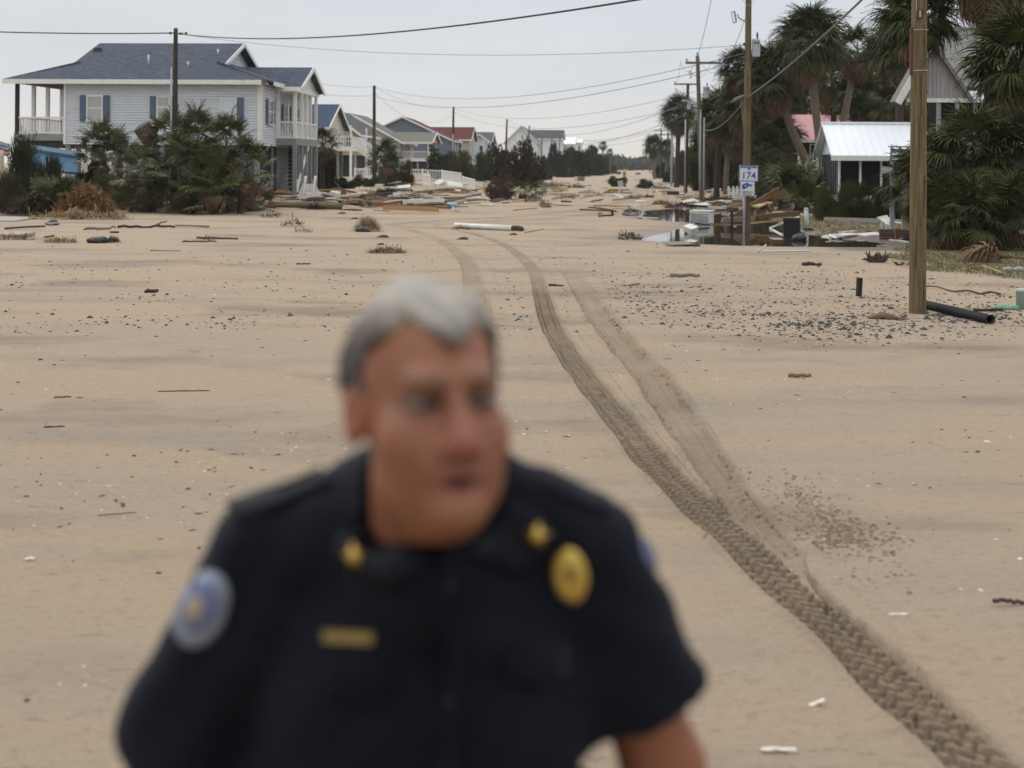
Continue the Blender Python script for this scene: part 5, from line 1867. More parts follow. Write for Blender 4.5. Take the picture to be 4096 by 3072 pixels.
# ---- tall grey house behind the palms at the right edge
GV = 50.0
g0, gz0 = wall_u(3748, 543, GV)
_, gze = wall_u(3748, 398, GV)
g1 = g0 + 9.0
GH = House('grey_house', 'tall weathered grey house with screened porch behind the palms at right', g0 + 4, GV, 0.25)
ua, za = wall_u(3722, 150, GV)
ul_, zl_ = wall_u(3592, 402, GV - 0.6)
ur_, zr_ = wall_u(3880, 402, GV)
GH.add('gable_wall', MB().prism([(ul_ + 0.35, gze), (ur_, gze), (ua, za - 0.15)], GV, GV + 0.2, 'y'), 'grey_siding')
k = 0
u = ul_ + 0.45
while u < ur_ - 0.1:
    zt = gze + (za - 0.3 - gze) * ((u - ul_ - 0.3) / (ua - ul_ - 0.3) if u < ua else (ur_ - u) / (ur_ - ua))
    if zt > gze + 0.1:
        GH.add('siding_batten', MB().box(u, u + 0.03, GV - 0.025, GV, gze, zt), 'grey_siding')
    u += 0.14
GH.add('gable_sill', MB().box(ul_ + 0.4, g1, GV - 0.06, GV - 0.027, gze - 0.10, gze + 0.04), 'trim_white')
m = MB()
m.slab([(ul_, GV - 0.6, zl_), (ua, GV - 0.6, za), (ua, GV + 0.9, za), (ul_, GV + 0.9, zl_)], 0.12)
m.slab([(ua, GV - 0.25, za), (ur_ + 0.1, GV - 0.25, zr_), (ur_ + 0.1, GV + 0.9, zr_), (ua, GV + 0.9, za)], 0.12)
rf = GH.add('roof', m, 'shingle_weathered')
GH.add('rake_board', MB().bar((ul_, GV - 0.63, zl_ - 0.1), (ua, GV - 0.63, za - 0.1), 0.05, 0.22), 'trim_white', rf)
m = MB()
uq, zq1 = wall_u(3715, 108, GV + 6)
m.slab([(uq - 0.6, GV + 1.0, zq1 - 2.6), (uq + 6, GV + 1.0, zq1 - 2.6), (uq + 6, GV + 6, zq1), (uq - 0.6, GV + 6, zq1)], 0.15)
GH.add('main_roof', m, 'shingle_weathered')
GH.add('porch_floor', MB().box(g0, g1, GV, GV + 1.6, gz0 - 0.3, gz0), 'grey_paint')
for k in range(9):
    GH.post(g0 + 0.06 + k * 0.62, GV + 0.06, gz0, gze, 0.13, 'grey_paint')
    GH.post(g0 + 0.06 + k * 1.1, GV + 0.3, 0.0, gz0 - 0.3, 0.18, 'grey_paint', 'stilt')
for k in range(8):
    GH.add('screen_panel', MB().box(g0 + 0.13 + k * 0.62, g0 + 0.61 + k * 0.62, GV + 0.05, GV + 0.06, gz0 + 0.6, gze), 'screen_dark')
    if k == 0:
        GH.add('screen_panel', MB().box(g0 + 0.04, g0 + 0.05, GV + 0.13, GV + 1.5, gz0, gze), 'screen_dark')
GH.add('back_wall', MB().box(g0 + 0.1, g1, GV + 1.6, GV + 1.7, 0.3, gze), 'slate_siding')

# grey stair deck in front of it
dv0 = 44.0
d0, dz0 = wall_u(3562, 695, dv0)
_, dzt = wall_u(3562, 584, dv0)
d1 = d0 + 1.9
DK = House('stair_deck', 'grey painted stair landing on two tall posts beside the thick wooden pole', d0 + 0.5, dv0, 0.1, 'deck')
DK.add('deck', MB().box(d0 + 0.05, d1, dv0, dv0 + 1.6, dz0, dz0 + 0.22), 'grey_paint')
DK.add('top_rail', MB().box(d0 - 0.06, d1, dv0 - 0.05, dv0 + 0.10, dzt - 0.04, dzt), 'grey_paint')
for k in range(7):
    u = d0 + k * 0.24
    DK.add('flared_picket', MB().prism([(u, dzt - 0.04), (u + 0.07, dzt - 0.04), (u + 0.03, (dz0 + dzt) / 2 + 0.1), (u + 0.10, dz0 + 0.24), (u + 0.05, dz0 + 0.24), (u - 0.03, (dz0 + dzt) / 2)], dv0 - 0.02, dv0 + 0.02, 'y'), 'grey_paint')
for k in range(3):
    z = dz0 + 0.3 + k * 0.17
    DK.add('back_slat', MB().box(d0, d1, dv0 + 0.05, dv0 + 0.07, z, z + 0.12), 'grey_paint')
for u in (d0 + 0.09, d0 + 0.44, d0 + 1.75):
    DK.post(u, dv0 + 0.15, -0.1, dz0 + 0.1, 0.13, 'grey_paint')
DK.add('knee_brace', MB().bar((d0 + 0.10, dv0 + 0.15, 0.85), (d0 + 0.30, dv0 + 0.15, dz0), 0.06, 0.08), 'grey_paint')
# ================================================================ utility poles and lines
def pole(label, base, top, r0, r1, mat, group='utility poles along the street'):
    t = thing('utility_pole', label, 'utility pole', base, (0, 0, 0), group)
    tp = Vector(top) - Vector(base)
    n = 12
    part('shaft', MB().tube([Vector((0, 0, -0.5))] + [tp * (i / n) for i in range(n + 1)], [r0] + [r0 + (r1 - r0) * i / n for i in range(n + 1)], 14), mat, t, True)
    return t

def insulator(t, p, s=1.0):
    b = MB()
    b.tube([p, p + Vector((0, 0, 0.06 * s)), p + Vector((0, 0, 0.07 * s)), p + Vector((0, 0, 0.11 * s)), p + Vector((0, 0, 0.12 * s)), p + Vector((0, 0, 0.18 * s))], [0.02 * s, 0.02 * s, 0.06 * s, 0.05 * s, 0.07 * s, 0.03 * s], 8)
    return part('insulator', b, 'metal_grey', t, True)

def crossarm(t, z, half, mat, brace=0.55, off=0.0, ang=TH):
    c, s = math.cos(ang), -math.sin(ang)
    a, b = Vector((-half + off) * Vector((c, s, 0))), Vector((half + off) * Vector((c, s, 0)))
    a, b = Vector((c, s, 0)) * (off - half), Vector((c, s, 0)) * (off + half)
    f = Vector((-s, c, 0)) * -0.14
    ca = part('crossarm', MB().bar(a + f + Vector((0, 0, z)), b + f + Vector((0, 0, z)), 0.10, 0.12), mat, t)
    for e in (-1, 1):
        part('brace', MB().bar(Vector((c, s, 0)) * (off + e * half * 0.45) + f * 1.3 + Vector((0, 0, z)), f * 1.3 + Vector((0, 0, z - brace)), 0.03, 0.012), 'metal_grey', t)
        insulator(t, Vector((c, s, 0)) * (off + e * half * 0.93) + f + Vector((0, 0, z + 0.05)))
    return ca

def transformer(t, p, r, h_):
    b = MB()
    b.tube([p, p + Vector((0, 0, 0.03)), p + Vector((0, 0, h_ * 0.93)), p + Vector((0, 0, h_ * 0.95)), p + Vector((0, 0, h_))], [r * 0.92, r, r, r * 1.06, r * 1.0], 18)
    tk = part('transformer', b, 'transformer_paint', t, True)
    part('bushing', MB().tube([p + Vector((0.04, 0, h_)), p + Vector((0.04, 0, h_ + 0.09)), p + Vector((0.04, 0, h_ + 0.10)), p + Vector((0.04, 0, h_ + 0.24))], [0.03, 0.025, 0.04, 0.012], 8), 'metal_dark', tk, True)
    for k in (-1, 1):
        part('lug', MB().tube([p + Vector((k * r * 0.4, -r * 0.9, h_ * 0.78)), p + Vector((k * r * 0.4, -r * 1.25, h_ * 0.78))], 0.03, 6), 'metal_dark', tk)
    part('bracket', MB().box(-r * 1.25 + p.x, -r * 0.6 + p.x, p.y - 0.04, p.y + 0.04, p.z + h_ * 0.25, p.z + h_ * 0.33), 'metal_grey', tk)
    return tk

def cutout(t, p, s=1.0):
    b = MB()
    b.bar(p + Vector((-0.10, 0, 0.18)) * s, p + Vector((0.02, 0, 0.22)) * s, 0.03, 0.03)
    b.bar(p + Vector((-0.09, 0, 0.18)) * s, p + Vector((-0.02, 0, -0.2)) * s, 0.025, 0.025)
    b.bar(p + Vector((-0.03, 0, -0.2)) * s, p + Vector((0.08, 0, -0.16)) * s, 0.03, 0.03)
    b.tube([p + Vector((0.02, 0, 0.22)) * s, p + Vector((0.085, 0, -0.16)) * s], 0.035 * s, 8)
    f = part('fuse_cutout', b, 'metal_grey', t)
    part('arm', MB().tube([p + Vector((0.13, 0, 0.12)) * s, p + Vector((0.16, 0, 0.0)) * s, Vector((-0.1, 0, p.z - 0.12))], 0.02, 6), 'metal_grey', t)
    return f

def conduit(t, dx, dy, z0, z1, r=0.035, mat='metal_grey'):
    return part('conduit', MB().tube([(dx, dy, z0), (dx, dy, z1)], r, 8), mat, t, True)

# near pole on the right
b0 = GT(3670, 1252)
ptop = Vector((b0.x - 0.02, b0.y, 9.4))
p0 = pole('thick pale brown wooden pole standing in the gravel at right, nearest of all poles', b0, ptop, 0.118, 0.095, 'pole_wood')
for py in (121, 283):
    z = P(3640, py, b0.y).z
    rr = 0.118 - 0.023 * z / 9.4 + 0.004
    part('steel_band', MB().tube([(math.cos(a) * rr, math.sin(a) * rr, z - b0.z) for a in [k * 2 * math.pi / 16 for k in range(17)]], 0.006, 4, False), 'metal_grey', p0)
zt, zb_ = P(3636, 112, b0.y).z, P(3636, 300, b0.y).z
part('cable_guard', MB().box(-0.135, -0.105, -0.05, 0.02, zb_ - b0.z, zt - b0.z), 'rust', p0)
zc = P(3655, 60, b0.y).z - b0.z
bx_ = part('tag_box', MB().box(-0.075, -0.005, -0.155, -0.105, zc - 0.06, zc + 0.06), 'metal_dark', p0)
part('tag_plate', MB().box(-0.052, -0.028, -0.158, -0.1551, zc - 0.045, zc + 0.045), 'yellow_plastic', bx_)
for k_ in range(9):
    z_ = 0.35 + 0.47 * k_ + 0.1 * math.sin(k_ * 5)
    a_ = -1.57 + 0.8 * math.sin(k_ * 2.4)
    part('staple', MB().box(-0.006, 0.006, -0.006, 0.006, -0.012, 0.012, Matrix.Translation((math.cos(a_) * 0.116, math.sin(a_) * 0.116, z_))), 'metal_dark', p0)
for k_ in range(6):
    z_ = 0.2 + 0.7 * k_
    a_ = -1.57 + 0.55 * math.sin(k_ * 3.7 + 1)
    part('drying_crack', MB().box(-0.0035, 0.0035, -0.004, 0.003, -0.28, 0.30, Matrix.Translation((math.cos(a_) * 0.1155, math.sin(a_) * 0.1155, z_)) @ Matrix.Rotation(0.02 * math.sin(k_), 4, 'Y')), 'under_dark', p0)
part('ground_wire', MB().tube([(-0.095, -0.075, zc - 0.1), (-0.08, -0.11, zc), (-0.085, -0.08, zc + 0.8)], 0.006, 5), 'metal_grey', p0)

# pole in the puddle behind the route sign
b1 = G(2990, 930, WATER)
p1 = pole('tall wooden pole with grey transformer standing in the puddle behind the route sign', b1 + Vector((0, 0.25, -0.1)), Vector((b1.x + 0.02, b1.y + 0.25, 8.6)), 0.125, 0.09, 'pole_wood')
zz = lambda py: P(2990, py, b1.y).z - b1.z + 0.1
crossarm(p1, zz(-45), 1.15, 'pole_olive', 0.55)
transformer(p1, Vector((0.26, -0.02, zz(225))), 0.13, 0.56)
cutout(p1, Vector((-0.45, -0.05, zz(68))), 0.9)
for py in (175, 205, 235):
    part('spool', MB().tube([(-0.13, -0.08, zz(py) - 0.04), (-0.13, -0.08, zz(py) + 0.04)], 0.035, 8), 'metal_dark', p1)
conduit(p1, -0.10, -0.12, -0.3, zz(755), 0.03)

# the pole with two conduits and a wide crossarm
b2 = GT(2808, 816)
p2 = pole('wooden pole with wide crossarm, grey transformer and two steel conduits beyond the puddle', b2, P(2790, 222, b2.y), 0.14, 0.10, 'pole_olive')
zz = lambda py: P(2800, py, b2.y).z - b2.z
crossarm(p2, zz(252), 0.95, 'pole_olive', 0.75)
insulator(p2, P(2790, 222, b2.y) - b2)
transformer(p2, Vector((0.17, -0.1, zz(393))), 0.17, 0.62)
cutout(p2, Vector((-0.70, -0.05, zz(300))), 0.95)
conduit(p2, -0.13, -0.10, -0.3, zz(440), 0.05)
conduit(p2, 0.06, -0.17, -0.3, zz(470), 0.05)
part('light_arm', MB().tube([(-0.1, 0, zz(425)), (-0.35, -0.1, zz(412)), (-0.85, -0.2, zz(405))], 0.03, 6), 'metal_grey', p2)
part('lamp_head', MB().box(-1.15, -0.8, -0.3, -0.12, zz(408), zz(399)), 'metal_grey', p2)

b3 = GT(2742, 772)
p3 = pole('dark wooden pole with one steel conduit behind the wide crossarm pole', b3, P(2752, 333, b3.y), 0.15, 0.11, 'pole_dark')
zz = lambda py: P(2745, py, b3.y).z - b3.z
crossarm(p3, zz(337), 0.95, 'pole_olive', 0.7)
transformer(p3, Vector((0.2, -0.1, zz(438))), 0.15, 0.6)
cutout(p3, Vector((-0.8, -0.05, zz(366))), 1.1)
conduit(p3, -0.06, -0.17, -0.3, zz(480), 0.05, 'metal_grey')
crossarm(p3, zz(412), 0.75, 'pole_dark', 0.5, -0.45)
FARP = []
for k, (px, pt_, Y, lb) in enumerate(((2688, 500, 150, 'slim grey pole left of the lone palm on the right side'), (2672, 530, 185, 'far dark pole with small crossarm right of the small round palm'), (2645, 515, 235, 'tall far pole just right of the small round palm crown'), (2631, 548, 300, 'far pole with double crossarm touching the small round palm'), (2600, 585, 420, 'tiny far pole near the end of the street'), (2572, 600, 560, 'farthest tiny pole at the end of the street'))):
    p = P(px, pt_, Y)
    q = pole(lb, Vector((p.x, p.y, float(zg(p.x, p.y)))), p, 0.14, 0.10, 'metal_grey' if k == 0 else 'pole_dark')
    if k in (1, 2, 3):
        crossarm(q, p.z - 0.3, 1.1, 'pole_dark', 0.6)
    FARP.append(p)

# left side
def lpole(lb, base, top, r, mat='pole_dark'):
    return pole(lb, base, top, r, r * 0.75, mat, 'utility poles along the street')

l1b = GT(698, 850)
l1t = P(703, 113, l1b.y)
l1 = lpole('dark wooden pole rising from the palmetto clump in front of the white stilt house', l1b, l1t, 0.115)
conduit(l1, -0.15, -0.05, -0.2, 5.9, 0.04)
for dx, dz in ((-0.22, -0.2), (0.2, -0.22), (0.42, -0.2)):
    part('spool', MB().tube([(dx, 0, l1t.z - l1b.z + dz - 0.05), (dx, 0, l1t.z - l1b.z + dz + 0.05)], 0.045, 8), 'metal_dark', l1)
part('bracket', MB().bar((-0.25, 0, l1t.z - l1b.z - 0.2), (0.45, 0, l1t.z - l1b.z - 0.2), 0.03, 0.03), 'metal_dark', l1)
LT = [l1t]
def lat(px, py):
    x, _ = unroll(px, py)
    k = (x - CXP) / FPX
    return -17.7 / (k * CT - ST)

for px, pt_, lean, mt, lb in ((1497, 342, 0, 'pole_dark', 'dark wooden pole in front of the tan house and white stairs'), (1814, 427, -4, 'pole_dark', 'dark pole with grey conduit before the red roofed houses'), (2028, 477, -7, 'pole_dark', 'leaning dark pole above the big round bush'), (2117, 502, -8, 'pole_dark', 'leaning dark pole before the tall white gable house'), (2169, 536, -5, 'pole_olive', 'thin brown pole against the white house with charcoal roof'), (2208, 535, -5, 'pole_olive', 'thin brown leaning pole left of the dark trees'), (2241, 534, -10, 'pole_olive', 'brown pole leaning in front of the dark trees'), (2355, 578, -2, 'pole_olive', 'far thin pole near the walking people')):
    Y = lat(px, pt_)
    if Y > 330:
        Y = 250 + (Y - 330) * 0.45 + 60
    t_ = P(px, pt_, Y)
    b_ = P(px + lean, 700, Y)
    b_.z = float(zg(b_.x, b_.y))
    q = lpole(lb, b_, t_, 0.15 if Y < 200 else 0.19, mt)
    if px in (1497, 1814):
        conduit(q, 0.03, -0.16, -0.2, (t_.z - b_.z) * 0.62, 0.06, 'metal_dark' if px == 1497 else 'metal_grey')
    LT.append(t_)

def wire(p, q, sag, r, label, mat='wire_grey', n=28):
    p, q = Vector(p), Vector(q)
    r = r * (0.75 if r < 0.02 else 0.95)
    pts = [p.lerp(q, i / n) - Vector((0, 0, 4 * sag * (i / n) * (1 - i / n))) for i in range(n + 1)]
    o = p.copy()
    return solid('power_line', MB().tube([x - o for x in pts], r, 6, False), mat, label, 'power line', o, (0, 0, 0), 'overhead lines', True)

P0X, P0Y = b0.x, b0.y
wire(l1t - Vector((0, 0.1, 0.22)), (P0X - 0.1, P0Y + 0.05, 5.05), 0.62, 0.021, 'thick black cable swooping from the palmetto pole to the top edge', 'wire_black', 48)
wire(l1t - Vector((0, 0.1, 0.20)), (-36, 50, 7.95), 0.5, 0.024, 'thick black cable running left from the palmetto pole across the sky', 'wire_black')
wz1 = lambda py: P(2985, py, b1.y).z
wire(l1t - Vector((-0.3, 0, 0.25)), (b1.x - 0.13, b1.y + 0.2, wz1(178)), 0.55, 0.010, 'thin faint line from the palmetto pole to the transformer pole in the puddle')
wire(l1t - Vector((0, 0, 0.75)), LT[1] - Vector((0, 0, 0.1)), 0.5, 0.014, 'upper line between the palmetto pole and the pole by the white stairs')
wire(l1t - Vector((0, 0, 1.35)), LT[1] - Vector((0, 0, 0.75)), 0.5, 0.014, 'lower line between the palmetto pole and the pole by the white stairs')
wire(l1t - Vector((0, 0, 0.8)), W(-16.4, 73.5, 6.3), 0.25, 0.012, 'slack service drop from the palmetto pole to the stilt house porch')
wire(LT[1] - Vector((0, 0, 0.1)), (b1.x - 0.13, b1.y + 0.2, wz1(212)), 1.15, 0.014, 'upper sagging line across the street to the transformer pole')
wire(LT[1] - Vector((0, 0, 0.8)), (b1.x - 0.13, b1.y + 0.2, wz1(240)), 1.15, 0.016, 'lower sagging line across the street to the transformer pole')
wire(LT[1] - Vector((0, 0, 0.1)), LT[2], 0.7, 0.014, 'upper line between the stairs pole and the red roof pole')
wire(LT[1] - Vector((0, 0, 0.5)), LT[2] - Vector((0, 0, 0.8)), 1.6, 0.014, 'slack line between the stairs pole and the red roof pole')
P2T = P(2790, 222, b2.y)
P3T = P(2752, 333, b3.y)
wire(LT[2] - Vector((0, 0, 0.2)), P2T - Vector((0.1, 0, 1.95)), 1.3, 0.016, 'upper line from the red roof pole over the street to the crossarm pole')
wire(LT[2] - Vector((0, 0, 0.6)), P2T - Vector((0.1, 0, 2.6)), 1.6, 0.016, 'lower line from the red roof pole over the street to the crossarm pole')
wire(LT[3], P3T - Vector((0.1, 0, 1.5)), 2.6, 0.020, 'long sagging line from the leaning pole to the dark right pole')
wire(LT[3] - Vector((0, 0, 0.6)), P3T - Vector((0.1, 0, 2.4)), 3.0, 0.020, 'lowest sagging line from the leaning pole to the dark right pole')
wire(LT[4], FARP[0], 2.4, 0.022, 'far line crossing the street above the bright horizon')
wire(LT[5], FARP[1], 2.2, 0.022, 'far lower line crossing the street above the bright horizon')
wire(LT[7], FARP[2], 2.2, 0.026, 'lowest far line crossing above the end of the street')
wire((b1.x - 1.1, b1.y, P(2990, -45, b1.y).z + 0.2), P2T + Vector((-0.9, 0, -0.3)), 1.5, 0.012, 'thin conductor from the transformer pole to the left end of the wide crossarm')
wire((b1.x + 0.1, b1.y, P(2990, 10, b1.y).z + 0.2), P2T + Vector((0, 0, 0.15)), 1.7, 0.012, 'thin conductor from the transformer pole to the tip of the crossarm pole')
wire(P2T + Vector((-0.9, 0, -0.3)), P3T + Vector((-0.9, 0, 0.1)), 0.4, 0.012, 'thin conductor between the two crossarm poles')
wire((b1.x - 0.05, b1.y, P(2975, 390, b1.y).z), (P0X, P0Y, 5.15), 0.15, 0.024, 'thick communication cable climbing right from the sign pole to the top edge', 'wire_grey', 30)
wire((b1.x - 0.05, b1.y, P(2975, 390, b1.y).z), (b2.x + 0.1, b2.y, P(2810, 520, b2.y).z), 0.35, 0.022, 'thick communication cable from the sign pole back to the crossarm pole')
sp_ = P(2962, 397, b1.y)
solid('cable_splice', MB().tube([(-0.28, 0.0, -0.10), (-0.15, 0, -0.02), (0.02, 0, 0.06), (0.18, 0, 0.14)], [0.03, 0.07, 0.065, 0.03], 8), 'wire_grey', 'grey cable splice lump beside the transformer pole', 'cable splice', sp_, smooth=True)
wire((P0X + 0.1, P0Y, 8.6), P(3400, 430, 62) + Vector((0.6, 0, 2.6)), 0.3, 0.008, 'service wire passing in front of the white metal roof')
# ================================================================ planting
def palm_px(label, cx_, cy_, bx_, Y, size, seed, n=34, dead=14, kind='green', r=0.16, dY=0.0, gz_=None, mat='palm_trunk', group=None, bow=0.12, cone=1.0, name='palm_tree'):
    top = P(cx_, cy_, Y)
    base = P(bx_, 700, Y + dY)
    base.z = float(zg(base.x, base.y)) if gz_ is None else gz_
    return palm(base, top, label, size, n, dead, r, seed, kind, group, mat, bow, name, cone)

PG = 'sabal palms along the street'
# --- clump round the dark pole on the left
for i, (cx_, cy_, bx_, Y, sz, nn, dd, lb) in enumerate((
        (790, 590, 800, 57.0, 1.05, 26, 6, 'short palm with spiky crown just right of the dark pole'),
        (905, 600, 890, 57.6, 1.0, 24, 6, 'short palm in the clump right of the dark pole, second crown from the pole'),
        (990, 690, 960, 57.2, 0.95, 22, 6, 'rightmost palmetto of the clump by the dark pole'),
        (690, 585, 690, 58.6, 0.95, 22, 5, 'palmetto crown left of the dark pole beside the tilted barrel'),
        (720, 700, 730, 56.6, 1.0, 24, 6, 'low palmetto directly before the foot of the dark pole'),
        (855, 730, 850, 56.2, 1.0, 24, 8, 'drooping palmetto low in the clump right of the dark pole'),
        (580, 720, 590, 57.5, 0.9, 20, 5, 'low palmetto left of the clump above the red debris'),
        (415, 620, 420, 62.0, 1.0, 22, 4, 'palmetto before the lattice skirt of the stilt house, upper one'),
        (480, 660, 485, 61.0, 0.95, 20, 4, 'palmetto before the lattice skirt of the stilt house, lower right one'),
        (800, 810, 800, 55.8, 0.8, 18, 10, 'dead skirted palmetto at the bottom of the dark pole clump'))):
    palm_px(lb, cx_, cy_, bx_, Y, sz, 100 + i, nn, dd, 'low', 0.13, 0, None, 'palm_trunk_dark', 'palmetto clump by the dark pole', 0.05, 0.85)
for i, (px, py, sz, lb) in enumerate(((610, 846, 1.1, 'ground level palmetto left of the dark pole foot'), (690, 852, 1.0, 'ground level palmetto hugging the dark pole foot'), (770, 852, 1.15, 'ground level palmetto in the middle of the pole clump'), (850, 850, 1.15, 'ground level palmetto right of the middle of the pole clump'), (930, 846, 1.15, 'ground level palmetto at the right of the pole clump'), (1000, 842, 1.0, 'outermost ground level palmetto right of the pole clump'), (450, 838, 1.1, 'ground level palmetto behind the straw mound, right'), (300, 830, 1.0, 'ground level palmetto behind the straw mound, left'))):
    palmetto(GT(px, py), lb, sz * 0.85, 20, 140 + i, FR_LOW, 'palmetto clump by the dark pole', -5, 70, 0.4, 14)
for i, (px, hh, lb) in enumerate(((380, 1.7, 'dark shrub under the left part of the stilt house wall'), (500, 1.2, 'dark shrub under the stilt house wall below the barrel'), (640, 1.3, 'dark shrub under the stilt house wall behind the dark pole'), (790, 1.4, 'dark shrub under the stilt house wall behind the clump'), (930, 1.3, 'dark shrub under the right part of the stilt house wall'))):
    b_ = P(px, 800, 65.5)
    b_.z = float(zg(b_.x, b_.y))
    bush(b_, 1.15, hh, lb, 'leaf_dark', 'dense', 150 + i, None, 'shrubs before the stilt house')
palmetto(GT(230, 862), 'yellowing palmetto beside the orange straw mound', 0.85, 16, 41, FR_LOW, None, 10, 75)
palmetto(GT(350, 842), 'silvery saw palmetto behind the orange straw mound', 0.85, 14, 42, FR_SILVER, None, 25, 80, 0.25, 0)
palmetto(GT(520, 850), 'low palmetto between straw mound and dark pole', 0.75, 16, 43, FR_LOW, None, 0, 70)
bush(GT(90, 850), 1.25, 2.9, 'tall dark shrub in front of the porch of the stilt house', 'leaf_dark', 'needle', 1)
bush(GT(180, 848), 1.1, 2.3, 'dark shrub before the blue wreck at left', 'leaf_dark', 'needle', 2)
bush(GT(35, 856), 0.8, 1.5, 'brown half dead shrub by the white post at the left edge', 'leaf_brown', 'needle', 3)
bush(P(240, 750, 60) - Vector((0, 0, 1.0)), 0.4, 1.7, 'thin upright shrub in front of the blue wreck', 'leaf_dark', 'needle', 4)
bush(GT(185, 862), 0.8, 0.9, 'low brown shrub left of the orange straw mound', 'leaf_brown', 'needle', 5)

# --- between the houses on the left
def bush_px(label, px, py_base, py_top, wpx, Y, mat='leaf_dark', kind='dense', seed=1, group=None, name='bush', ry=None):
    b_ = P(px, py_base, Y)
    b_.z = float(zg(b_.x, b_.y))
    top = P(px, py_top, Y).z
    return bush(b_, wpx / FPX * Y / 2 * 1.15, (top - b_.z) * 1.05, label, mat, kind, seed, ry, group, True, name)

LG = 'shrubs along the left side of the street'
for i, (lb, px, pb, pt_, wp, Y, mt, kd) in enumerate((
        ('tall dark shrub right beside the stilts of the white house', 1305, 770, 590, 110, 84, 'leaf_dark', 'needle'),
        ('dark shrub below the white stairs near the upturned white steps', 1365, 770, 712, 120, 92, 'leaf_dark', 'dense'),
        ('low olive shrub between the white stairs and the dark pole', 1460, 755, 700, 110, 100, 'leaf_green', 'dense'),
        ('bushy shrub right of the dark pole by the white stairs', 1560, 745, 605, 110, 104, 'leaf_green', 'needle'),
        ('olive shrub with brown edge right of the stairs pole', 1620, 745, 640, 80, 106, 'leaf_brown', 'needle'),
        ('dark shrub in front of the balcony of the olive roofed house', 1765, 722, 585, 110, 160, 'leaf_dark', 'dense'),
        ('grey green feathery shrub behind the white picket rail', 1840, 722, 605, 130, 150, 'leaf_olive', 'needle'),
        ('olive shrub below the pale blue house', 1930, 722, 620, 130, 145, 'leaf_green', 'needle'),
        ('big round dark bush in front of the pale blue house', 2050, 722, 552, 190, 140, 'leaf_brown', 'dense'),
        ('dark bush merging into the right of the big round bush', 2125, 718, 590, 120, 150, 'leaf_dark', 'dense'),
        ('low green bush in front of the big round bush', 2070, 724, 685, 50, 142, 'leaf_green', 'dense'),
        ('dry straw coloured bush beside the low green bush', 2042, 724, 695, 45, 142, 'straw', 'needle'),
        ('wide low green bush before the dark trees', 2252, 698, 640, 95, 262, 'leaf_green', 'dense'),
        ('olive shrub under the tall white gable house', 2180, 705, 625, 80, 200, 'leaf_olive', 'dense'))):
    bush_px(lb, px, pb, pt_, wp, Y, mt, kd, 50 + i, LG)
for i, (lb, px, pt_, wp, Y) in enumerate((
        ('dense dark tree below the charcoal hipped roof', 2232, 572, 110, 250), ('dense dark tree below the white metal roof', 2300, 572, 130, 270),
        ('dark tree left of the walking man in blue', 2360, 585, 120, 300), ('dark tree nearest the street end on the left', 2430, 620, 80, 380),
        ('rounded dark tree behind the two far palms', 2395, 605, 80, 340))):
    bush_px(lb, px, 690, pt_, wp, Y, 'leaf_dark', 'dense', 70 + i, 'dark trees on the left side', 'broadleaf_tree')
palm_px('palmetto top growing beside the white house porch', 1290, 590, 1290, 83, 0.9, 131, 20, 4, 'green', 0.12, 0, None, 'palm_trunk_dark', None, 0.05, 0.9)
palm_px('palmetto crown in front of the balcony house, right of the stairs pole', 1540, 640, 1545, 103, 1.1, 133, 22, 5, 'dusty', 0.13, 0, None, 'palm_trunk_dark', None, 0.05, 0.9)
palm_px('taller far palm on the left side of the street end', 2412, 587, 2408, 330, 0.95, 134, 26, 4, 'green', 0.2, 0, None, 'palm_trunk', PG, 0.1)
palm_px('shorter far palm on the left side of the street end', 2440, 612, 2440, 360, 0.85, 135, 24, 4, 'green', 0.2, 0, None, 'palm_trunk', PG, 0.1)

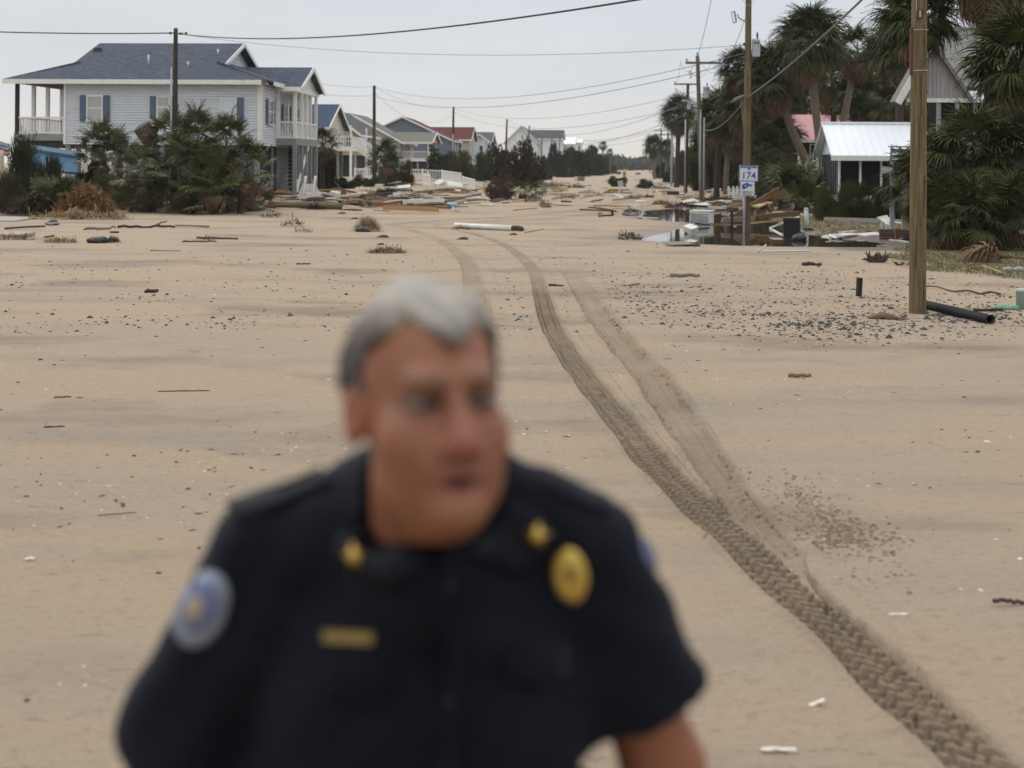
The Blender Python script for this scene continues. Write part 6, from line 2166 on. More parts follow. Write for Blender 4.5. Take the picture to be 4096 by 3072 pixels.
# --- sabal palms on the right
for i, (lb, cx_, cy_, bx_, Y, sz, nn, dd, kd, mt, rr) in enumerate((
        ('largest palm crown in the middle of the right palms, above the pink roof', 3240, 190, 3330, 70, 1.55, 44, 14, 'dusty', 'palm_trunk', 0.20),
        ('leaning palm left of the largest crown, over the pink roof', 3095, 330, 3320, 74, 1.4, 38, 14, 'green', 'palm_trunk', 0.20),
        ('small palm crown touching the transformer pole', 2955, 290, 3010, 76, 0.95, 30, 6, 'green', 'palm_trunk', 0.14),
        ('palm with brown skirt right behind the transformer pole', 2990, 425, 3055, 80, 1.45, 40, 24, 'green', 'palm_trunk_dark', 0.22),
        ('palm with wide dark crown left of the transformer pole', 2880, 480, 2866, 88, 1.35, 36, 18, 'green', 'palm_trunk_dark', 0.18),
        ('half dead brown palm right of the largest crown', 3430, 215, 3310, 73, 1.15, 12, 34, 'green', 'palm_trunk', 0.17),
        ('palm behind the thick wooden pole with long green fronds', 3670, 90, 3722, 41, 1.0, 40, 10, 'green', 'palm_trunk_dark', 0.16),
        ('palm filling the right edge with dense drooping fronds', 4085, 290, 4230, 38, 1.2, 50, 22, 'green', 'palm_trunk_dark', 0.18),
        ('palm above the top right corner showing its brown skirt', 3960, -110, 4010, 40, 1.25, 30, 50, 'green', 'palm_trunk_dark', 0.18),
        ('palm crown between the white metal roof and the grey gable', 3590, 420, 3600, 78, 1.35, 36, 10, 'dusty', 'palm_trunk', 0.17),
        ('low palm crown just above the white metal roof', 3440, 400, 3470, 80, 1.3, 34, 10, 'green', 'palm_trunk', 0.17),
        ('palm with thin trunk under the brown skirted palm', 3130, 560, 3140, 76, 1.0, 26, 14, 'green', 'palm_trunk_dark', 0.14),
        ('palm crown hanging low beside the porch of the pink roofed house', 3060, 610, 3100, 72, 0.95, 24, 14, 'green', 'palm_trunk_dark', 0.15),
        ('palm behind the slanted wreck with tall brown trunk', 2925, 520, 2905, 105, 1.3, 34, 16, 'green', 'palm_trunk', 0.2),
        ('lone round palm left of the crossarm poles', 2715, 470, 2706, 138, 1.5, 44, 20, 'green', 'palm_trunk_dark', 0.22),
        ('small round palm far down the right side', 2616, 592, 2620, 230, 1.5, 34, 14, 'green', 'palm_trunk', 0.25),
        ('second far palm right behind the small round palm', 2665, 600, 2662, 220, 1.2, 28, 12, 'green', 'palm_trunk', 0.25))):
    palm_px(lb, cx_, cy_, bx_, Y, sz, 200 + i, int(nn * 1.6), int(dd * 1.3), kd, rr, 0, None, mt, PG, 0.2)
for i, (lb, cx_, cy_, bx_, Y, sz, kd) in enumerate((
        ('palm crown filling the gap right of the transformer pole', 3045, 400, 3060, 86, 1.45, 'green'),
        ('palm crown between the largest crown and the brown palm', 3330, 330, 3345, 84, 1.5, 'dusty'),
        ('palm crown right above the white metal roof ridge', 3520, 300, 3530, 86, 1.5, 'green'),
        ('palm crown low behind the largest crown', 3160, 400, 3165, 106, 1.5, 'green'),
        ('palm crown beside the crossarm pole at mid height', 2830, 560, 2835, 112, 1.4, 'green'),
        ('palm crown left of the thick pole above the grey gable', 3610, 210, 3630, 64, 1.3, 'green'),
        ('palm crown low behind the route sign', 2960, 560, 2965, 98, 1.3, 'dusty'))):
    palm_px(lb, cx_, cy_, bx_, Y, sz, 400 + i, 54, 18, kd, 0.17, 0, None, 'palm_trunk_dark', PG, 0.2)
# short palms and palmettos at the right edge
for i, (lb, cx_, cy_, bx_, Y, sz) in enumerate((
        ('spiky short palm centred between the thick pole and the right edge', 3900, 640, 3890, 37, 1.05),
        ('short palm just right of the thick pole at mid height', 3760, 720, 3770, 37.5, 1.0),
        ('short palm at the right edge below the drooping palm', 4040, 700, 4040, 37, 1.05),
        ('low palmetto right of the thick pole by the orange sand', 3760, 880, 3765, 35.5, 0.75),
        ('low palmetto fan on the lawn between pole and right edge', 3890, 880, 3890, 35, 0.8),
        ('low palmetto touching the right edge above the dead frond heap', 4060, 880, 4060, 35.5, 0.85),
        ('palmetto with brown tips peeking out left of the thick pole', 3665, 760, 3690, 41, 0.85),
        ('short palm behind the grey stilts at the right', 3960, 800, 3960, 38.5, 0.9))):
    palm_px(lb, cx_, cy_, bx_, Y, sz, 300 + i, 26, 12, 'green', 0.14, 0, None, 'palm_trunk_dark', 'short palms at the right edge', 0.05, 0.95)
# beside the cabin
for i, (px, py, sz, lb) in enumerate(((3190, 845, 1.5, 'large palmetto left of the screened cabin'), (3265, 842, 1.35, 'palmetto against the corner of the screened cabin'), (3120, 838, 1.15, 'palmetto behind the slanted wooden wreck'), (3230, 852, 1.0, 'low palmetto in front of the large one by the cabin'))):
    palmetto(GT(px, py), lb, sz, 22, 60 + i, FR_LOW, None, 5, 78, 0.35, 4)
for i in range(6):
    px = 3315 + i * 72
    bush(GT(px, 882 + (i % 2) * 3), 0.78, 1.30 + 0.12 * (i % 3), ('hedge shrub in front of the cabin, ' + ('first from the left', 'second from the left', 'third from the left', 'fourth from the left', 'fifth from the left', 'rightmost, by the stair landing')[i]), 'leaf_green', 'needle', 80 + i, 0.7, 'hedge in front of the cabin')
# dark broadleaf trees behind the palms
for i, (px, pt_, wp, Y, mt, lb) in enumerate((
        (2770, 560, 150, 150, 'leaf_green', 'green tree behind the crossarm poles'), (2850, 500, 210, 135, 'leaf_green', 'green tree right of the crossarm poles'),
        (2810, 610, 80, 118, 'leaf_dark', 'dark column shaped tree right of the two conduits'), (2950, 440, 260, 118, 'leaf_dark', 'dark tree behind the route sign'),
        (3080, 320, 360, 108, 'leaf_dark', 'dark tree behind the pink roofed house, left'), (3250, 330, 360, 112, 'leaf_dark', 'dark tree behind the pink roofed house, right'),
        (3420, 300, 360, 96, 'leaf_dark', 'dark tree behind the white metal roof, left part'), (3560, 290, 340, 92, 'leaf_dark', 'dark tree behind the white metal roof, right part'),
        (3700, 330, 320, 84, 'leaf_dark', 'dark tree behind the thick pole'), (3850, 560, 260, 72, 'leaf_dark', 'dark tree under the grey house porch'), (4020, 540, 300, 66, 'leaf_dark', 'dark tree under the grey house at the right edge'),
        (2735, 650, 90, 160, 'leaf_olive', 'olive bush between the lone palm and the crossarm poles'), (2690, 660, 70, 180, 'leaf_green', 'bright green bush behind the lone palm'),
        (2650, 650, 80, 240, 'leaf_dark', 'dark bush under the small round palm'))):
    bush_px(lb, px, 760, pt_, wp, Y, mt, 'dense', 110 + i, 'broadleaf trees on the right side', 'broadleaf_tree')
# shrubs out on the street
bush_px('round green bush washed onto the middle of the street', 2470, 742, 703, 75, 140, 'leaf_green', 'dense', 91)
bush_px('brown green shrub stranded right of the street middle', 2585, 752, 716, 80, 130, 'leaf_brown', 'needle', 92)

# --- the far wood that closes the street
rs = random.Random(5)
vs, fs = [], []
for k in range(170):
    u, v = rs.uniform(-60, 330) if rs.random() < 0.75 else rs.uniform(-60, 60), rs.uniform(640, 900)
    c = W(u, v)
    hh = rs.uniform(4.5, 7.5) if u < 45 else rs.uniform(7, 11)
    for q in range(190):
        d_ = Vector((rs.gauss(0, 1), rs.gauss(0, 1), rs.gauss(0, 1))).normalized() * rs.random() ** 0.4
        p = c + Vector((d_.x * 8, d_.y * 6, hh * 0.55 + d_.z * hh * 0.5))
        a = Vector((rs.gauss(0, 1), rs.gauss(0, 1), rs.gauss(0, 1))).normalized()
        b_ = a.orthogonal().normalized() * rs.uniform(0.5, 1.1)
        a *= rs.uniform(0.7, 1.5)
        o = len(vs)
        vs += [tuple(p - a), tuple(p + b_), tuple(p + a), tuple(p - b_)]
        fs.append((o, o + 1, o + 2, o + 3))
me = bpy.data.meshes.new('far_wood')
me.from_pydata(vs, [], fs)
tag(link('far_wood', me, 'far_trees'), 'hazy far off wood closing the end of the street', None, None, 'stuff')
# ================================================================ people far down the street
def walker(label, px, foot_y, Y, shirt, pants, face, lean=0.0):
    b_ = P(px, foot_y, Y)
    b_.z = float(zg(b_.x, b_.y))
    t = thing('person', label, 'person', b_, (0, 0, face), 'people walking far down the street')
    B = Body()
    B.ell((0, 0, 1.63), (0.085, 0.10, 0.12), 0.03).cap((0, 0, 1.45), (0, 0, 1.55), 0.06, 0.055, 0.03)
    B.ell((0, 0, 1.25), (0.17, 0.11, 0.24), 0.05).ell((0, 0, 0.98), (0.16, 0.11, 0.14), 0.05)
    for s in (-1, 1):
        B.cap((s * 0.19, 0, 1.38), (s * 0.25, 0.03 * s, 1.12), 0.055, 0.045, 0.04).cap((s * 0.25, 0.03 * s, 1.12), (s * 0.24, -0.08, 0.88), 0.042, 0.035, 0.02)
        B.cap((s * 0.24, -0.08, 0.88), (s * 0.235, -0.10, 0.80), 0.035, 0.03, 0.02)
        B.cap((s * 0.09, 0, 0.92), (s * 0.10, -0.10 * s, 0.50), 0.085, 0.06, 0.04).cap((s * 0.10, -0.10 * s, 0.50), (s * 0.10, 0.05 * s, 0.08), 0.058, 0.045, 0.03)
        B.cap((s * 0.10, 0.05 * s, 0.05), (s * 0.11, 0.05 * s - 0.16, 0.04), 0.05, 0.045, 0.02)
    link('body', net_mesh('body', B, (-0.4, -0.4, -0.02), (0.4, 0.4, 1.80), 0.03, lambda V: np.tile(np.array((0.25, 0.13, 0.08)), (len(V), 1))), 'skin', t)
    S = Body().ell((0, 0, 1.26), (0.19, 0.13, 0.25), 0.05).ell((0, 0, 1.02), (0.18, 0.13, 0.12), 0.05)
    for s in (-1, 1):
        S.cap((s * 0.17, 0, 1.40), (s * 0.25, 0.03 * s, 1.14), 0.075, 0.065, 0.04)
    link('shirt', net_mesh('shirt', S, (-0.4, -0.25, 0.85), (0.4, 0.25, 1.55), 0.03), shirt, t)
    Q = Body().ell((0, 0, 0.95), (0.175, 0.125, 0.13), 0.05)
    for s in (-1, 1):
        Q.cap((s * 0.09, 0, 0.9), (s * 0.10, -0.10 * s, 0.50), 0.10, 0.08, 0.04).cap((s * 0.10, -0.10 * s, 0.50), (s * 0.10, 0.04 * s, 0.14), 0.078, 0.07, 0.03)
    link('trousers', net_mesh('trousers', Q, (-0.35, -0.35, 0.0), (0.35, 0.35, 1.1), 0.03), pants, t)
    link('hair', net_mesh('hair', lambda X, Y_, Z: np.maximum(Body().ell((0, 0.012, 1.665), (0.095, 0.11, 0.105), 0.01)(X, Y_, Z), 1.62 - Z - 0.6 * Y_), (-0.15, -0.15, 1.5), (0.15, 0.17, 1.8), 0.025), 'dark_wood', t)
    return t

pm('vest_yellow', (0.55, 0.60, 0.05), (0.47, 0.52, 0.04), 6, 0.7)
pm('shirt_blue', (0.06, 0.20, 0.55), (0.05, 0.17, 0.47), 6, 0.8)
pm('cloth_dark', (0.02, 0.022, 0.03), (0.03, 0.032, 0.04), 6, 0.85)
pm('cloth_light', (0.45, 0.44, 0.42), (0.38, 0.37, 0.35), 6, 0.85)
walker('distant person in yellow vest and dark trousers walking down the street', 2497, 713, 240, 'vest_yellow', 'cloth_dark', R(20))
walker('distant person in bright blue shirt and light trousers', 2332, 700, 272, 'shirt_blue', 'cloth_light', R(-15))
walker('distant person in all dark clothes near the left trees', 2276, 712, 246, 'cloth_dark', 'cloth_dark', R(10))

# ================================================================ route sign on its steel post
def text_mesh(body_, size, depth=0.002):
    cu = bpy.data.curves.new('text', 'FONT')
    cu.body = body_
    cu.size = size
    cu.align_x = 'CENTER'
    cu.align_y = 'CENTER'
    cu.extrude = depth
    cu.offset = size * 0.012
    o = bpy.data.objects.new('text', cu)
    col.objects.link(o)
    dg = bpy.context.evaluated_depsgraph_get()
    me = bpy.data.meshes.new_from_object(o.evaluated_get(dg))
    bpy.data.objects.remove(o)
    me.transform(Matrix.Rotation(R(90), 4, 'X'))
    return me

SY = b1.y - 0.05
sb = P(2976, 930, SY)
sg = thing('route_sign', 'blue and white route sign 174 with byway plate on steel post in the puddle', 'road sign', Vector((sb.x, sb.y, WATER)), (0, R(1.2), R(2)))
so_ = Vector((sb.x, sb.y, WATER))
def sl(px, py):
    p = P(px, py, SY) - so_
    return p
part('post', MB().tube([(0, 0, -0.5), (0, 0, sl(2976, 665).z)], 0.028, 6), 'metal_grey', sg)
def plate(name, x0, x1, y0, y1, border):
    a, c = sl(x0, y1), sl(x1, y0)
    m = MB()
    r_ = 0.03
    pts = []
    for cx_, cz_, s0 in ((c.x - r_, a.z + r_, -90), (c.x - r_, c.z - r_, 0), (a.x + r_, c.z - r_, 90), (a.x + r_, a.z + r_, 180)):
        for k in range(5):
            an = R(s0 + k * 22.5)
            pts.append((cx_ + math.cos(an) * r_, cz_ + math.sin(an) * r_))
    o = part(name, m.prism(pts, -0.040, -0.034), 'sign_white', sg)
    w_ = 0.012
    for bx in ((a.x + r_, c.x - r_, a.z + 0.004, a.z + 0.004 + w_), (a.x + r_, c.x - r_, c.z - w_ - 0.004, c.z - 0.004), (a.x + 0.004, a.x + w_ + 0.004, a.z + r_, c.z - r_), (c.x - w_ - 0.004, c.x - 0.004, a.z + r_, c.z - r_)):
        part('border', MB().box(bx[0], bx[1], -0.0425, -0.0405, bx[2], bx[3]), border, o)
    return o, a, c
p_a, a, c = plate('route_plate', 2951, 3027, 661, 724, 'sign_blue')
w1, h1 = c.x - a.x, c.z - a.z
mx_ = (a.x + c.x) / 2
part('top_band', MB().box(a.x + 0.03, c.x - 0.03, -0.0432, -0.0412, c.z - 0.135 * h1 - 0.02, c.z - 0.012), 'sign_blue', p_a)
for txt, fx_ in (('SOUTH', -0.29), ('CAROLINA', 0.29)):
    me = text_mesh(txt, 0.075 * h1)
    link('lettering', me, 'sign_white', p_a, (mx_ + fx_ * w1, -0.0462, c.z - 0.085 * h1))
me = text_mesh('174', 0.62 * h1, 0.002)
link('lettering', me, 'sign_blue', p_a, (mx_, -0.0445, a.z + 0.33 * h1))
shape = [(-0.16, 0.13), (0.02, 0.15), (0.06, 0.11), (0.17, 0.09), (0.13, 0.0), (0.02, -0.16), (-0.05, -0.06), (-0.12, 0.03)]
part('state_outline', MB().prism([(mx_ + x * w1, c.z - 0.2 * h1 + z * h1) for x, z in shape], -0.047, -0.0445), 'sign_white', p_a)
part('state_shape', MB().prism([(mx_ + x * w1 * 0.82, c.z - 0.2 * h1 + z * h1 * 0.82) for x, z in shape], -0.049, -0.0475), 'sign_blue', p_a)
part('emblem_dot', MB().tube([(mx_ + 0.01, -0.051, c.z - 0.19 * h1), (mx_ + 0.01, -0.0495, c.z - 0.19 * h1)], 0.012, 8), 'yellow_plastic', p_a)
p_b, a, c = plate('byway_plate', 2954, 3015, 724, 784, 'sign_blue')
w1, h1 = c.x - a.x, c.z - a.z
mx_ = (a.x + c.x) / 2
for txt, z in (("AMERICA'S", 0.27), ('BYWAYS', 0.11)):
    link('lettering', text_mesh(txt, 0.15 * h1), 'sign_maroon', p_b, (mx_, -0.0445, a.z + z * h1))
flag = [(-0.38, 0.72), (-0.30, 0.76), (-0.02, 0.90), (0.05, 0.86), (0.08, 0.80), (0.36, 0.76), (0.26, 0.66), (0.20, 0.64), (0.10, 0.70), (0.04, 0.60), (-0.24, 0.42), (-0.32, 0.46)]
part('flag_emblem', MB().prism([(mx_ + x * w1, a.z + z * h1) for x, z in flag], -0.0445, -0.042), 'sign_blue', p_b)
stm = star(0.032, 0.002).mesh('star')
stm.transform(Matrix.Rotation(R(90), 4, 'X'))
link('star', stm, 'sign_white', p_b, (mx_ - 0.12 * w1, -0.0452, a.z + 0.67 * h1))

# ================================================================ mailbox
mb_ = G(2928, 930, WATER)
mbx = thing('mailbox', 'black mailbox with red flag on a thin wooden post in the puddle', 'mailbox', mb_, (0, 0, R(-8)))
zt = P(2928, 846, mb_.y).z - WATER
part('post', MB().box(-0.035, 0.035, -0.035, 0.035, -0.4, zt), 'dark_wood', mbx)
prof = [(-0.075, 0), (0.075, 0), (0.075, 0.085)] + [(0.075 * math.cos(R(a)), 0.085 + 0.065 * math.sin(R(a))) for a in range(20, 180, 20)] + [(-0.075, 0.085)]
bxm = MB().prism([(x, z + zt) for x, z in prof], -0.17, 0.19, 'x')
mo = part('box', bxm, 'black_plastic', mbx)
part('arm', MB().bar((-0.2, 0.05, zt - 0.04), (0.03, 0, zt - 0.005), 0.03, 0.03), 'dark_wood', mbx)
part('flag', MB().box(-0.14, -0.09, -0.082, -0.077, zt + 0.03, zt + 0.07), 'red_plastic', mbx)
part('numbers', MB().box(-0.07, 0.02, -0.0785, -0.0765, zt + 0.045, zt + 0.075), 'red_plastic', mo)

# ================================================================ debris helpers
def plank_mb(L, w_, t, seed, broken=True, bend=0.01):
    rs = random.Random(seed)
    n = 5
    vs, fs = [], []
    for i in range(n + 1):
        x = L * i / n
        z = bend * L * math.sin(math.pi * i / n) * rs.uniform(0.6, 1.3)
        e = 0.06 * L if broken and i in (0, n) else 0
        for y, zz_ in ((-w_ / 2, 0), (w_ / 2, 0), (w_ / 2, t), (-w_ / 2, t)):
            vs.append((x + rs.uniform(-e, e) * 0.5, y + rs.uniform(-0.004, 0.004), z + zz_ + rs.uniform(-0.003, 0.003)))
    for i in range(n):
        for k in range(4):
            fs.append((i * 4 + k, i * 4 + (k + 1) % 4, (i + 1) * 4 + (k + 1) % 4, (i + 1) * 4 + k))
    fs += [(3, 2, 1, 0), tuple(n * 4 + k for k in range(4))]
    return MB().add(vs, fs)

_seed = [1000]
def between(p, q, roll=0.0):
    d_ = q - p
    m = Matrix.Rotation(math.atan2(d_.y, d_.x), 4, 'Z') @ Matrix.Rotation(-math.atan2(d_.z, math.hypot(d_.x, d_.y)), 4, 'Y') @ Matrix.Rotation(roll, 4, 'X')
    return m.to_euler(), d_.length

def ends(x0, y0, x1, y1, Y=None, dY=0.0):
    """two photo points -> two places, no nearer than where the lower one would touch the ground"""
    lo = max((y0, x0), (y1, x1))
    Yg = GT(lo[1], lo[0]).y
    if Y is None:
        Y = Yg
    elif Y < Yg * 0.96:
        Y = Yg * 0.96
    a, b_ = P(x0, y0, Y), P(x1, y1, Y + dY)
    for q in (a, b_):
        q.z = max(q.z, float(zg(q.x, q.y)) + 0.005)
    return a, b_

def plank(label, x0, y0, x1, y1, w_=0.14, t=0.04, mat='lumber', Y=None, dY=0.0, roll=0.0, name='plank', cat='plank', group='boards scattered by the storm', broken=True, bend=0.006):
    _seed[0] += 1
    a, b_ = ends(x0, y0, x1, y1, Y, dY)
    rot, L = between(a, b_, roll)
    return solid(name, plank_mb(L, w_, t, _seed[0], broken, bend), mat, label, cat, a, rot, group)

def log(label, x0, y0, x1, y1, r, mat='log_moss', Y=None, dY=0.0, name='log', cat='log', group=None, taper=0.9, knob=0.08):
    _seed[0] += 1
    rs = random.Random(_seed[0])
    a, b_ = ends(x0, y0, x1, y1, Y, dY)
    a.z = max(a.z, float(zg(a.x, a.y)) + r * 0.8)
    b_.z = max(b_.z, float(zg(b_.x, b_.y)) + r * 0.8)
    rot, L = between(a, b_)
    pts = [(L * i / 9, rs.uniform(-1, 1) * knob * r, rs.uniform(-1, 1) * knob * r) for i in range(10)]
    rad = [r * (1 + (taper - 1) * i / 9) * rs.uniform(0.93, 1.07) for i in range(10)]
    return solid(name, MB().tube(pts, rad, 10), mat, label, cat, a, rot, group, True)

def boxy(name, label, cat, px, py, sx, sy, sz, mat, yaw=0.0, tilt=(0, 0), bev=0.02, z=None, group=None):
    """a rounded box standing on the ground where the photo shows its foot"""
    g_ = GT(px, py)
    if z is not None:
        g_ = G(px, py, z)
    b_ = MB()
    rings = [(-bev, 0.0), (0, bev), (0, sz - bev), (-bev, sz)]
    vs, fs = [], []
    for o, zz_ in rings:
        x, y = sx / 2 + o, sy / 2 + o
        c = bev * 0.8
        vs += [(-x + c, -y, zz_), (x - c, -y, zz_), (x, -y + c, zz_), (x, y - c, zz_), (x - c, y, zz_), (-x + c, y, zz_), (-x, y - c, zz_), (-x, -y + c, zz_)]
    for r_ in range(3):
        for k in range(8):
            fs.append((r_ * 8 + k, r_ * 8 + (k + 1) % 8, (r_ + 1) * 8 + (k + 1) % 8, (r_ + 1) * 8 + k))
    fs += [tuple(range(7, -1, -1)), tuple(24 + k for k in range(8))]
    b_.add(vs, fs)
    t = thing(name, label, cat, g_, (tilt[0], tilt[1], yaw), group)
    part('body', b_, mat, t)
    return t

def clump(label, px, py, n, rx, ry, rz, mat, seed, thick=0.008, L=0.5, name='straw_clump', cat='clump', group=None):
    return solid(name, straw_heap(n, rx, ry, rz, seed, thick, L), mat, label, cat, GT(px, py), (0, 0, 0), group)

def plastic_chair(label, px, py, yaw, tilt, mat='trim_white', s=1.0, seat='trim_white'):
    t = thing('plastic_chair', label, 'chair', GT(px, py) + Vector((0, 0, 0.03)), (*tilt, yaw), 'white garden chairs')
    for x in (-0.2, 0.2):
        part('leg', MB().bar((x, -0.2, 0), (x * 0.95, -0.18, 0.42), 0.04, 0.04), mat, t)
        part('leg', MB().bar((x, 0.22, 0), (x * 0.95, 0.18, 0.42), 0.04, 0.04), mat, t)
        part('armrest', MB().bar((x * 1.1, -0.2, 0.62), (x * 1.1, 0.2, 0.62), 0.05, 0.03), mat, t)
    part('seat', MB().box(-0.2, 0.2, -0.2, 0.2, 0.42, 0.45), seat, t)
    for k in range(5):
        x = -0.16 + k * 0.08
        part('back_slat', MB().bar((x, 0.2, 0.44), (x, 0.30, 0.85), 0.05, 0.015), mat, t)
    part('back_rail', MB().bar((-0.22, 0.31, 0.87), (0.22, 0.31, 0.87), 0.05, 0.03), mat, t)
    t.scale = (s, s, s)
    return t

# ================================================================ fences
def picket_fence(label, pts, hgt, step, pw, lean=0.0):
    o = pts[0].copy()
    t = thing('picket_fence', label, 'fence', o)
    part_rail = None
    for a, b_ in zip(pts[:-1], pts[1:]):
        d_ = b_ - a
        for z in (0.25, 0.72):
            part('rail', MB().bar(a - o + Vector((0, 0.03, hgt * z)), b_ - o + Vector((0, 0.03, hgt * z)), 0.03, 0.07), 'trim_white', t)
        n = max(1, int(d_.length / step))
        for i in range(n):
            p = a - o + d_ * ((i + 0.5) / n)
            q = random.Random(i + int(hgt * 99)).uniform(-0.05, 0.05)
            part('picket', MB().prism([(p.x - pw / 2 + lean, p.z), (p.x + pw / 2 + lean, p.z), (p.x + pw / 2 + q, p.z + hgt * 0.88), (p.x + q, p.z + hgt), (p.x - pw / 2 + q, p.z + hgt * 0.88)], p.y - 0.012, p.y + 0.012), 'trim_white', t)
    return t

yf = 86.0
fp = [P(px, 790, yf) for px in (2908, 2960, 3010, 3062)]
for q in fp:
    q.z = float(zg(q.x, q.y))
picket_fence('white picket fence behind the route sign at the trees', fp, 0.88, 0.26, 0.15)
fp = [P(px, 790, yf + 2) for px in (3072, 3098)]
for q in fp:
    q.z = float(zg(q.x, q.y))
picket_fence('short piece of white picket fence right of the leaning trunk', fp, 0.85, 0.26, 0.13)

def white_rail(label, pts, hgt):
    o = pts[0].copy()
    t = thing('white_railing', label, 'fence', o)
    for a, b_ in zip(pts[:-1], pts[1:]):
        d_ = b_ - a
        for z in (0.1, 1.0):
            part('rail', MB().bar(a - o + Vector((0, 0, hgt * z)), b_ - o + Vector((0, 0, hgt * z)), 0.08, 0.08), 'trim_white', t)
        n = max(2, int(d_.length / 0.2))
        for i in range(n):
            p = a - o + d_ * ((i + 0.5) / n)
            part('baluster', MB().box(p.x - 0.03, p.x + 0.03, p.y - 0.02, p.y + 0.02, p.z + hgt * 0.1, p.z + hgt), 'trim_white', t)
        part('post', MB().box(-0.08, 0.08, -0.08, 0.08, -0.1, hgt * 1.12).__class__().box(a.x - o.x - 0.07, a.x - o.x + 0.07, a.y - o.y - 0.07, a.y - o.y + 0.07, a.z - o.z - 0.1, a.z - o.z + hgt * 1.12), 'trim_white', t)
    return t

def rp(px, py, Y):
    return P(px, py, Y)

white_rail('white railing running behind the debris left of the street', [rp(1632, 718, 140), rp(1690, 720, 140), rp(1768, 724, 139), rp(1845, 738, 128)], 1.0)
white_rail('collapsed end of the white railing beside the root ball', [rp(1850, 742, 124), rp(1898, 758, 112)], 0.75)
white_rail('white railing at the foot of the long white stairs', [rp(1420, 712, 108), rp(1482, 714, 107)], 0.7)
white_rail('small white fence panel in front of the white railing', [rp(1695, 738, 118), rp(1720, 744, 113)], 0.8)
# ================================================================ left debris field
log('long mossy log lying at the front of the left debris heap', 1070, 826, 1366, 836, 0.15, 'log_moss', None, -0.4)
# upturned white steps
us_ = GT(1240, 797)
t = thing('dock_steps', 'white slatted steps with two round topped posts, upturned in the debris', 'steps', us_, (0, 0, R(6)))
for k in range(8):
    z, y = 0.02 + k * 0.088, -0.25 + k * 0.055
    wd = 0.50 - 0.012 * k
    part('slat', MB().box(-wd + 0.02 * k - 0.10, wd + 0.14 - 0.045 * k, y, y + 0.025, z, z + 0.066), 'trim_white', t)
for x in (-0.22, 0.23):
    part('post', MB().tube([(x - 0.10, -0.33, 0.0), (x, 0.12, 0.95), (x + 0.005, 0.13, 1.0), (x + 0.01, 0.14, 1.08)], [0.06, 0.06, 0.075, 0.03], 10), 'trim_white', t, True)
t.scale = (us_.y / 66.0,) * 3
plank('orange plywood sheet tilted on the heap near the stilt house corner', 1085, 776, 1168, 772, 0.9, 0.03, 'lumber', 68, 0.5, R(22), 'plywood_sheet', 'plywood')
plank('broken orange plywood sheet right of the tilted one', 1120, 770, 1160, 760, 0.6, 0.03, 'lumber', 69, 0.3, R(-30), 'plywood_sheet', 'plywood')
plank('long orange board below the palmetto clump', 942, 790, 1130, 786, 0.16, 0.07, 'lumber', 64)
plank('white pipe like board before the orange plywood', 1034, 800, 1086, 798, 0.12, 0.10, 'debris_white', 65)
plank('second white board right of the first before the plywood', 1095, 797, 1118, 795, 0.2, 0.08, 'debris_white', 66)
plank('dark beam under the orange plywood', 1040, 776, 1180, 790, 0.18, 0.14, 'dark_wood', 67)
plank('white crossed board at the foot of the palmetto clump', 848, 832, 884, 846, 0.10, 0.09, 'debris_white', 57.5)
plank('white sheet fragment under the palmetto clump', 885, 830, 922, 832, 0.5, 0.05, 'debris_white', 59, 0.2, R(15))
plank('upright white stub below the palmetto clump', 880, 856, 884, 842, 0.08, 0.05, 'debris_white', 56.5)
plank('grey weathered sheet right of the palmetto clump', 935, 826, 1040, 828, 0.7, 0.03, 'lumber_grey', 60, 0.3, R(8), 'plywood_sheet', 'plywood')
plank('white board behind the low palmettos at left', 475, 690, 528, 718, 0.12, 0.06, 'debris_white', 62)
plank('tan pole leaning behind the low palmettos at left', 448, 700, 520, 718, 0.07, 0.07, 'lumber_yellow', 62.5)
plank('white corrugated piece left of the dark pole', 495, 780, 570, 776, 0.4, 0.05, 'debris_white', 60, 0.3, R(20))
plank('orange board low behind the red box left of the dark pole', 520, 806, 610, 802, 0.2, 0.06, 'lumber', 59)
boxy('red_crate', 'red plastic crate lying in the debris left of the dark pole', 'crate', 620, 826, 0.55, 0.3, 0.16, 'red_plastic', R(8))
boxy('orange_crate', 'small orange box beside the red crate', 'box', 575, 822, 0.25, 0.2, 0.16, 'lumber', R(-12))
boxy('white_bucket', 'white tub fragment left of the red crate', 'tub', 545, 822, 0.4, 0.3, 0.22, 'debris_white', R(20), (R(15), 0))

# pile further right
Yp = 70.0
plank('long brown board slanting down through the left pile', 1345, 756, 1530, 800, 0.20, 0.07, 'lumber_brown', Yp, -1.0)
plank('second brown board below the slanting one in the left pile', 1400, 790, 1545, 806, 0.18, 0.07, 'lumber_brown', 67)
plank('upright orange paddle shaped board in the left pile', 1374, 798, 1376, 758, 0.26, 0.05, 'lumber_brown', 68.5, 0, R(90))
plank('thin grey board leaning up left of the paddle board', 1334, 724, 1368, 762, 0.05, 0.05, 'lumber_grey', 69.5)
plank('orange board leaning above the white sack', 1428, 724, 1468, 744, 0.20, 0.05, 'lumber', 84)
plank('pale board across the top of the left pile', 1440, 782, 1540, 794, 0.14, 0.05, 'lumber_yellow', 68)
plank('grey metal strip across the left pile', 1460, 790, 1550, 797, 0.2, 0.03, 'metal_grey', 67.5)
plank('bright orange board in front of the left pile', 1412, 805, 1508, 816, 0.12, 0.05, 'lumber', 65)
log('black plastic pipe along the front of the left pile', 1300, 800, 1450, 817, 0.06, 'rubber_pipe', 64.5, 0, 'pipe', 'pipe', None, 1.0, 0.15)
log('dark brown log behind the grey bin', 1490, 806, 1610, 812, 0.11, 'driftwood', 66)
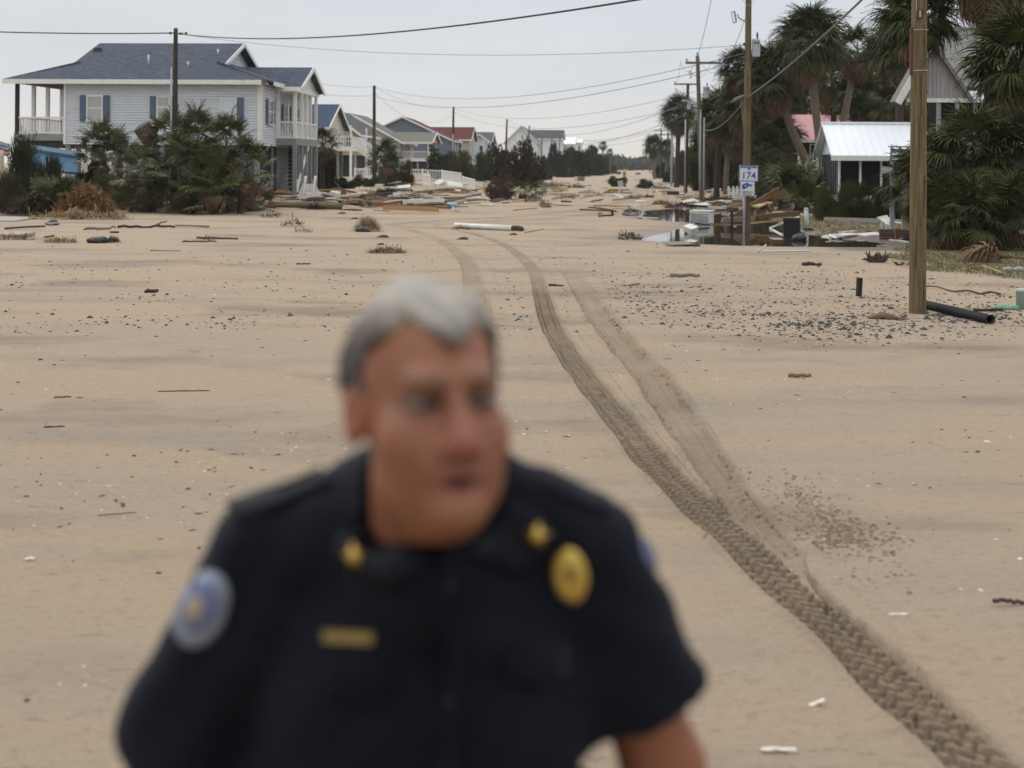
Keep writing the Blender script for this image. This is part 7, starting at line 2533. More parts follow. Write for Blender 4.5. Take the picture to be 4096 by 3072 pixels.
b_ = boxy('foam_block', 'yellowed foam block right of the upturned white steps', 'foam block', 1336, 798, 0.42, 0.35, 0.38, 'debris_white', R(25), (R(12), R(8)))
sk = Body().ell((0, 0, 0.10), (0.38, 0.26, 0.13), 0.03).ell((-0.12, 0.02, 0.16), (0.2, 0.18, 0.09), 0.05).ell((0.25, 0, 0.07), (0.15, 0.16, 0.09), 0.04)
tag(link('white_sack', net_mesh('white_sack', lambda X, Y_, Z: sk(X, Y_, Z) + 0.008 * np.sin(X * 22 + Y_ * 15), (-0.6, -0.4, -0.08), (0.6, 0.4, 0.36), 0.03), 'debris_white', None, GT(1440, 788)), 'bulging white sack lying in the left pile', 'sack')
# grey bin on its side
bn = GT(1578, 803)
t = thing('trash_bin', 'pale grey plastic bin lying on its side with its dark mouth to the right', 'bin', bn, (0, 0, R(-20)))
bm = MB()
prof = [(-0.32, 0.17), (-0.30, 0.19), (0.26, 0.215), (0.27, 0.235), (0.33, 0.24), (0.33, 0.205), (0.25, 0.19), (-0.27, 0.165)]
bm.tube([Vector((x, 0, 0.215)) for x, r_ in prof], [r_ for x, r_ in prof], 18, False)
bm.tube([Vector((-0.32, 0, 0.215)), Vector((-0.325, 0, 0.215))], [0.17, 0.01], 18)
part('shell', bm, 'debris_white', t, True)
part('inside_bottom', MB().tube([(-0.26, 0, 0.215), (-0.255, 0, 0.215)], 0.165, 18), 'under_dark', t)
plank('white long hollow board right of the grey bin', 1612, 814, 1776, 808, 0.22, 0.18, 'debris_white', 65.5, 0, 0, 'dock_board', 'board', 'boards scattered by the storm', False)
boxy('brown_stub', 'brown wooden block at the end of the white hollow board', 'block', 1782, 820, 0.11, 0.2, 0.24, 'lumber_brown', R(10), (0, R(6)))
plank('grey plank under the white hollow board', 1690, 820, 1802, 824, 0.2, 0.06, 'metal_dark', 63)
boxy('blue_sheet', 'pale blue plastic sheet right of the white hollow board', 'plastic sheet', 1808, 826, 0.52, 0.34, 0.16, 'blue_plastic', R(5), (R(8), 0))
plank('long orange brown beam in front of the left pile', 1495, 826, 1800, 836, 0.16, 0.11, 'lumber_brown', 61.5, -0.5)
plank('thick orange beam with grey top nearest in the left pile', 1530, 838, 1755, 848, 0.22, 0.16, 'lumber', 58.5, -0.5)
plank('grey lid strip on the thick orange beam', 1532, 830, 1750, 841, 0.24, 0.02, 'metal_grey', 58.6, -0.5)
plank('thin dark board left of the thick orange beam', 1494, 843, 1560, 846, 0.07, 0.03, 'lumber_grey', 58)
plank('pale blue cloth strip on the orange brown beam', 1560, 822, 1596, 826, 0.25, 0.03, 'pale_blue_siding', 61, 0, R(20))
boxy('paint_can', 'small grey paint can right of the thick orange beam', 'can', 1825, 847, 0.18, 0.17, 0.17, 'metal_grey', R(30), (R(70), 0), 0.04)
plank('white rag at the right end of the thick orange beam', 1800, 842, 1815, 836, 0.12, 0.05, 'debris_white', 58)
boxy('dark_bag', 'dark crumpled bag in front of the white hollow board', 'bag', 1640, 820, 0.4, 0.2, 0.13, 'metal_dark', R(10), (0, R(8)), 0.05)
plank('white board on end right of the paddle, with square white panel', 1522, 742, 1604, 728, 0.12, 0.06, 'debris_white', 86)
boxy('white_panel_box', 'square white panel box at the stairs pole foot', 'box', 1515, 752, 0.5, 0.2, 0.26, 'debris_white', R(4))
plank('white curved panel beneath the railing, near the stairs pole', 1592, 752, 1642, 746, 0.5, 0.05, 'debris_white', 84, 0, R(25))
plank('orange board below the white railing, left one', 1600, 732, 1690, 742, 0.18, 0.07, 'lumber', 96)
plank('orange board below the white railing, right one', 1640, 722, 1740, 724, 0.16, 0.07, 'lumber', 104)
plank('thin orange board lying on open sand below the railing', 1602, 768, 1652, 770, 0.12, 0.05, 'lumber_grey', 82)
plank('long thin board on open sand left of the root ball', 1716, 772, 1822, 773, 0.10, 0.05, 'lumber_brown', 88)
plank('pale long board on open sand left of the root ball', 1850, 771, 1930, 772, 0.10, 0.04, 'lumber_grey', 90)
boxy('white_crate', 'tilted white box below the white railing', 'box', 1760, 742, 0.75, 0.6, 0.35, 'debris_white', R(35), (R(18), R(-25)))
plank('white panel leaning on the orange board near the railing end', 1790, 735, 1850, 742, 0.6, 0.05, 'debris_white', 101, 0.6, R(35))
plank('long orange board at the collapsed railing', 1815, 736, 1932, 749, 0.14, 0.06, 'lumber', 100)
clump('low green and brown brush on the sand below the railing', 1775, 768, 220, 0.9, 0.5, 0.22, 'leaf_olive', 61, 0.012, 0.5, 'brush_clump')
clump('orange brown twig bundle right of the low green brush', 1800, 770, 200, 0.45, 0.4, 0.35, 'straw_orange', 62, 0.01, 0.45, 'brush_clump')
clump('flat green brush right of the orange twig bundle', 1838, 764, 180, 0.7, 0.4, 0.15, 'leaf_olive', 63, 0.012, 0.5, 'brush_clump')
clump('dark green net like heap above the grey bin', 1550, 785, 500, 0.8, 0.5, 0.45, 'leaf_dark', 64, 0.02, 0.4, 'brush_clump')

# root ball in the middle
rb = GT(1998, 800)
t = thing('root_ball', 'large round tangle of reddish brown roots in mid street', 'root ball', rb)
rs = random.Random(77)
rm = MB()
for k in range(420):
    d_ = Vector((rs.gauss(0, 1), rs.gauss(0, 1), rs.gauss(0, 1))).normalized()
    c = Vector((0, 0, 0.55))
    p = c + Vector((d_.x * 0.82, d_.y * 0.7, d_.z * 0.56)) * rs.uniform(0.55, 1.0)
    tdir = d_.cross(Vector((rs.gauss(0, 1), rs.gauss(0, 1), rs.gauss(0, 1)))).normalized()
    L = rs.uniform(0.25, 0.6)
    q = p + tdir * L + d_ * rs.uniform(-0.05, 0.15)
    m_ = (p + q) * 0.5 + d_ * 0.10
    if min(p.z, q.z) < 0:
        continue
    rm.tube([p, m_, q], [0.018, 0.015, 0.008], 4, False)
part('roots', rm, 'twig_brown', t)
part('core', MB().tube([(0, 0, 0.0), (0, 0, 0.2), (0, 0, 0.55), (0, 0, 0.9)], [0.5, 0.62, 0.6, 0.2], 12), 'driftwood', t, True)
for k, (ax_, az_) in enumerate(((-0.5, 0.35), (0.3, 0.95), (-0.2, 0.8))):
    part('stick', MB().bar((ax_, -0.6, az_), (ax_ + 0.35, -0.55, az_ - 0.35), 0.05, 0.04), 'lumber_brown', t)
for i, (px, py, sz, lb) in enumerate(((2080, 800, 1.0, 'green fallen palm fronds right of the root ball'), (2040, 795, 0.8, 'green fallen palm fronds behind the root ball'), (2130, 790, 0.7, 'small green frond right of the fallen fronds'))):
    palmetto(GT(px, py), lb, sz, 9, 90 + i, FR_LOW, None, 0, 40, 0.4, 1, 'fallen_fronds')
boxy('dark_blue_bin', 'small navy bucket at the foot of the root ball', 'bucket', 2090, 797, 0.38, 0.3, 0.22, 'navy_plastic', R(10), (R(5), 0), 0.05)
clump('dark twig pile right of the navy bucket', 2125, 796, 260, 0.6, 0.4, 0.28, 'twig_brown', 65, 0.01, 0.5, 'brush_clump')
plank('dark board at the foot of the root ball', 2040, 798, 2100, 800, 0.10, 0.06, 'lumber_grey', 80)
clump('long dry palm frond heap of straw colour, centre of the street', 2210, 752, 700, 1.5, 0.6, 0.5, 'straw', 66, 0.014, 0.8)
clump('green tail of the dry frond heap', 2300, 752, 300, 0.9, 0.4, 0.25, 'leaf_olive', 67, 0.014, 0.8, 'brush_clump')
# white lattice strip on the ground
la, lb_ = ends(2131, 779, 2302, 783, 94)
t = thing('lattice_strip', 'white lattice panel lying flat on the street sand', 'lattice', la, (R(55), 0, 0))
part('strips', lattice(MB(), 0, (lb_ - la).length, 0.0, 0.32, 0.0, 'f', 0.14, 0.05), 'trim_white', t)
part('edge', MB().bar((0, 0, 0), ((lb_ - la).length, 0, 0), 0.04, 0.05), 'trim_white', t)
for i, (px, pb, pt_, lb) in enumerate(((2098, 722, 686, 'white square post stub, left one of two by the low green bush'), (2132, 723, 692, 'white square post stub, right one of two by the low green bush'))):
    g_ = GT(px, pb)
    hh = (pb - pt_) / FPX * g_.y
    t = thing('post_stub', lb, 'post', g_, (0, R(5 - 3 * i), 0), 'white post stubs')
    part('shaft', MB().box(-0.10, 0.10, -0.10, 0.10, -0.1, hh), 'trim_white', t)
    part('cap', MB().box(-0.12, 0.12, -0.12, 0.12, hh, hh + 0.06), 'trim_white', t)
boxy('wooden_crate', 'dark slatted wooden crate upended on the street', 'crate', 2323, 724, 0.85, 0.7, 0.62, 'lumber_grey', R(12), (0, R(6)), 0.02)
plank('brown board leaning on the far left trees', 2180, 690, 2210, 672, 0.5, 0.06, 'lumber', 190)
boxy('dark_heap_box', 'dark blue plastic tote far down the street left', 'tote', 2300, 706, 1.0, 0.8, 0.4, 'navy_plastic', R(10))
plank('white boards leaning by the upended crate', 2358, 726, 2378, 710, 0.2, 0.08, 'debris_white', 175)
plank('pale board flat right of the upended crate', 2340, 727, 2400, 728, 0.6, 0.05, 'debris_white', 170)
boxy('far_tote', 'small dark tote on the far street beside the yellow vest', 'tote', 2474, 697, 1.2, 1.0, 0.7, 'navy_plastic', R(4), (0, 0), 0.15)
boxy('far_blue_tote', 'small navy blue tote on the far right of the street', 'tote', 2552, 698, 1.2, 1.0, 0.4, 'navy_plastic', R(4), (0, 0), 0.1)
fp_ = clump('yellow flowers with green leaves on the street', 2452, 768, 130, 0.7, 0.4, 0.22, 'leaf_green', 68, 0.02, 0.3, 'flower_plant', 'plant')
for k in range(2):
    fb = Body().ell((0, 0, 0.14), (0.17, 0.15, 0.10), 0.03)
    link('flower_head', net_mesh('flower_head', lambda X, Y_, Z: fb(X, Y_, Z) + 0.03 * np.sin(X * 50) * np.sin(Y_ * 45) * np.sin(Z * 50), (-0.3, -0.3, -0.02), (0.3, 0.3, 0.34), 0.03), 'yellow_flower', fp_, (-0.18 + 0.36 * k, -0.1, 0.08))
plastic_chair('white garden chair standing on the street beside the yellow flowers', 2488, 773, R(160), (0, R(4)))
plastic_chair('white garden chair tipped over left of the black cooler', 2630, 783, R(60), (R(-50), R(20)))
boxy('black_cooler', 'low black box lying on the sand before the dark pole', 'box', 2692, 780, 0.85, 0.4, 0.28, 'black_plastic', R(-6), (0, R(2)), 0.04)
plank('orange board on the street left of the white chair', 2336, 784, 2458, 785, 0.14, 0.06, 'lumber', 92)
plank('thin white board right of the orange street board', 2458, 778, 2492, 792, 0.10, 0.05, 'debris_white', 88, -4)
boxy('blue_scrap', 'crumpled pale blue scrap in mid street', 'scrap', 2540, 792, 0.4, 0.3, 0.12, 'blue_plastic', R(30), (R(10), R(12)), 0.04)
plank('white foam scrap beside the white garden chair', 2514, 770, 2528, 768, 0.3, 0.12, 'debris_white', 105)
plank('white flat board behind the tipped chair', 2632, 764, 2690, 758, 0.4, 0.06, 'debris_white', 108)
clump('flat green branch behind the black cooler', 2630, 756, 260, 1.2, 0.5, 0.18, 'leaf_olive', 69, 0.014, 0.7, 'brush_clump')

# ================================================================ around the puddle
plank('long orange board left of the double conduit pole', 2704, 792, 2820, 794, 0.18, 0.09, 'lumber', 84)
plank('brown board slanting to the double conduit pole foot', 2740, 788, 2812, 812, 0.12, 0.06, 'lumber', 77, -1)
plank('white panel tilted beside the double conduit pole', 2722, 818, 2784, 804, 0.45, 0.08, 'debris_white', 74, 1.0, R(20))
log('white column lying right of the double conduit pole', 2822, 816, 2926, 808, 0.11, 'debris_white', 72, 0.5, 'fallen_column', 'column', None, 0.95, 0.02)
plank('dark board behind the white column by the picket fence', 2810, 800, 2960, 800, 0.2, 0.12, 'driftwood', 78)
plank('brown timber lying before the picket fence', 2900, 806, 2990, 812, 0.2, 0.12, 'lumber_grey', 73)
plank('white foam sheet at the far shore of the puddle', 2788, 828, 2832, 822, 0.5, 0.10, 'debris_white', 68.5, 0.4, R(10), 'foam_sheet', 'foam')
plank('long white strip along the far shore of the puddle', 2830, 828, 2882, 833, 0.10, 0.06, 'debris_white', 67)
plank('dark timber along the far shore of the puddle', 2745, 828, 2830, 832, 0.18, 0.12, 'driftwood', 67.5)
plank('white lump right end of the far shore strip', 2888, 835, 2908, 834, 0.25, 0.14, 'debris_white', 66)
clump('orange leaf litter on the far shore of the puddle', 2870, 824, 320, 0.6, 0.4, 0.25, 'straw_orange', 70, 0.02, 0.25, 'litter_clump')
clump('brown grass tuft at the left far shore of the puddle', 2645, 820, 320, 0.5, 0.3, 0.22, 'straw_orange', 71, 0.01, 0.4)
clump('dark branch pile dipping into the puddle far shore', 2720, 834, 320, 0.8, 0.5, 0.25, 'twig_brown', 72, 0.014, 0.6, 'brush_clump')
# wire basket
bk = GT(2955, 815)
t = thing('wire_basket', 'white wire basket wedged between sign and picket fence', 'basket', bk, (R(8), R(-12), R(15)))
bm = MB()
for k in range(9):
    z = 0.05 + k * 0.075
    bm.tube([(math.cos(a) * (0.24 + 0.012 * k), math.sin(a) * (0.24 + 0.012 * k), z) for a in [q * 2 * math.pi / 16 for q in range(17)]], 0.012, 4, False)
for k in range(20):
    a = k * 2 * math.pi / 20
    bm.bar((math.cos(a) * 0.24, math.sin(a) * 0.24, 0.02), (math.cos(a) * 0.345, math.sin(a) * 0.345, 0.70), 0.02, 0.02)
part('mesh_wall', bm, 'trim_white', t)
part('base', MB().tube([(0, 0, 0), (0, 0, 0.03)], 0.25, 16), 'trim_white', t)
# the white freezer in the water
fz = G(2806, 893, WATER)
w_, hh = 88 / FPX * fz.y, 50 / FPX * fz.y
t = thing('chest_freezer', 'dented white chest freezer standing in the puddle', 'freezer', fz, (R(1), R(1.5), R(-24)))
part('body', MB().box(-w_ * 0.46, w_ * 0.46, -w_ * 0.36, w_ * 0.36, -0.15, hh - 0.05), 'trim_white', t)
part('lid', MB().box(-w_ * 0.48, w_ * 0.48, -w_ * 0.38, w_ * 0.38, hh - 0.045, hh + 0.02), 'debris_white', t)
fr = part('door_panel', MB().box(-w_ * 0.42, w_ * 0.42, -w_ * 0.362 - 0.012, -w_ * 0.362, 0.03, hh - 0.09), 'metal_grey', t)
part('handle', MB().box(w_ * 0.18, w_ * 0.36, -w_ * 0.362 - 0.03, -w_ * 0.362 - 0.013, hh * 0.62, hh * 0.66), 'trim_white', fr)
part('hinge', MB().box(-w_ * 0.43, -w_ * 0.40, -w_ * 0.362 - 0.02, -w_ * 0.362, hh * 0.7, hh * 0.8), 'rust', t)
plank('dark board floating before the freezer', 2780, 897, 2838, 903, 0.14, 0.05, 'dark_wood', 49)
plank('orange strip along the water right of the freezer', 2838, 897, 2990, 904, 0.10, 0.04, 'lumber', 48)
plank('brown strip on the sand spit left of the freezer', 2702, 882, 2770, 890, 0.08, 0.03, 'lumber_brown', 50.5)
plank('half sunk white foam wedge in the near pool', 2748, 930, 2776, 920, 0.35, 0.16, 'debris_white', 43.5, 0.2, R(15), 'foam_wedge', 'foam')
plank('pale blue plastic sheet floating left of the sign post', 2920, 912, 2945, 908, 0.35, 0.03, 'blue_plastic', 46)
clump('dark weed tuft poking out of the near pool', 2866, 928, 60, 0.2, 0.15, 0.12, 'twig_brown', 73, 0.006, 0.25)
# wreck at the left of the puddle
plank('brown plank over the left arm of the puddle', 2318, 842, 2468, 848, 0.14, 0.07, 'lumber_brown', 61)
plank('dark plank resting on the brown one left of the puddle', 2355, 832, 2450, 844, 0.14, 0.07, 'lumber_brown', 61.5)
boxy('grey_post_block', 'square grey post stub left of the puddle', 'post', 2400, 868, 0.15, 0.15, 0.19, 'lumber_grey', R(10))
boxy('grey_post_leaning', 'leaning dark post stub at the left arm of the puddle', 'post', 2452, 864, 0.09, 0.09, 0.26, 'driftwood', R(10), (0, R(-14)))
plank('dark beam between the two post stubs', 2402, 866, 2448, 864, 0.12, 0.06, 'dark_wood', 56.5)
log('grey driftwood log left in the puddle', 2488, 854, 2568, 872, 0.06, 'lumber_grey', 55)
log('dark pipe like log in the puddle left of the freezer', 2570, 866, 2638, 872, 0.055, 'driftwood', 55.5)
plank('white plank along the near shore of the left arm', 2516, 870, 2632, 876, 0.12, 0.05, 'debris_white', 53.5)
clump('dark branch with twigs on the left arm of the puddle', 2530, 856, 120, 0.4, 0.3, 0.22, 'driftwood', 74, 0.012, 0.5, 'brush_clump')
plank('white board on sand left of the puddle, upper', 2518, 824, 2576, 824, 0.12, 0.06, 'debris_white', 70)
plank('pale board on sand left of the puddle, lower', 2520, 835, 2560, 836, 0.10, 0.04, 'debris_white', 66)
plank('orange strip on sand left of the puddle', 2452, 835, 2494, 836, 0.10, 0.04, 'lumber_yellow', 66)
# panel on the near shore
pa = GT(2720, 983)
t = thing('wood_panel', 'weathered wooden panel lying on the near shore of the puddle', 'panel', pa, (R(3), R(-2), R(12)))
for k in range(4):
    part('board', MB().box(-0.36, 0.26, -0.32 + k * 0.165, -0.165 + k * 0.165, 0.05, 0.075), 'lumber_grey', t)
part('batten', MB().box(-0.2, -0.1, -0.34, 0.34, 0.0, 0.049), 'dark_wood', t)
part('batten', MB().box(0.1, 0.42, -0.34, 0.34, 0.0, 0.047), 'dark_wood', t)
clump('dark twig bundle at the left tip of the puddle', 2520, 960, 110, 0.35, 0.18, 0.10, 'driftwood', 75, 0.01, 0.4, 'brush_clump')
clump('dark weed patch left of the puddle tip', 2510, 945, 90, 0.25, 0.12, 0.08, 'driftwood', 76, 0.01, 0.3, 'brush_clump')
# smashed staircase
Yw = 49.5
def wr(x0, y0, x1, y1, w_, t_, mat, dY=0, lb='board', Y=Yw):
    a, b_ = P(x0, y0, Y), P(x1, y1, Y + dY)
    rot, L = between(a, b_)
    o = link(lb, plank_mb(L, w_, t_, int(x0 + y0)).mesh(lb), mat, wreck)
    o.location = a - wb
    o.rotation_euler = rot
    return o
wb = G(3060, 885, 0)
wreck = thing('broken_staircase', 'smashed brown wooden staircase leaning at the right bank of the puddle', 'staircase', wb)
wr(2935, 886, 3122, 772, 0.08, 0.22, 'lumber_brown', 0.6, 'stringer')
wr(3000, 850, 3152, 776, 0.08, 0.22, 'lumber_brown', -0.5, 'stringer', 50.3)
wr(3018, 830, 3072, 812, 0.55, 0.05, 'lumber_yellow', 0.3, 'tread')
wr(3044, 858, 3060, 812, 0.35, 0.05, 'lumber_brown', 0.2, 'riser')
wr(3062, 816, 3090, 868, 0.30, 0.06, 'lumber_brown', 0, 'riser')
wr(3030, 838, 3050, 870, 0.12, 0.08, 'lumber_yellow', 0.3, 'brace')
wr(3022, 880, 3200, 862, 0.14, 0.16, 'lumber_brown', 0.5, 'beam', 48.5)
wr(2996, 897, 3135, 886, 0.12, 0.05, 'lumber', 0.3, 'board', 47.5)
wr(2890, 890, 3020, 886, 0.2, 0.16, 'lumber_grey', 0.2, 'beam', 48.2)
wr(3096, 864, 3120, 852, 0.5, 0.06, 'lumber_yellow', 0.2, 'tread', 49)
wr(3095, 872, 3135, 845, 0.05, 0.05, 'lumber_brown', 0.1, 'brace', 50.5)
# black speaker box in the water
sb_ = G(3167, 944, WATER)
t = thing('speaker_box', 'black upright box cabinet standing at the right edge of the puddle', 'cabinet', sb_, (0, R(-1), R(-10)))
w_, hh = 66 / FPX * sb_.y, 70 / FPX * sb_.y
part('body', MB().box(-w_ / 2, w_ / 2, -0.2, 0.25, -0.1, hh), 'black_plastic', t)
part('front_frame', MB().box(-w_ / 2 + 0.03, w_ / 2 - 0.03, -0.212, -0.2, 0.02, hh - 0.03), 'rubber_pipe', t)
part('top_edge', MB().box(-w_ / 2 - 0.01, w_ / 2 + 0.01, -0.215, 0.26, hh, hh + 0.02), 'black_plastic', t)
log('white pipe angled behind the black cabinet, upper arm', 3080, 912, 3195, 868, 0.035, 'debris_white', 45.5, 1.0, 'pipe', 'pipe', 'white plastic pipes', 1.0, 0.02)
log('white pipe angled in front of the black cabinet, lower arm', 3080, 914, 3130, 942, 0.035, 'debris_white', 44.5, -2.5, 'pipe', 'pipe', 'white plastic pipes', 1.0, 0.02)
g_ = GT(3228, 908)
t = thing('utility_marker', 'pale white green round post stub right of the black cabinet', 'post', g_, (R(-2), R(-3), 0))
part('shaft', MB().tube([(0, 0, -0.2), (0, 0, 0.60)], 0.075, 14), 'pale_green_plastic', t, True)
part('cap', MB().tube([(0, 0, 0.60), (0, 0, 0.63), (0, 0, 0.66)], [0.08, 0.08, 0.05], 14), 'pale_green_plastic', t, True)
# dark round float
fl_ = G(3197, 962, WATER)
bo = Body().ell((0, 0, 0.06), (0.21, 0.17, 0.13), 0.02).cap((0.0, 0, 0.17), (0.0, 0, 0.2), 0.03, 0.025, 0.02)
tag(link('float_ball', net_mesh('float_ball', bo, (-0.3, -0.3, -0.1), (0.3, 0.3, 0.28), 0.02), 'metal_dark', None, fl_), 'dark grey oval float half sunk in front of the black cabinet', 'float')
plank('thin grey stick resting on the dark oval float', 3186, 944, 3236, 924, 0.03, 0.02, 'lumber_grey', 39.5, 1.0)
boxy('dark_pillow', 'dark navy cushion on the grass right of the round post stub', 'cushion', 3232, 922, 0.32, 0.2, 0.09, 'navy_plastic', R(-4), (0, 0), 0.03)
for i, (x0, y0, x1, y1, lb) in enumerate(((3300, 948, 3420, 938, 'white siding strip on the driveway, leftmost large piece'), (3355, 944, 3440, 950, 'white siding strip crossing the leftmost piece'), (3360, 934, 3425, 930, 'thin white siding strip behind the others'), (3440, 944, 3520, 936, 'white siding strip reaching the brown corrugated panel'), (3320, 950, 3360, 956, 'short white siding strip nearest the puddle'))):
    plank(lb, x0, y0, x1, y1, 0.28 if i != 2 else 0.1, 0.03, 'debris_white', None, 1.0, R(4 * i))
boxy('white_cup', 'small white cup on the driveway edge', 'cup', 3320, 948, 0.07, 0.07, 0.10, 'trim_white', 0, (0, 0), 0.015)
ca_ = GT(3580, 958)
t = thing('corrugated_panel', 'pinkish brown corrugated panel propped by the thick pole', 'panel', ca_, (R(-18), 0, R(2)))
bm = MB()
n = 26
vs = []
for i in range(n + 1):
    z = 0.30 * i / n
    y = 0.022 * math.sin(i * 1.45)
    vs += [(-0.44, y, z), (0.55, y, z)]
bm.add(vs, [(2 * i, 2 * i + 1, 2 * i + 3, 2 * i + 2) for i in range(n)])
cp = part('sheet', bm, 'pink_panel', t)
md = cp.modifiers.new('thick', 'SOLIDIFY')
md.thickness = 0.006
part('edge_strip', MB().box(-0.02, 0.02, -0.035, -0.026, 0.0, 0.30), 'pink_panel', t)
plastic_chair('white garden chair overturned under the stair landing', 3590, 925, R(200), (R(80), R(10)), 'trim_white', 0.9)
boxy('red_can', 'small red can beside the overturned chair', 'can', 3590, 921, 0.14, 0.12, 0.10, 'red_plastic', 0, (0, 0), 0.03)
plank('white board nearest the thick pole on the driveway', 3560, 962, 3640, 972, 0.10, 0.04, 'debris_white', None, -0.5)
boxy('black_lump', 'black crumpled bag behind the thick pole', 'bag', 3620, 963, 0.3, 0.2, 0.09, 'black_plastic', R(10), (0, 0), 0.04)
kb_ = MB()
ka, kc = GT(3300, 884), GT(3700, 898)
for k in range(7):
    p_, q_ = ka.lerp(kc, k / 7), ka.lerp(kc, (k + 1) / 7)
    kb_.bar(p_ - ka + Vector((0, 0, 0.07)), q_ - ka + (p_ - q_) * 0.02 + Vector((0, 0, 0.07)), 0.14, 0.16)
solid('border_curb', kb_, 'concrete', 'pale concrete border in front of the hedge', 'curb', ka)
# V of white pipe on the near sand
log('long white pipe flat on the near sand below the black cabinet', 3042, 1008, 3240, 1003, 0.018, 'debris_white', None, 0.4, 'pipe', 'pipe', 'white plastic pipes', 1.0, 0.02)
a_, b_2 = P(3026, 1012, GT(3026, 1012).y), P(3066, 978, GT(3026, 1012).y)
rot, L = between(a_, b_2)
solid('pipe', MB().tube([(0, 0, 0), (L, 0, 0)], 0.018, 8), 'debris_white', 'short white pipe sticking up from the near sand', 'pipe', a_, rot, 'white plastic pipes', True)

# ================================================================ near right, by the thick pole
g_ = GT(3435, 1184)
t = thing('wooden_stake', 'short dark square wooden stake in the gravel left of the thick pole', 'stake', g_, (R(1), R(2), R(8)))
part('shaft', MB().box(-0.037, 0.037, -0.037, 0.037, -0.2, 0.285), 'dark_wood', t)
part('cut_top', MB().box(-0.037, 0.037, -0.037, 0.037, 0.2855, 0.290), 'lumber_brown', t)
part('nail_stick', MB().bar((-0.15, -0.02, 0.105), (-0.03, -0.02, 0.10), 0.012, 0.012), 'dark_wood', t)
pc, pd = GT(3705, 1235), GT(3962, 1296)
rot, L = between(pc + Vector((0, 0, 0.055)), pd + Vector((0, 0, 0.055)))
pts, rad = [], []
nrib = 70
for i in range(nrib * 2):
    pts.append((L * i / (nrib * 2 - 1), 0, 0))
    rad.append(0.066 if i % 2 else 0.058)
t = thing('drain_pipe', 'black corrugated drain pipe lying at the foot of the thick pole', 'pipe', pc + Vector((0, 0, 0.055)), rot)
part('corrugated_wall', MB().tube(pts, rad, 18, False), 'rubber_pipe', t)
part('inner_wall', MB().tube([(L, 0, 0), (L - 0.002, 0, 0), (L - 0.5, 0, 0)], [0.066, 0.05, 0.05], 18, False), 'black_plastic', t, True)
# bucket at the edge
g_ = GT(4092, 1236)
t = thing('bucket', 'pale green white plastic bucket cut by the right edge', 'bucket', g_)
part('wall', MB().tube([(0, 0, 0), (0, 0, 0.25), (0, 0, 0.251), (0, 0, 0.27)], [0.095, 0.10, 0.108, 0.108], 20), 'pale_green_plastic', t, True)
part('lid', MB().tube([(0, 0, 0.272), (0, 0, 0.285)], [0.104, 0.098], 20), 'pale_green_plastic', t, True)
cl_ = Body()
rs = random.Random(9)
for k in range(9):
    cl_.ell((rs.uniform(-0.16, 0.16), rs.uniform(-0.05, 0.05), rs.uniform(0.0, 0.035)), (rs.uniform(0.05, 0.09), rs.uniform(0.03, 0.05), rs.uniform(0.02, 0.05)), 0.02)
tag(link('green_cloth', net_mesh('green_cloth', lambda X, Y_, Z: cl_(X, Y_, Z) + 0.006 * np.sin(X * 90 + Y_ * 60), (-0.32, -0.15, -0.03), (0.32, 0.15, 0.12), 0.010), 'green_cloth', None, GT(4020, 1238)), 'crumpled green cloth beside the bucket', 'cloth')
log('short driftwood piece before the green cloth', 3895, 1241, 4010, 1246, 0.022, 'driftwood', None, 0.1, 'driftwood', 'driftwood')
# curved stick
sa, sbb = GT(3705, 1152), GT(4002, 1184)
bm = MB()
n = 16
pts = []
for i in range(n + 1):
    q = sa.lerp(sbb, i / n) - sa
    pts.append(q + Vector((0, -0.55 * math.sin(math.pi * min(1, i / n * 1.15)) * 0.6, 0.03 + 0.02 * math.sin(i))))
bm.tube(pts, [0.012 + 0.010 * i / n for i in range(n + 1)], 6)
solid('curved_branch', bm, 'lumber_brown', 'long curved bare branch on the gravel right of the thick pole', 'branch', sa, smooth=True)
# palm boot sheath
sh_ = GT(3545, 1276)
vs, fs = [], []
for i in range(9):
    f = i / 8
    x = -0.23 + 0.46 * f
    z = 0.075 * math.sin(math.pi * min(1, f * 1.1)) * (1 - 0.3 * f)
    wd = 0.07 * math.sin(math.pi * (0.12 + 0.8 * f)) + 0.008
    vs += [(x, -wd, z * 0.3), (x, -wd * 0.4, z + 0.01), (x, wd * 0.4, z + 0.012), (x, wd, z * 0.4)]
    if i:
        for k in range(3):
            fs.append((4 * i - 4 + k, 4 * i - 3 + k, 4 * i + 1 + k, 4 * i + k))
o = solid('palm_sheath', MB().add(vs, fs), 'lumber_brown', 'curled brown palm sheath on the gravel left of the thick pole', 'palm sheath', sh_, (0, 0, R(-6)), None, True)
o.modifiers.new('thick', 'SOLIDIFY').thickness = 0.008
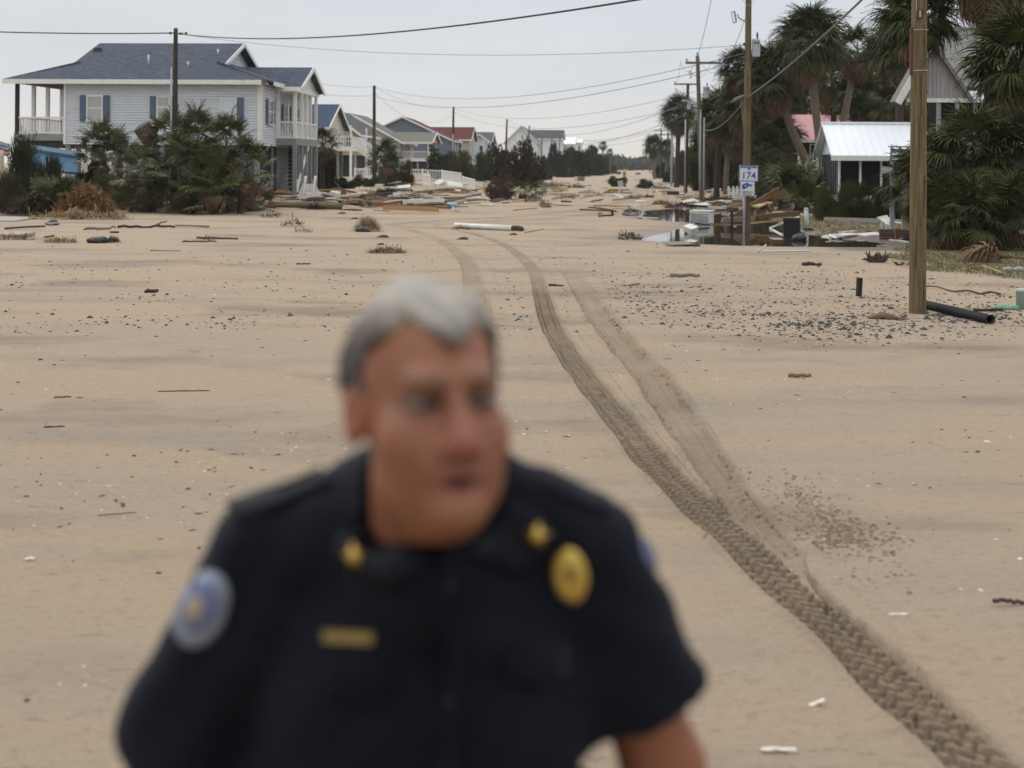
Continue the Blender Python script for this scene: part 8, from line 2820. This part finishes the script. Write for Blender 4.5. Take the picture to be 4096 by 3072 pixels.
# root stump
g_ = GT(3508, 1050)
rs = random.Random(12)
bm = MB()
for k in range(46):
    a = rs.uniform(-0.2, 3.4)
    p = Vector((rs.uniform(-0.16, 0.16), rs.uniform(-0.08, 0.08), 0.02))
    d_ = Vector((math.cos(a), rs.uniform(-0.4, 0.4), abs(math.sin(a)) + 0.1)).normalized() * rs.uniform(0.10, 0.27)
    bm.tube([p, p + d_ * 0.6 + Vector((0, 0, 0.02)), p + d_], [0.022, 0.016, 0.006], 5, False)
solid('root_stump', bm, 'driftwood', 'dark uprooted stump with ragged roots left of the thick pole', 'stump', g_)
g_ = GT(3597, 1062)
vs, fs = [], []
for i in range(9):
    a = R(200 + i * 17.5)
    for q in ((0.11, -0.05), (0.11, 0.05), (0.085, 0.05), (0.085, -0.05)):
        vs.append((math.cos(a) * q[0], q[1], 0.11 + math.sin(a) * q[0] * (1.0 if i < 8 else 1.1)))
    if i:
        for k in range(4):
            fs.append((4 * i - 4 + k, 4 * i - 4 + (k + 1) % 4, 4 * i + (k + 1) % 4, 4 * i + k))
fs += [(3, 2, 1, 0), (32, 33, 34, 35)]
solid('bark_curl', MB().add(vs, fs), 'rust', 'reddish curl of bark beside the thick pole', 'bark', g_, (0, 0, R(20)))
# heap of dead fronds on the lawn
g_ = GT(3930, 1050)
t = thing('dead_frond_heap', 'heap of dry brown palm fronds on the lawn at right', 'palm fronds', g_)
for k in range(9):
    put_frond(t, FR_DEAD[k % 3], Vector((0.45 + 0.05 * k, rs.uniform(-0.15, 0.15), 0.10)), R(170 + rs.uniform(-16, 16)), R(rs.uniform(-4, 14)), 0.78, rs.uniform(-1.2, 1.2), 'dead_frond')
part('stalk', MB().tube([(0.3, 0, 0.09), (0.7, 0.05, 0.13), (1.1, 0.1, 0.10)], [0.02, 0.014, 0.010], 6), 'dead_frond', t)
plank('pale wooden stick with green tip at the lawn edge', 3932, 1065, 4005, 1092, 0.03, 0.02, 'lumber_yellow', None, -0.6)
plank('white strip on the lawn at the right edge', 4012, 995, 4090, 1000, 0.06, 0.03, 'debris_white', None)
boxy('orange_leaf', 'orange leaf scrap on the lawn edge', 'leaf', 3888, 1074, 0.10, 0.06, 0.03, 'straw_orange', R(20), (0, 0), 0.012)
for px, py, s, lb in ((4030, 1085, 0.10, 'rounded grey stone at the lawn edge, left one'), (4075, 1085, 0.11, 'rounded grey stone at the lawn edge, right one')):
    st_ = Body().ell((0, 0, 0.03), (s, s * 0.7, s * 0.6), 0.02)
    tag(link('stone', net_mesh('stone', lambda X, Y_, Z, b=st_: b(X, Y_, Z) + 0.006 * np.sin(X * 60) * np.sin(Y_ * 55 + Z * 40), (-0.2, -0.2, -0.06), (0.2, 0.2, 0.14), 0.014), 'concrete', None, GT(px, py)), lb, 'stone', 'stones at the lawn edge')
om = Body().ell((0, 0, 0.05), (0.42, 0.3, 0.20), 0.02).ell((0.3, 0.05, 0.02), (0.3, 0.25, 0.12), 0.05)
tag(link('sand_mound', net_mesh('sand_mound', lambda X, Y_, Z: om(X, Y_, Z) + 0.02 * np.sin(X * 17) * np.sin(Y_ * 19), (-0.7, -0.5, -0.1), (0.8, 0.5, 0.4), 0.03), 'straw_orange', None, GT(3745, 985)), 'orange sand mound just right of the thick pole', 'sand mound')
plank('white board lying behind the orange sand mound', 3790, 978, 3900, 990, 0.12, 0.04, 'debris_white', None)
plank('dark stick leaning on the low palmetto', 3780, 985, 3850, 930, 0.03, 0.03, 'driftwood', 35)
for i, (x0, y0, x1, y1, lb) in enumerate(((3900, 985, 4000, 975, 'dark timber under the right palmettos, left one'), (4000, 980, 4090, 970, 'dark timber under the right palmettos, right one'))):
    plank(lb, x0, y0, x1, y1, 0.2, 0.08, 'driftwood', None)

# ================================================================ left foreground line
log('white square post at the left edge', 4, 862, 4, 600, 0.11, 'cream_siding', 57.5, 0, 'post', 'post', None, 1.0, 0.0)
log('black cable lying along the left bank', 0, 868, 300, 886, 0.025, 'black_plastic', 53, -2.0, 'cable', 'cable')
boxy('concrete_slab', 'pale tilted concrete slab at the left edge', 'slab', 60, 944, 0.68, 0.9, 0.09, 'concrete', R(-12), (R(2), R(1)), 0.02)
boxy('driveway_slab', 'grey concrete slab end under the white post', 'slab', 10, 880, 1.6, 3.0, 0.05, 'concrete', R(5))
plank('pale board on the sand right of the concrete slab', 105, 960, 178, 952, 0.10, 0.03, 'pale_green_plastic', None, 0.2)
plank('dark end of the pale board right of the slab', 178, 953, 214, 946, 0.07, 0.04, 'driftwood', None, 0.2)
plank('long dark driftwood plank left of centre, behind the slab', 20, 918, 180, 908, 0.14, 0.05, 'driftwood', None, 0.3, 0, 'driftwood', 'driftwood')
log('twisted grey driftwood branch below the straw mound', 335, 920, 465, 908, 0.045, 'lumber_grey', None, 0.3, 'driftwood', 'driftwood', None, 0.6, 1.0)
log('long dark driftwood branch left of the dark pole', 470, 912, 700, 905, 0.04, 'driftwood', None, 0.5, 'driftwood', 'driftwood', None, 0.7, 0.8)
log('forked branch standing on the long driftwood branch', 628, 906, 668, 882, 0.035, 'lumber_grey', 45.8, 0.1, 'driftwood', 'driftwood', None, 0.7, 0.8)
plank('grey plank continuing right of the driftwood branch', 700, 905, 838, 911, 0.10, 0.05, 'lumber_grey', None, 0.2)
log('brown board lying alone on the left sand', 786, 950, 952, 958, 0.028, 'log_moss', None, 0.1, 'plank', 'plank', None, 0.9, 0.2)
log('dark twiggy branch in front of the lone brown board', 728, 968, 868, 970, 0.02, 'driftwood', None, 0.1, 'driftwood', 'driftwood', None, 0.6, 1.0)
clump('twig tuft on the dark branch at left', 835, 966, 70, 0.22, 0.1, 0.14, 'driftwood', 81, 0.005, 0.3, 'twig_tuft')
bb = Body().ell((0, 0, 0.06), (0.24, 0.15, 0.09), 0.02).ell((0.18, 0.02, 0.08), (0.12, 0.10, 0.09), 0.04)
tag(link('black_bag', net_mesh('black_bag', lambda X, Y_, Z: bb(X, Y_, Z) + 0.012 * np.sin(X * 40 + Z * 30) * np.sin(Y_ * 45), (-0.4, -0.3, -0.08), (0.45, 0.3, 0.26), 0.018), 'metal_dark', None, GT(383, 972)), 'black crumpled bag on the left sand', 'bag')
clump('brown weed lump right of the black bag', 452, 970, 160, 0.16, 0.1, 0.14, 'twig_brown', 82, 0.01, 0.2, 'weed_lump')
clump('small weed lump touching the black bag', 425, 970, 110, 0.12, 0.08, 0.09, 'straw', 83, 0.01, 0.2, 'weed_lump')
clump('flat yellow straw left of the black bag', 240, 970, 240, 0.42, 0.14, 0.08, 'straw', 84, 0.008, 0.35)
clump('flat orange straw by the concrete slab', 60, 958, 220, 0.5, 0.16, 0.09, 'straw_orange', 85, 0.008, 0.35)
boxy('dark_rock', 'small dark rock row above the black bag', 'rock', 458, 932, 0.26, 0.12, 0.05, 'driftwood', R(4), (0, 0), 0.02)
plank('grey tile shard right of the left slab', 190, 902, 228, 896, 0.25, 0.05, 'metal_dark', None, 0.3, R(10))
clump('forked twig cluster at centre left, before the debris', 1170, 905, 70, 0.35, 0.15, 0.2, 'driftwood', 86, 0.012, 0.5, 'twig_tuft')
clump('dark root twist on open sand left of the straw clump', 1085, 870, 60, 0.35, 0.15, 0.22, 'driftwood', 87, 0.014, 0.5, 'twig_tuft')
clump('thin twig line on open sand below the root twist', 1215, 928, 40, 0.3, 0.08, 0.06, 'driftwood', 88, 0.008, 0.4, 'twig_tuft')
# straw mounds
clump('big orange straw mound left of the palmettos', 345, 868, 3200, 1.0, 0.7, 1.15, 'straw_orange', 89, 0.012, 0.7, 'straw_mound')
clump('flat straw skirt before the orange mound', 320, 878, 700, 1.9, 0.4, 0.28, 'straw', 90, 0.010, 0.6, 'straw_mound')
clump('brown dead frond mound left of the orange one', 165, 862, 1400, 1.1, 0.7, 0.9, 'leaf_brown', 91, 0.014, 0.7, 'straw_mound')
bg_ = Body().ell((0, 0, 0.15), (0.20, 0.14, 0.26), 0.02).ell((0.12, -0.02, 0.05), (0.2, 0.12, 0.12), 0.05)
tag(link('black_bag', net_mesh('black_bag', lambda X, Y_, Z: bg_(X, Y_, Z) + 0.014 * np.sin(X * 35 + Z * 25) * np.sin(Y_ * 40 + Z * 20), (-0.4, -0.3, -0.1), (0.45, 0.3, 0.5), 0.022), 'metal_dark', None, GT(328, 872) + Vector((0, -0.75, 0))), 'dark bag leaning on the orange straw mound', 'bag')
# dry clump with black bag in the middle
clump('bushy dry straw clump standing on the sand left of the tracks', 1470, 924, 900, 0.36, 0.28, 0.46, 'straw', 92, 0.006, 0.4)
cb = Body().ell((0, 0, 0.06), (0.2, 0.12, 0.10), 0.02).ell((0.16, 0.0, 0.03), (0.12, 0.1, 0.06), 0.04)
tag(link('black_bag', net_mesh('black_bag', lambda X, Y_, Z: cb(X, Y_, Z) + 0.012 * np.sin(X * 50 + Z * 30), (-0.35, -0.25, -0.08), (0.4, 0.25, 0.24), 0.018), 'black_plastic', None, GT(1448, 928)), 'black plastic scrap under the dry straw clump', 'plastic scrap')
clump('low flat straw mat on the sand above the man', 1548, 1012, 520, 0.42, 0.10, 0.11, 'straw', 93, 0.005, 0.3)
for i, (px, py, s, lb) in enumerate(((1535, 950, 0.14, 'grey sand lump right below the straw clump'), (1855, 958, 0.13, 'grey brown sand lump left of the tyre curve'), (1370, 855, 0.14, 'small grey lump left above the straw clump'), (1420, 876, 0.11, 'dark seaweed lump beside the straw clump'), (2055, 940, 0.10, 'dark flat stone below the white column end'), (1525, 980, 0.08, 'small dark stone left above the straw mat'), (215, 888, 0.14, 'blue grey lump at the far left sand'))):
    lm = Body().ell((0, 0, 0.02), (s, s * 0.55, s * 0.38), 0.02).ell((-s * 0.9, 0, 0.0), (s * 0.7, s * 0.4, s * 0.2), 0.03)
    tag(link('sand_lump', net_mesh('sand_lump', lambda X, Y_, Z, b=lm: b(X, Y_, Z) + 0.01 * np.sin(X * 50) * np.sin(Y_ * 60), (-0.35, -0.2, -0.05), (0.3, 0.2, 0.13), 0.016), 'lump_footprint_shade', None, GT(px, py)), lb, 'lump', 'lumps on the sand')
# fallen white column
fa, fb_ = GT(1820, 912), GT(2090, 926)
fa.z += 0.085
fb_.z += 0.085
rot, L = between(fa, fb_)
t = thing('fallen_column', 'long white column with dark broken end lying across the sand', 'column', fa, rot)
part('shaft', MB().tube([(0, 0, 0), (0.01, 0, 0), (L * 0.5, 0, 0), (L * 0.86, 0, 0)], [0.08, 0.085, 0.083, 0.08], 16), 'debris_white', t, True)
part('broken_core', MB().tube([(L * 0.84, 0, 0), (L * 0.93, 0.01, 0.01), (L * 0.99, 0, -0.01), (L * 1.01, 0.02, -0.03)], [0.079, 0.082, 0.075, 0.04], 12), 'driftwood', t)
clump('orange weed caught under the white column', 1845, 918, 160, 0.3, 0.08, 0.08, 'straw_orange', 94, 0.006, 0.25)
log('thin stick right of the broken column end', 2098, 932, 2178, 916, 0.014, 'lumber_grey', None, 1.2, 'stick', 'stick')
# tilted barrel on a post
by = 59.0
bc = P(590, 540, by)
bp_ = P(612, 700, by)
bp_.z = float(zg(bp_.x, bp_.y))
t = thing('barrel', 'tilted wooden slatted barrel above the palmettos before the stilt house', 'barrel', bp_)
o = bc - bp_
dirv = Vector((-0.52, -0.25, 0.80)).normalized()
q = dirv.to_track_quat('Z', 'Y').to_matrix().to_4x4()
for k in range(18):
    a = 2 * math.pi * k / 18
    m4 = Matrix.Translation(o) @ q @ Matrix.Rotation(a, 4, 'Z')
    part('stave', MB().box(0.33, 0.37, -0.054, 0.054, -0.42, 0.46, m4), 'barrel_wood', t)
part('bottom', MB().tube([o + (q @ Vector((0, 0, -0.42))), o + (q @ Vector((0, 0, -0.38)))], 0.345, 18), 'barrel_wood', t)
part('rim', MB().tube([o + (q @ Vector((math.cos(a) * 0.36, math.sin(a) * 0.36, 0.46))) for a in [2 * math.pi * k / 20 for k in range(21)]], 0.035, 6, False), 'grey_wood', t, True)
part('liner', MB().tube([o + (q @ Vector((0, 0, -0.37))), o + (q @ Vector((0, 0, 0.30)))], 0.32, 16, False), 'under_dark', t)
part('stand', MB().tube([(0, 0, -0.1), o - dirv * 0.45 + Vector((0.05, 0, 0))], 0.06, 8), 'metal_dark', t)
# blue wreck
wy = 63.5
wq = P(190, 640, wy)
wq.z = float(zg(wq.x, wq.y))
t = thing('blue_roof_wreck', 'collapsed blue painted shed roof lying behind the dark shrubs', 'wreck', wq)
pts = [P(80, 590, wy) - wq, P(310, 625, wy) - wq, P(310, 690, wy - 1) - wq, P(190, 680, wy - 1) - wq, P(80, 650, wy - 1) - wq]
part('side_panel', MB().slab([pts[0], pts[1], pts[2], pts[3], pts[4]], 0.12), 'blue_hull', t)
part('top_panel', MB().slab([P(80, 588, wy) - wq, P(310, 624, wy) - wq, P(318, 606, wy + 2.2) - wq, P(100, 575, wy + 2.2) - wq], 0.08), 'blue_hull', t)
part('eave_strip', MB().bar(P(78, 592, wy - 0.1) - wq, P(312, 628, wy - 0.1) - wq, 0.1, 0.12), 'blue_hull', t)
# umbrella stripes at the far left
ub = P(4, 600, 78)
ubz = ub.copy()
ubz.z = 0.6
t = thing('beach_awning', 'collapsed red white and blue awning at the left edge behind the shrub', 'awning', ubz)
for k, mt in enumerate(('blue_hull', 'trim_white', 'red_plastic', 'trim_white', 'red_plastic')):
    a_ = P(-60, 545 + k * 9, 78) - ubz
    c_ = P(42, 578 + k * 9, 78) - ubz
    part('stripe', MB().slab([a_, c_, c_ + Vector((0, -0.5, -0.14)), a_ + Vector((0, -0.5, -0.14))], 0.03), mt, t)
part('pole', MB().tube([(0, -0.3, 0), (0, -0.3, 1.9)], 0.04, 6), 'metal_grey', t)

# ================================================================ small loose sticks on the open sand
for i, (x0, y0, x1, y1, r_, mt, lb) in enumerate((
        (632, 1567, 838, 1565, 0.0055, 'driftwood', 'thin dark stick lying level on the left sand'),
        (215, 1592, 284, 1586, 0.006, 'driftwood', 'short grey stick at lower left'),
        (175, 1713, 258, 1707, 0.008, 'driftwood', 'short brown twig at lower left below the grey stick'),
        (3155, 1502, 3245, 1510, 0.018, 'lumber', 'reddish stick lying alone on the right sand'),
        (2195, 1140, 2255, 1148, 0.020, 'metal_dark', 'dark sliver beside the tyre tracks'),
        (2680, 1108, 2798, 1108, 0.035, 'lumber_grey', 'ragged bark strip on the gravel in mid right'),
        (3210, 1062, 3285, 1060, 0.04, 'driftwood', 'dark driftwood lump before the puddle at right'),
        (3975, 2400, 4096, 2430, 0.010, 'driftwood', 'dark twig cut by the right edge at lower right'),
        (582, 1170, 630, 1168, 0.03, 'driftwood', 'dark square bark piece on the left sand'),
        (600, 1002, 722, 1006, 0.012, 'lumber_grey', 'thin pale stick on the upper left sand'),
        (1185, 1055, 1240, 1058, 0.015, 'metal_dark', 'dark sliver on the sand left of the man'),
        (2515, 1143, 2560, 1135, 0.012, 'driftwood', 'small flat twig left of the gravel field'),
        (390, 2065, 545, 2050, 0.003, 'driftwood', 'hair thin stick on the sand beside the left shoulder'))):
    log(lb, x0, y0, x1, y1, r_, mt, None, 0.05, 'stick', 'stick', 'loose sticks on the sand', 0.8, 0.5)
for i, (x0, y0, x1, y1, lb) in enumerate(((3045, 3000, 3185, 3010, 'white flat shell sliver near the bottom edge'), (3240, 2830, 3300, 2800, 'cream shell sliver above the white one at the bottom'), (3555, 2460, 3630, 2463, 'cream shell sliver at lower right'), (100, 2240, 140, 2236, 'white pebble shell at the lower left'))):
    plank(lb, x0, y0, x1, y1, 0.018, 0.006, 'shell', None, 0.0, 0, 'shell_sliver', 'shell', 'pale shell slivers')
rs = random.Random(31)
MARKS = (((940, 800), 'palmetto clump'), ((1100, 790), 'orange plywood'), ((1240, 785), 'upturned white steps'), ((1200, 830), 'mossy log'), ((1375, 795), 'paddle board'), ((1440, 780), 'white sack'), ((1578, 800), 'grey bin'), ((1640, 845), 'thick orange beam'), ((1700, 810), 'white hollow board'), ((1815, 825), 'blue sheet'), ((1760, 742), 'tilted white box'), ((1998, 795), 'root ball'), ((2210, 750), 'dry frond heap'), ((2323, 720), 'upended crate'), ((2470, 740), 'round street bush'), ((2488, 772), 'white street chair'), ((2585, 750), 'stranded shrub'), ((2692, 778), 'black cooler'), ((2808, 815), 'double conduit pole'), ((2870, 815), 'fallen white column at the puddle'), ((2955, 812), 'wire basket'))
CN = ('orange', 'brown', 'grey', 'white', 'dark')
used_l = set()
KIND = (('short', 0.5, 0.14, 0.05), ('long', 1.7, 0.13, 0.06), ('wide', 0.8, 0.45, 0.04), ('thin', 1.1, 0.05, 0.04), ('crooked', 0.9, 0.12, 0.07))
BM = {}
for k in range(420):
    z = rs.random()
    if z < 0.52:
        px, py = rs.uniform(880, 1900), rs.triangular(745, 846, 800)
    elif z < 0.74:
        px, py = rs.uniform(1900, 2720), rs.triangular(690, 850, 720)
    elif z < 0.90:
        px, py = rs.uniform(2700, 3000), rs.uniform(778, 834)
    else:
        px, py = rs.uniform(440, 900), rs.uniform(800, 850)
    (qx, qy), nm = min(MARKS, key=lambda q: abs(q[0][0] - px) + 2.5 * abs(q[0][1] - py))
    i, j = rs.randrange(5), rs.randrange(5)
    side = ('far left of' if px < qx - 90 else 'left of' if px < qx - 25 else 'far right of' if px > qx + 90 else 'right of' if px > qx + 25 else 'behind' if py < qy else 'in front of')
    lb = '%s %s splintered board %s the %s' % (KIND[j][0], CN[i], side, nm)
    if lb in used_l:
        continue
    used_l.add(lb)
    if (i, j) not in BM:
        me = plank_mb(KIND[j][1], KIND[j][2], KIND[j][3], 600 + i * 5 + j, True, 0.05 if j == 4 else 0.01).mesh('splintered_board')
        me.materials.append(MATS[('lumber', 'lumber_brown', 'lumber_grey', 'debris_white', 'driftwood')[i]])
        BM[(i, j)] = me
    o = tag(link('splintered_board', BM[(i, j)], None, None, GT(px, py) + Vector((0, 0, 0.02)), (rs.uniform(-0.25, 0.25), rs.uniform(-0.16, 0.06), rs.uniform(-0.7, 0.7))), lb, 'board', 'splintered boards in the debris')
    s = rs.uniform(0.7, 1.3)
    o.scale = (s, s, s)
for k in range(26):
    if k < 14:
        px, py = rs.uniform(900, 1900), rs.uniform(765, 838)
    else:
        px, py = rs.uniform(2100, 2760), rs.uniform(705, 835)
    (qx, qy), nm = min(MARKS, key=lambda q: abs(q[0][0] - px) + 2.5 * abs(q[0][1] - py))
    side = ('far left of' if px < qx - 90 else 'left of' if px < qx - 25 else 'far right of' if px > qx + 90 else 'right of' if px > qx + 25 else 'behind' if py < qy else 'in front of')
    i = rs.randrange(3)
    lb = '%s brush tuft %s the %s' % (('dark twiggy', 'dry straw', 'olive green')[i], side, nm)
    if lb in used_l:
        continue
    used_l.add(lb)
    clump(lb, px, py, 150, rs.uniform(0.3, 0.8), 0.3, rs.uniform(0.12, 0.3), ('driftwood', 'straw', 'leaf_olive')[i], 700 + k, 0.012, 0.5, 'brush_tuft', 'brush', 'brush tufts in the debris')

# ================================================================ the damp air
hz = MB().box(-1640, 1640, -140, 1760, -1.5, 26.0)
m, t, b = new_mat('haze')
t.nodes.remove(b)
pv = t.nodes.new('ShaderNodeVolumePrincipled')
pv.inputs['Color'].default_value = (0.86, 0.88, 0.90, 1)
pv.inputs['Density'].default_value = 0.0002
t.links.new(pv.outputs[0], t.nodes['Material Output'].inputs['Volume'])
tag(link('haze', hz.mesh('haze'), 'haze'), 'damp sea air over the whole street', None, None, 'stuff')
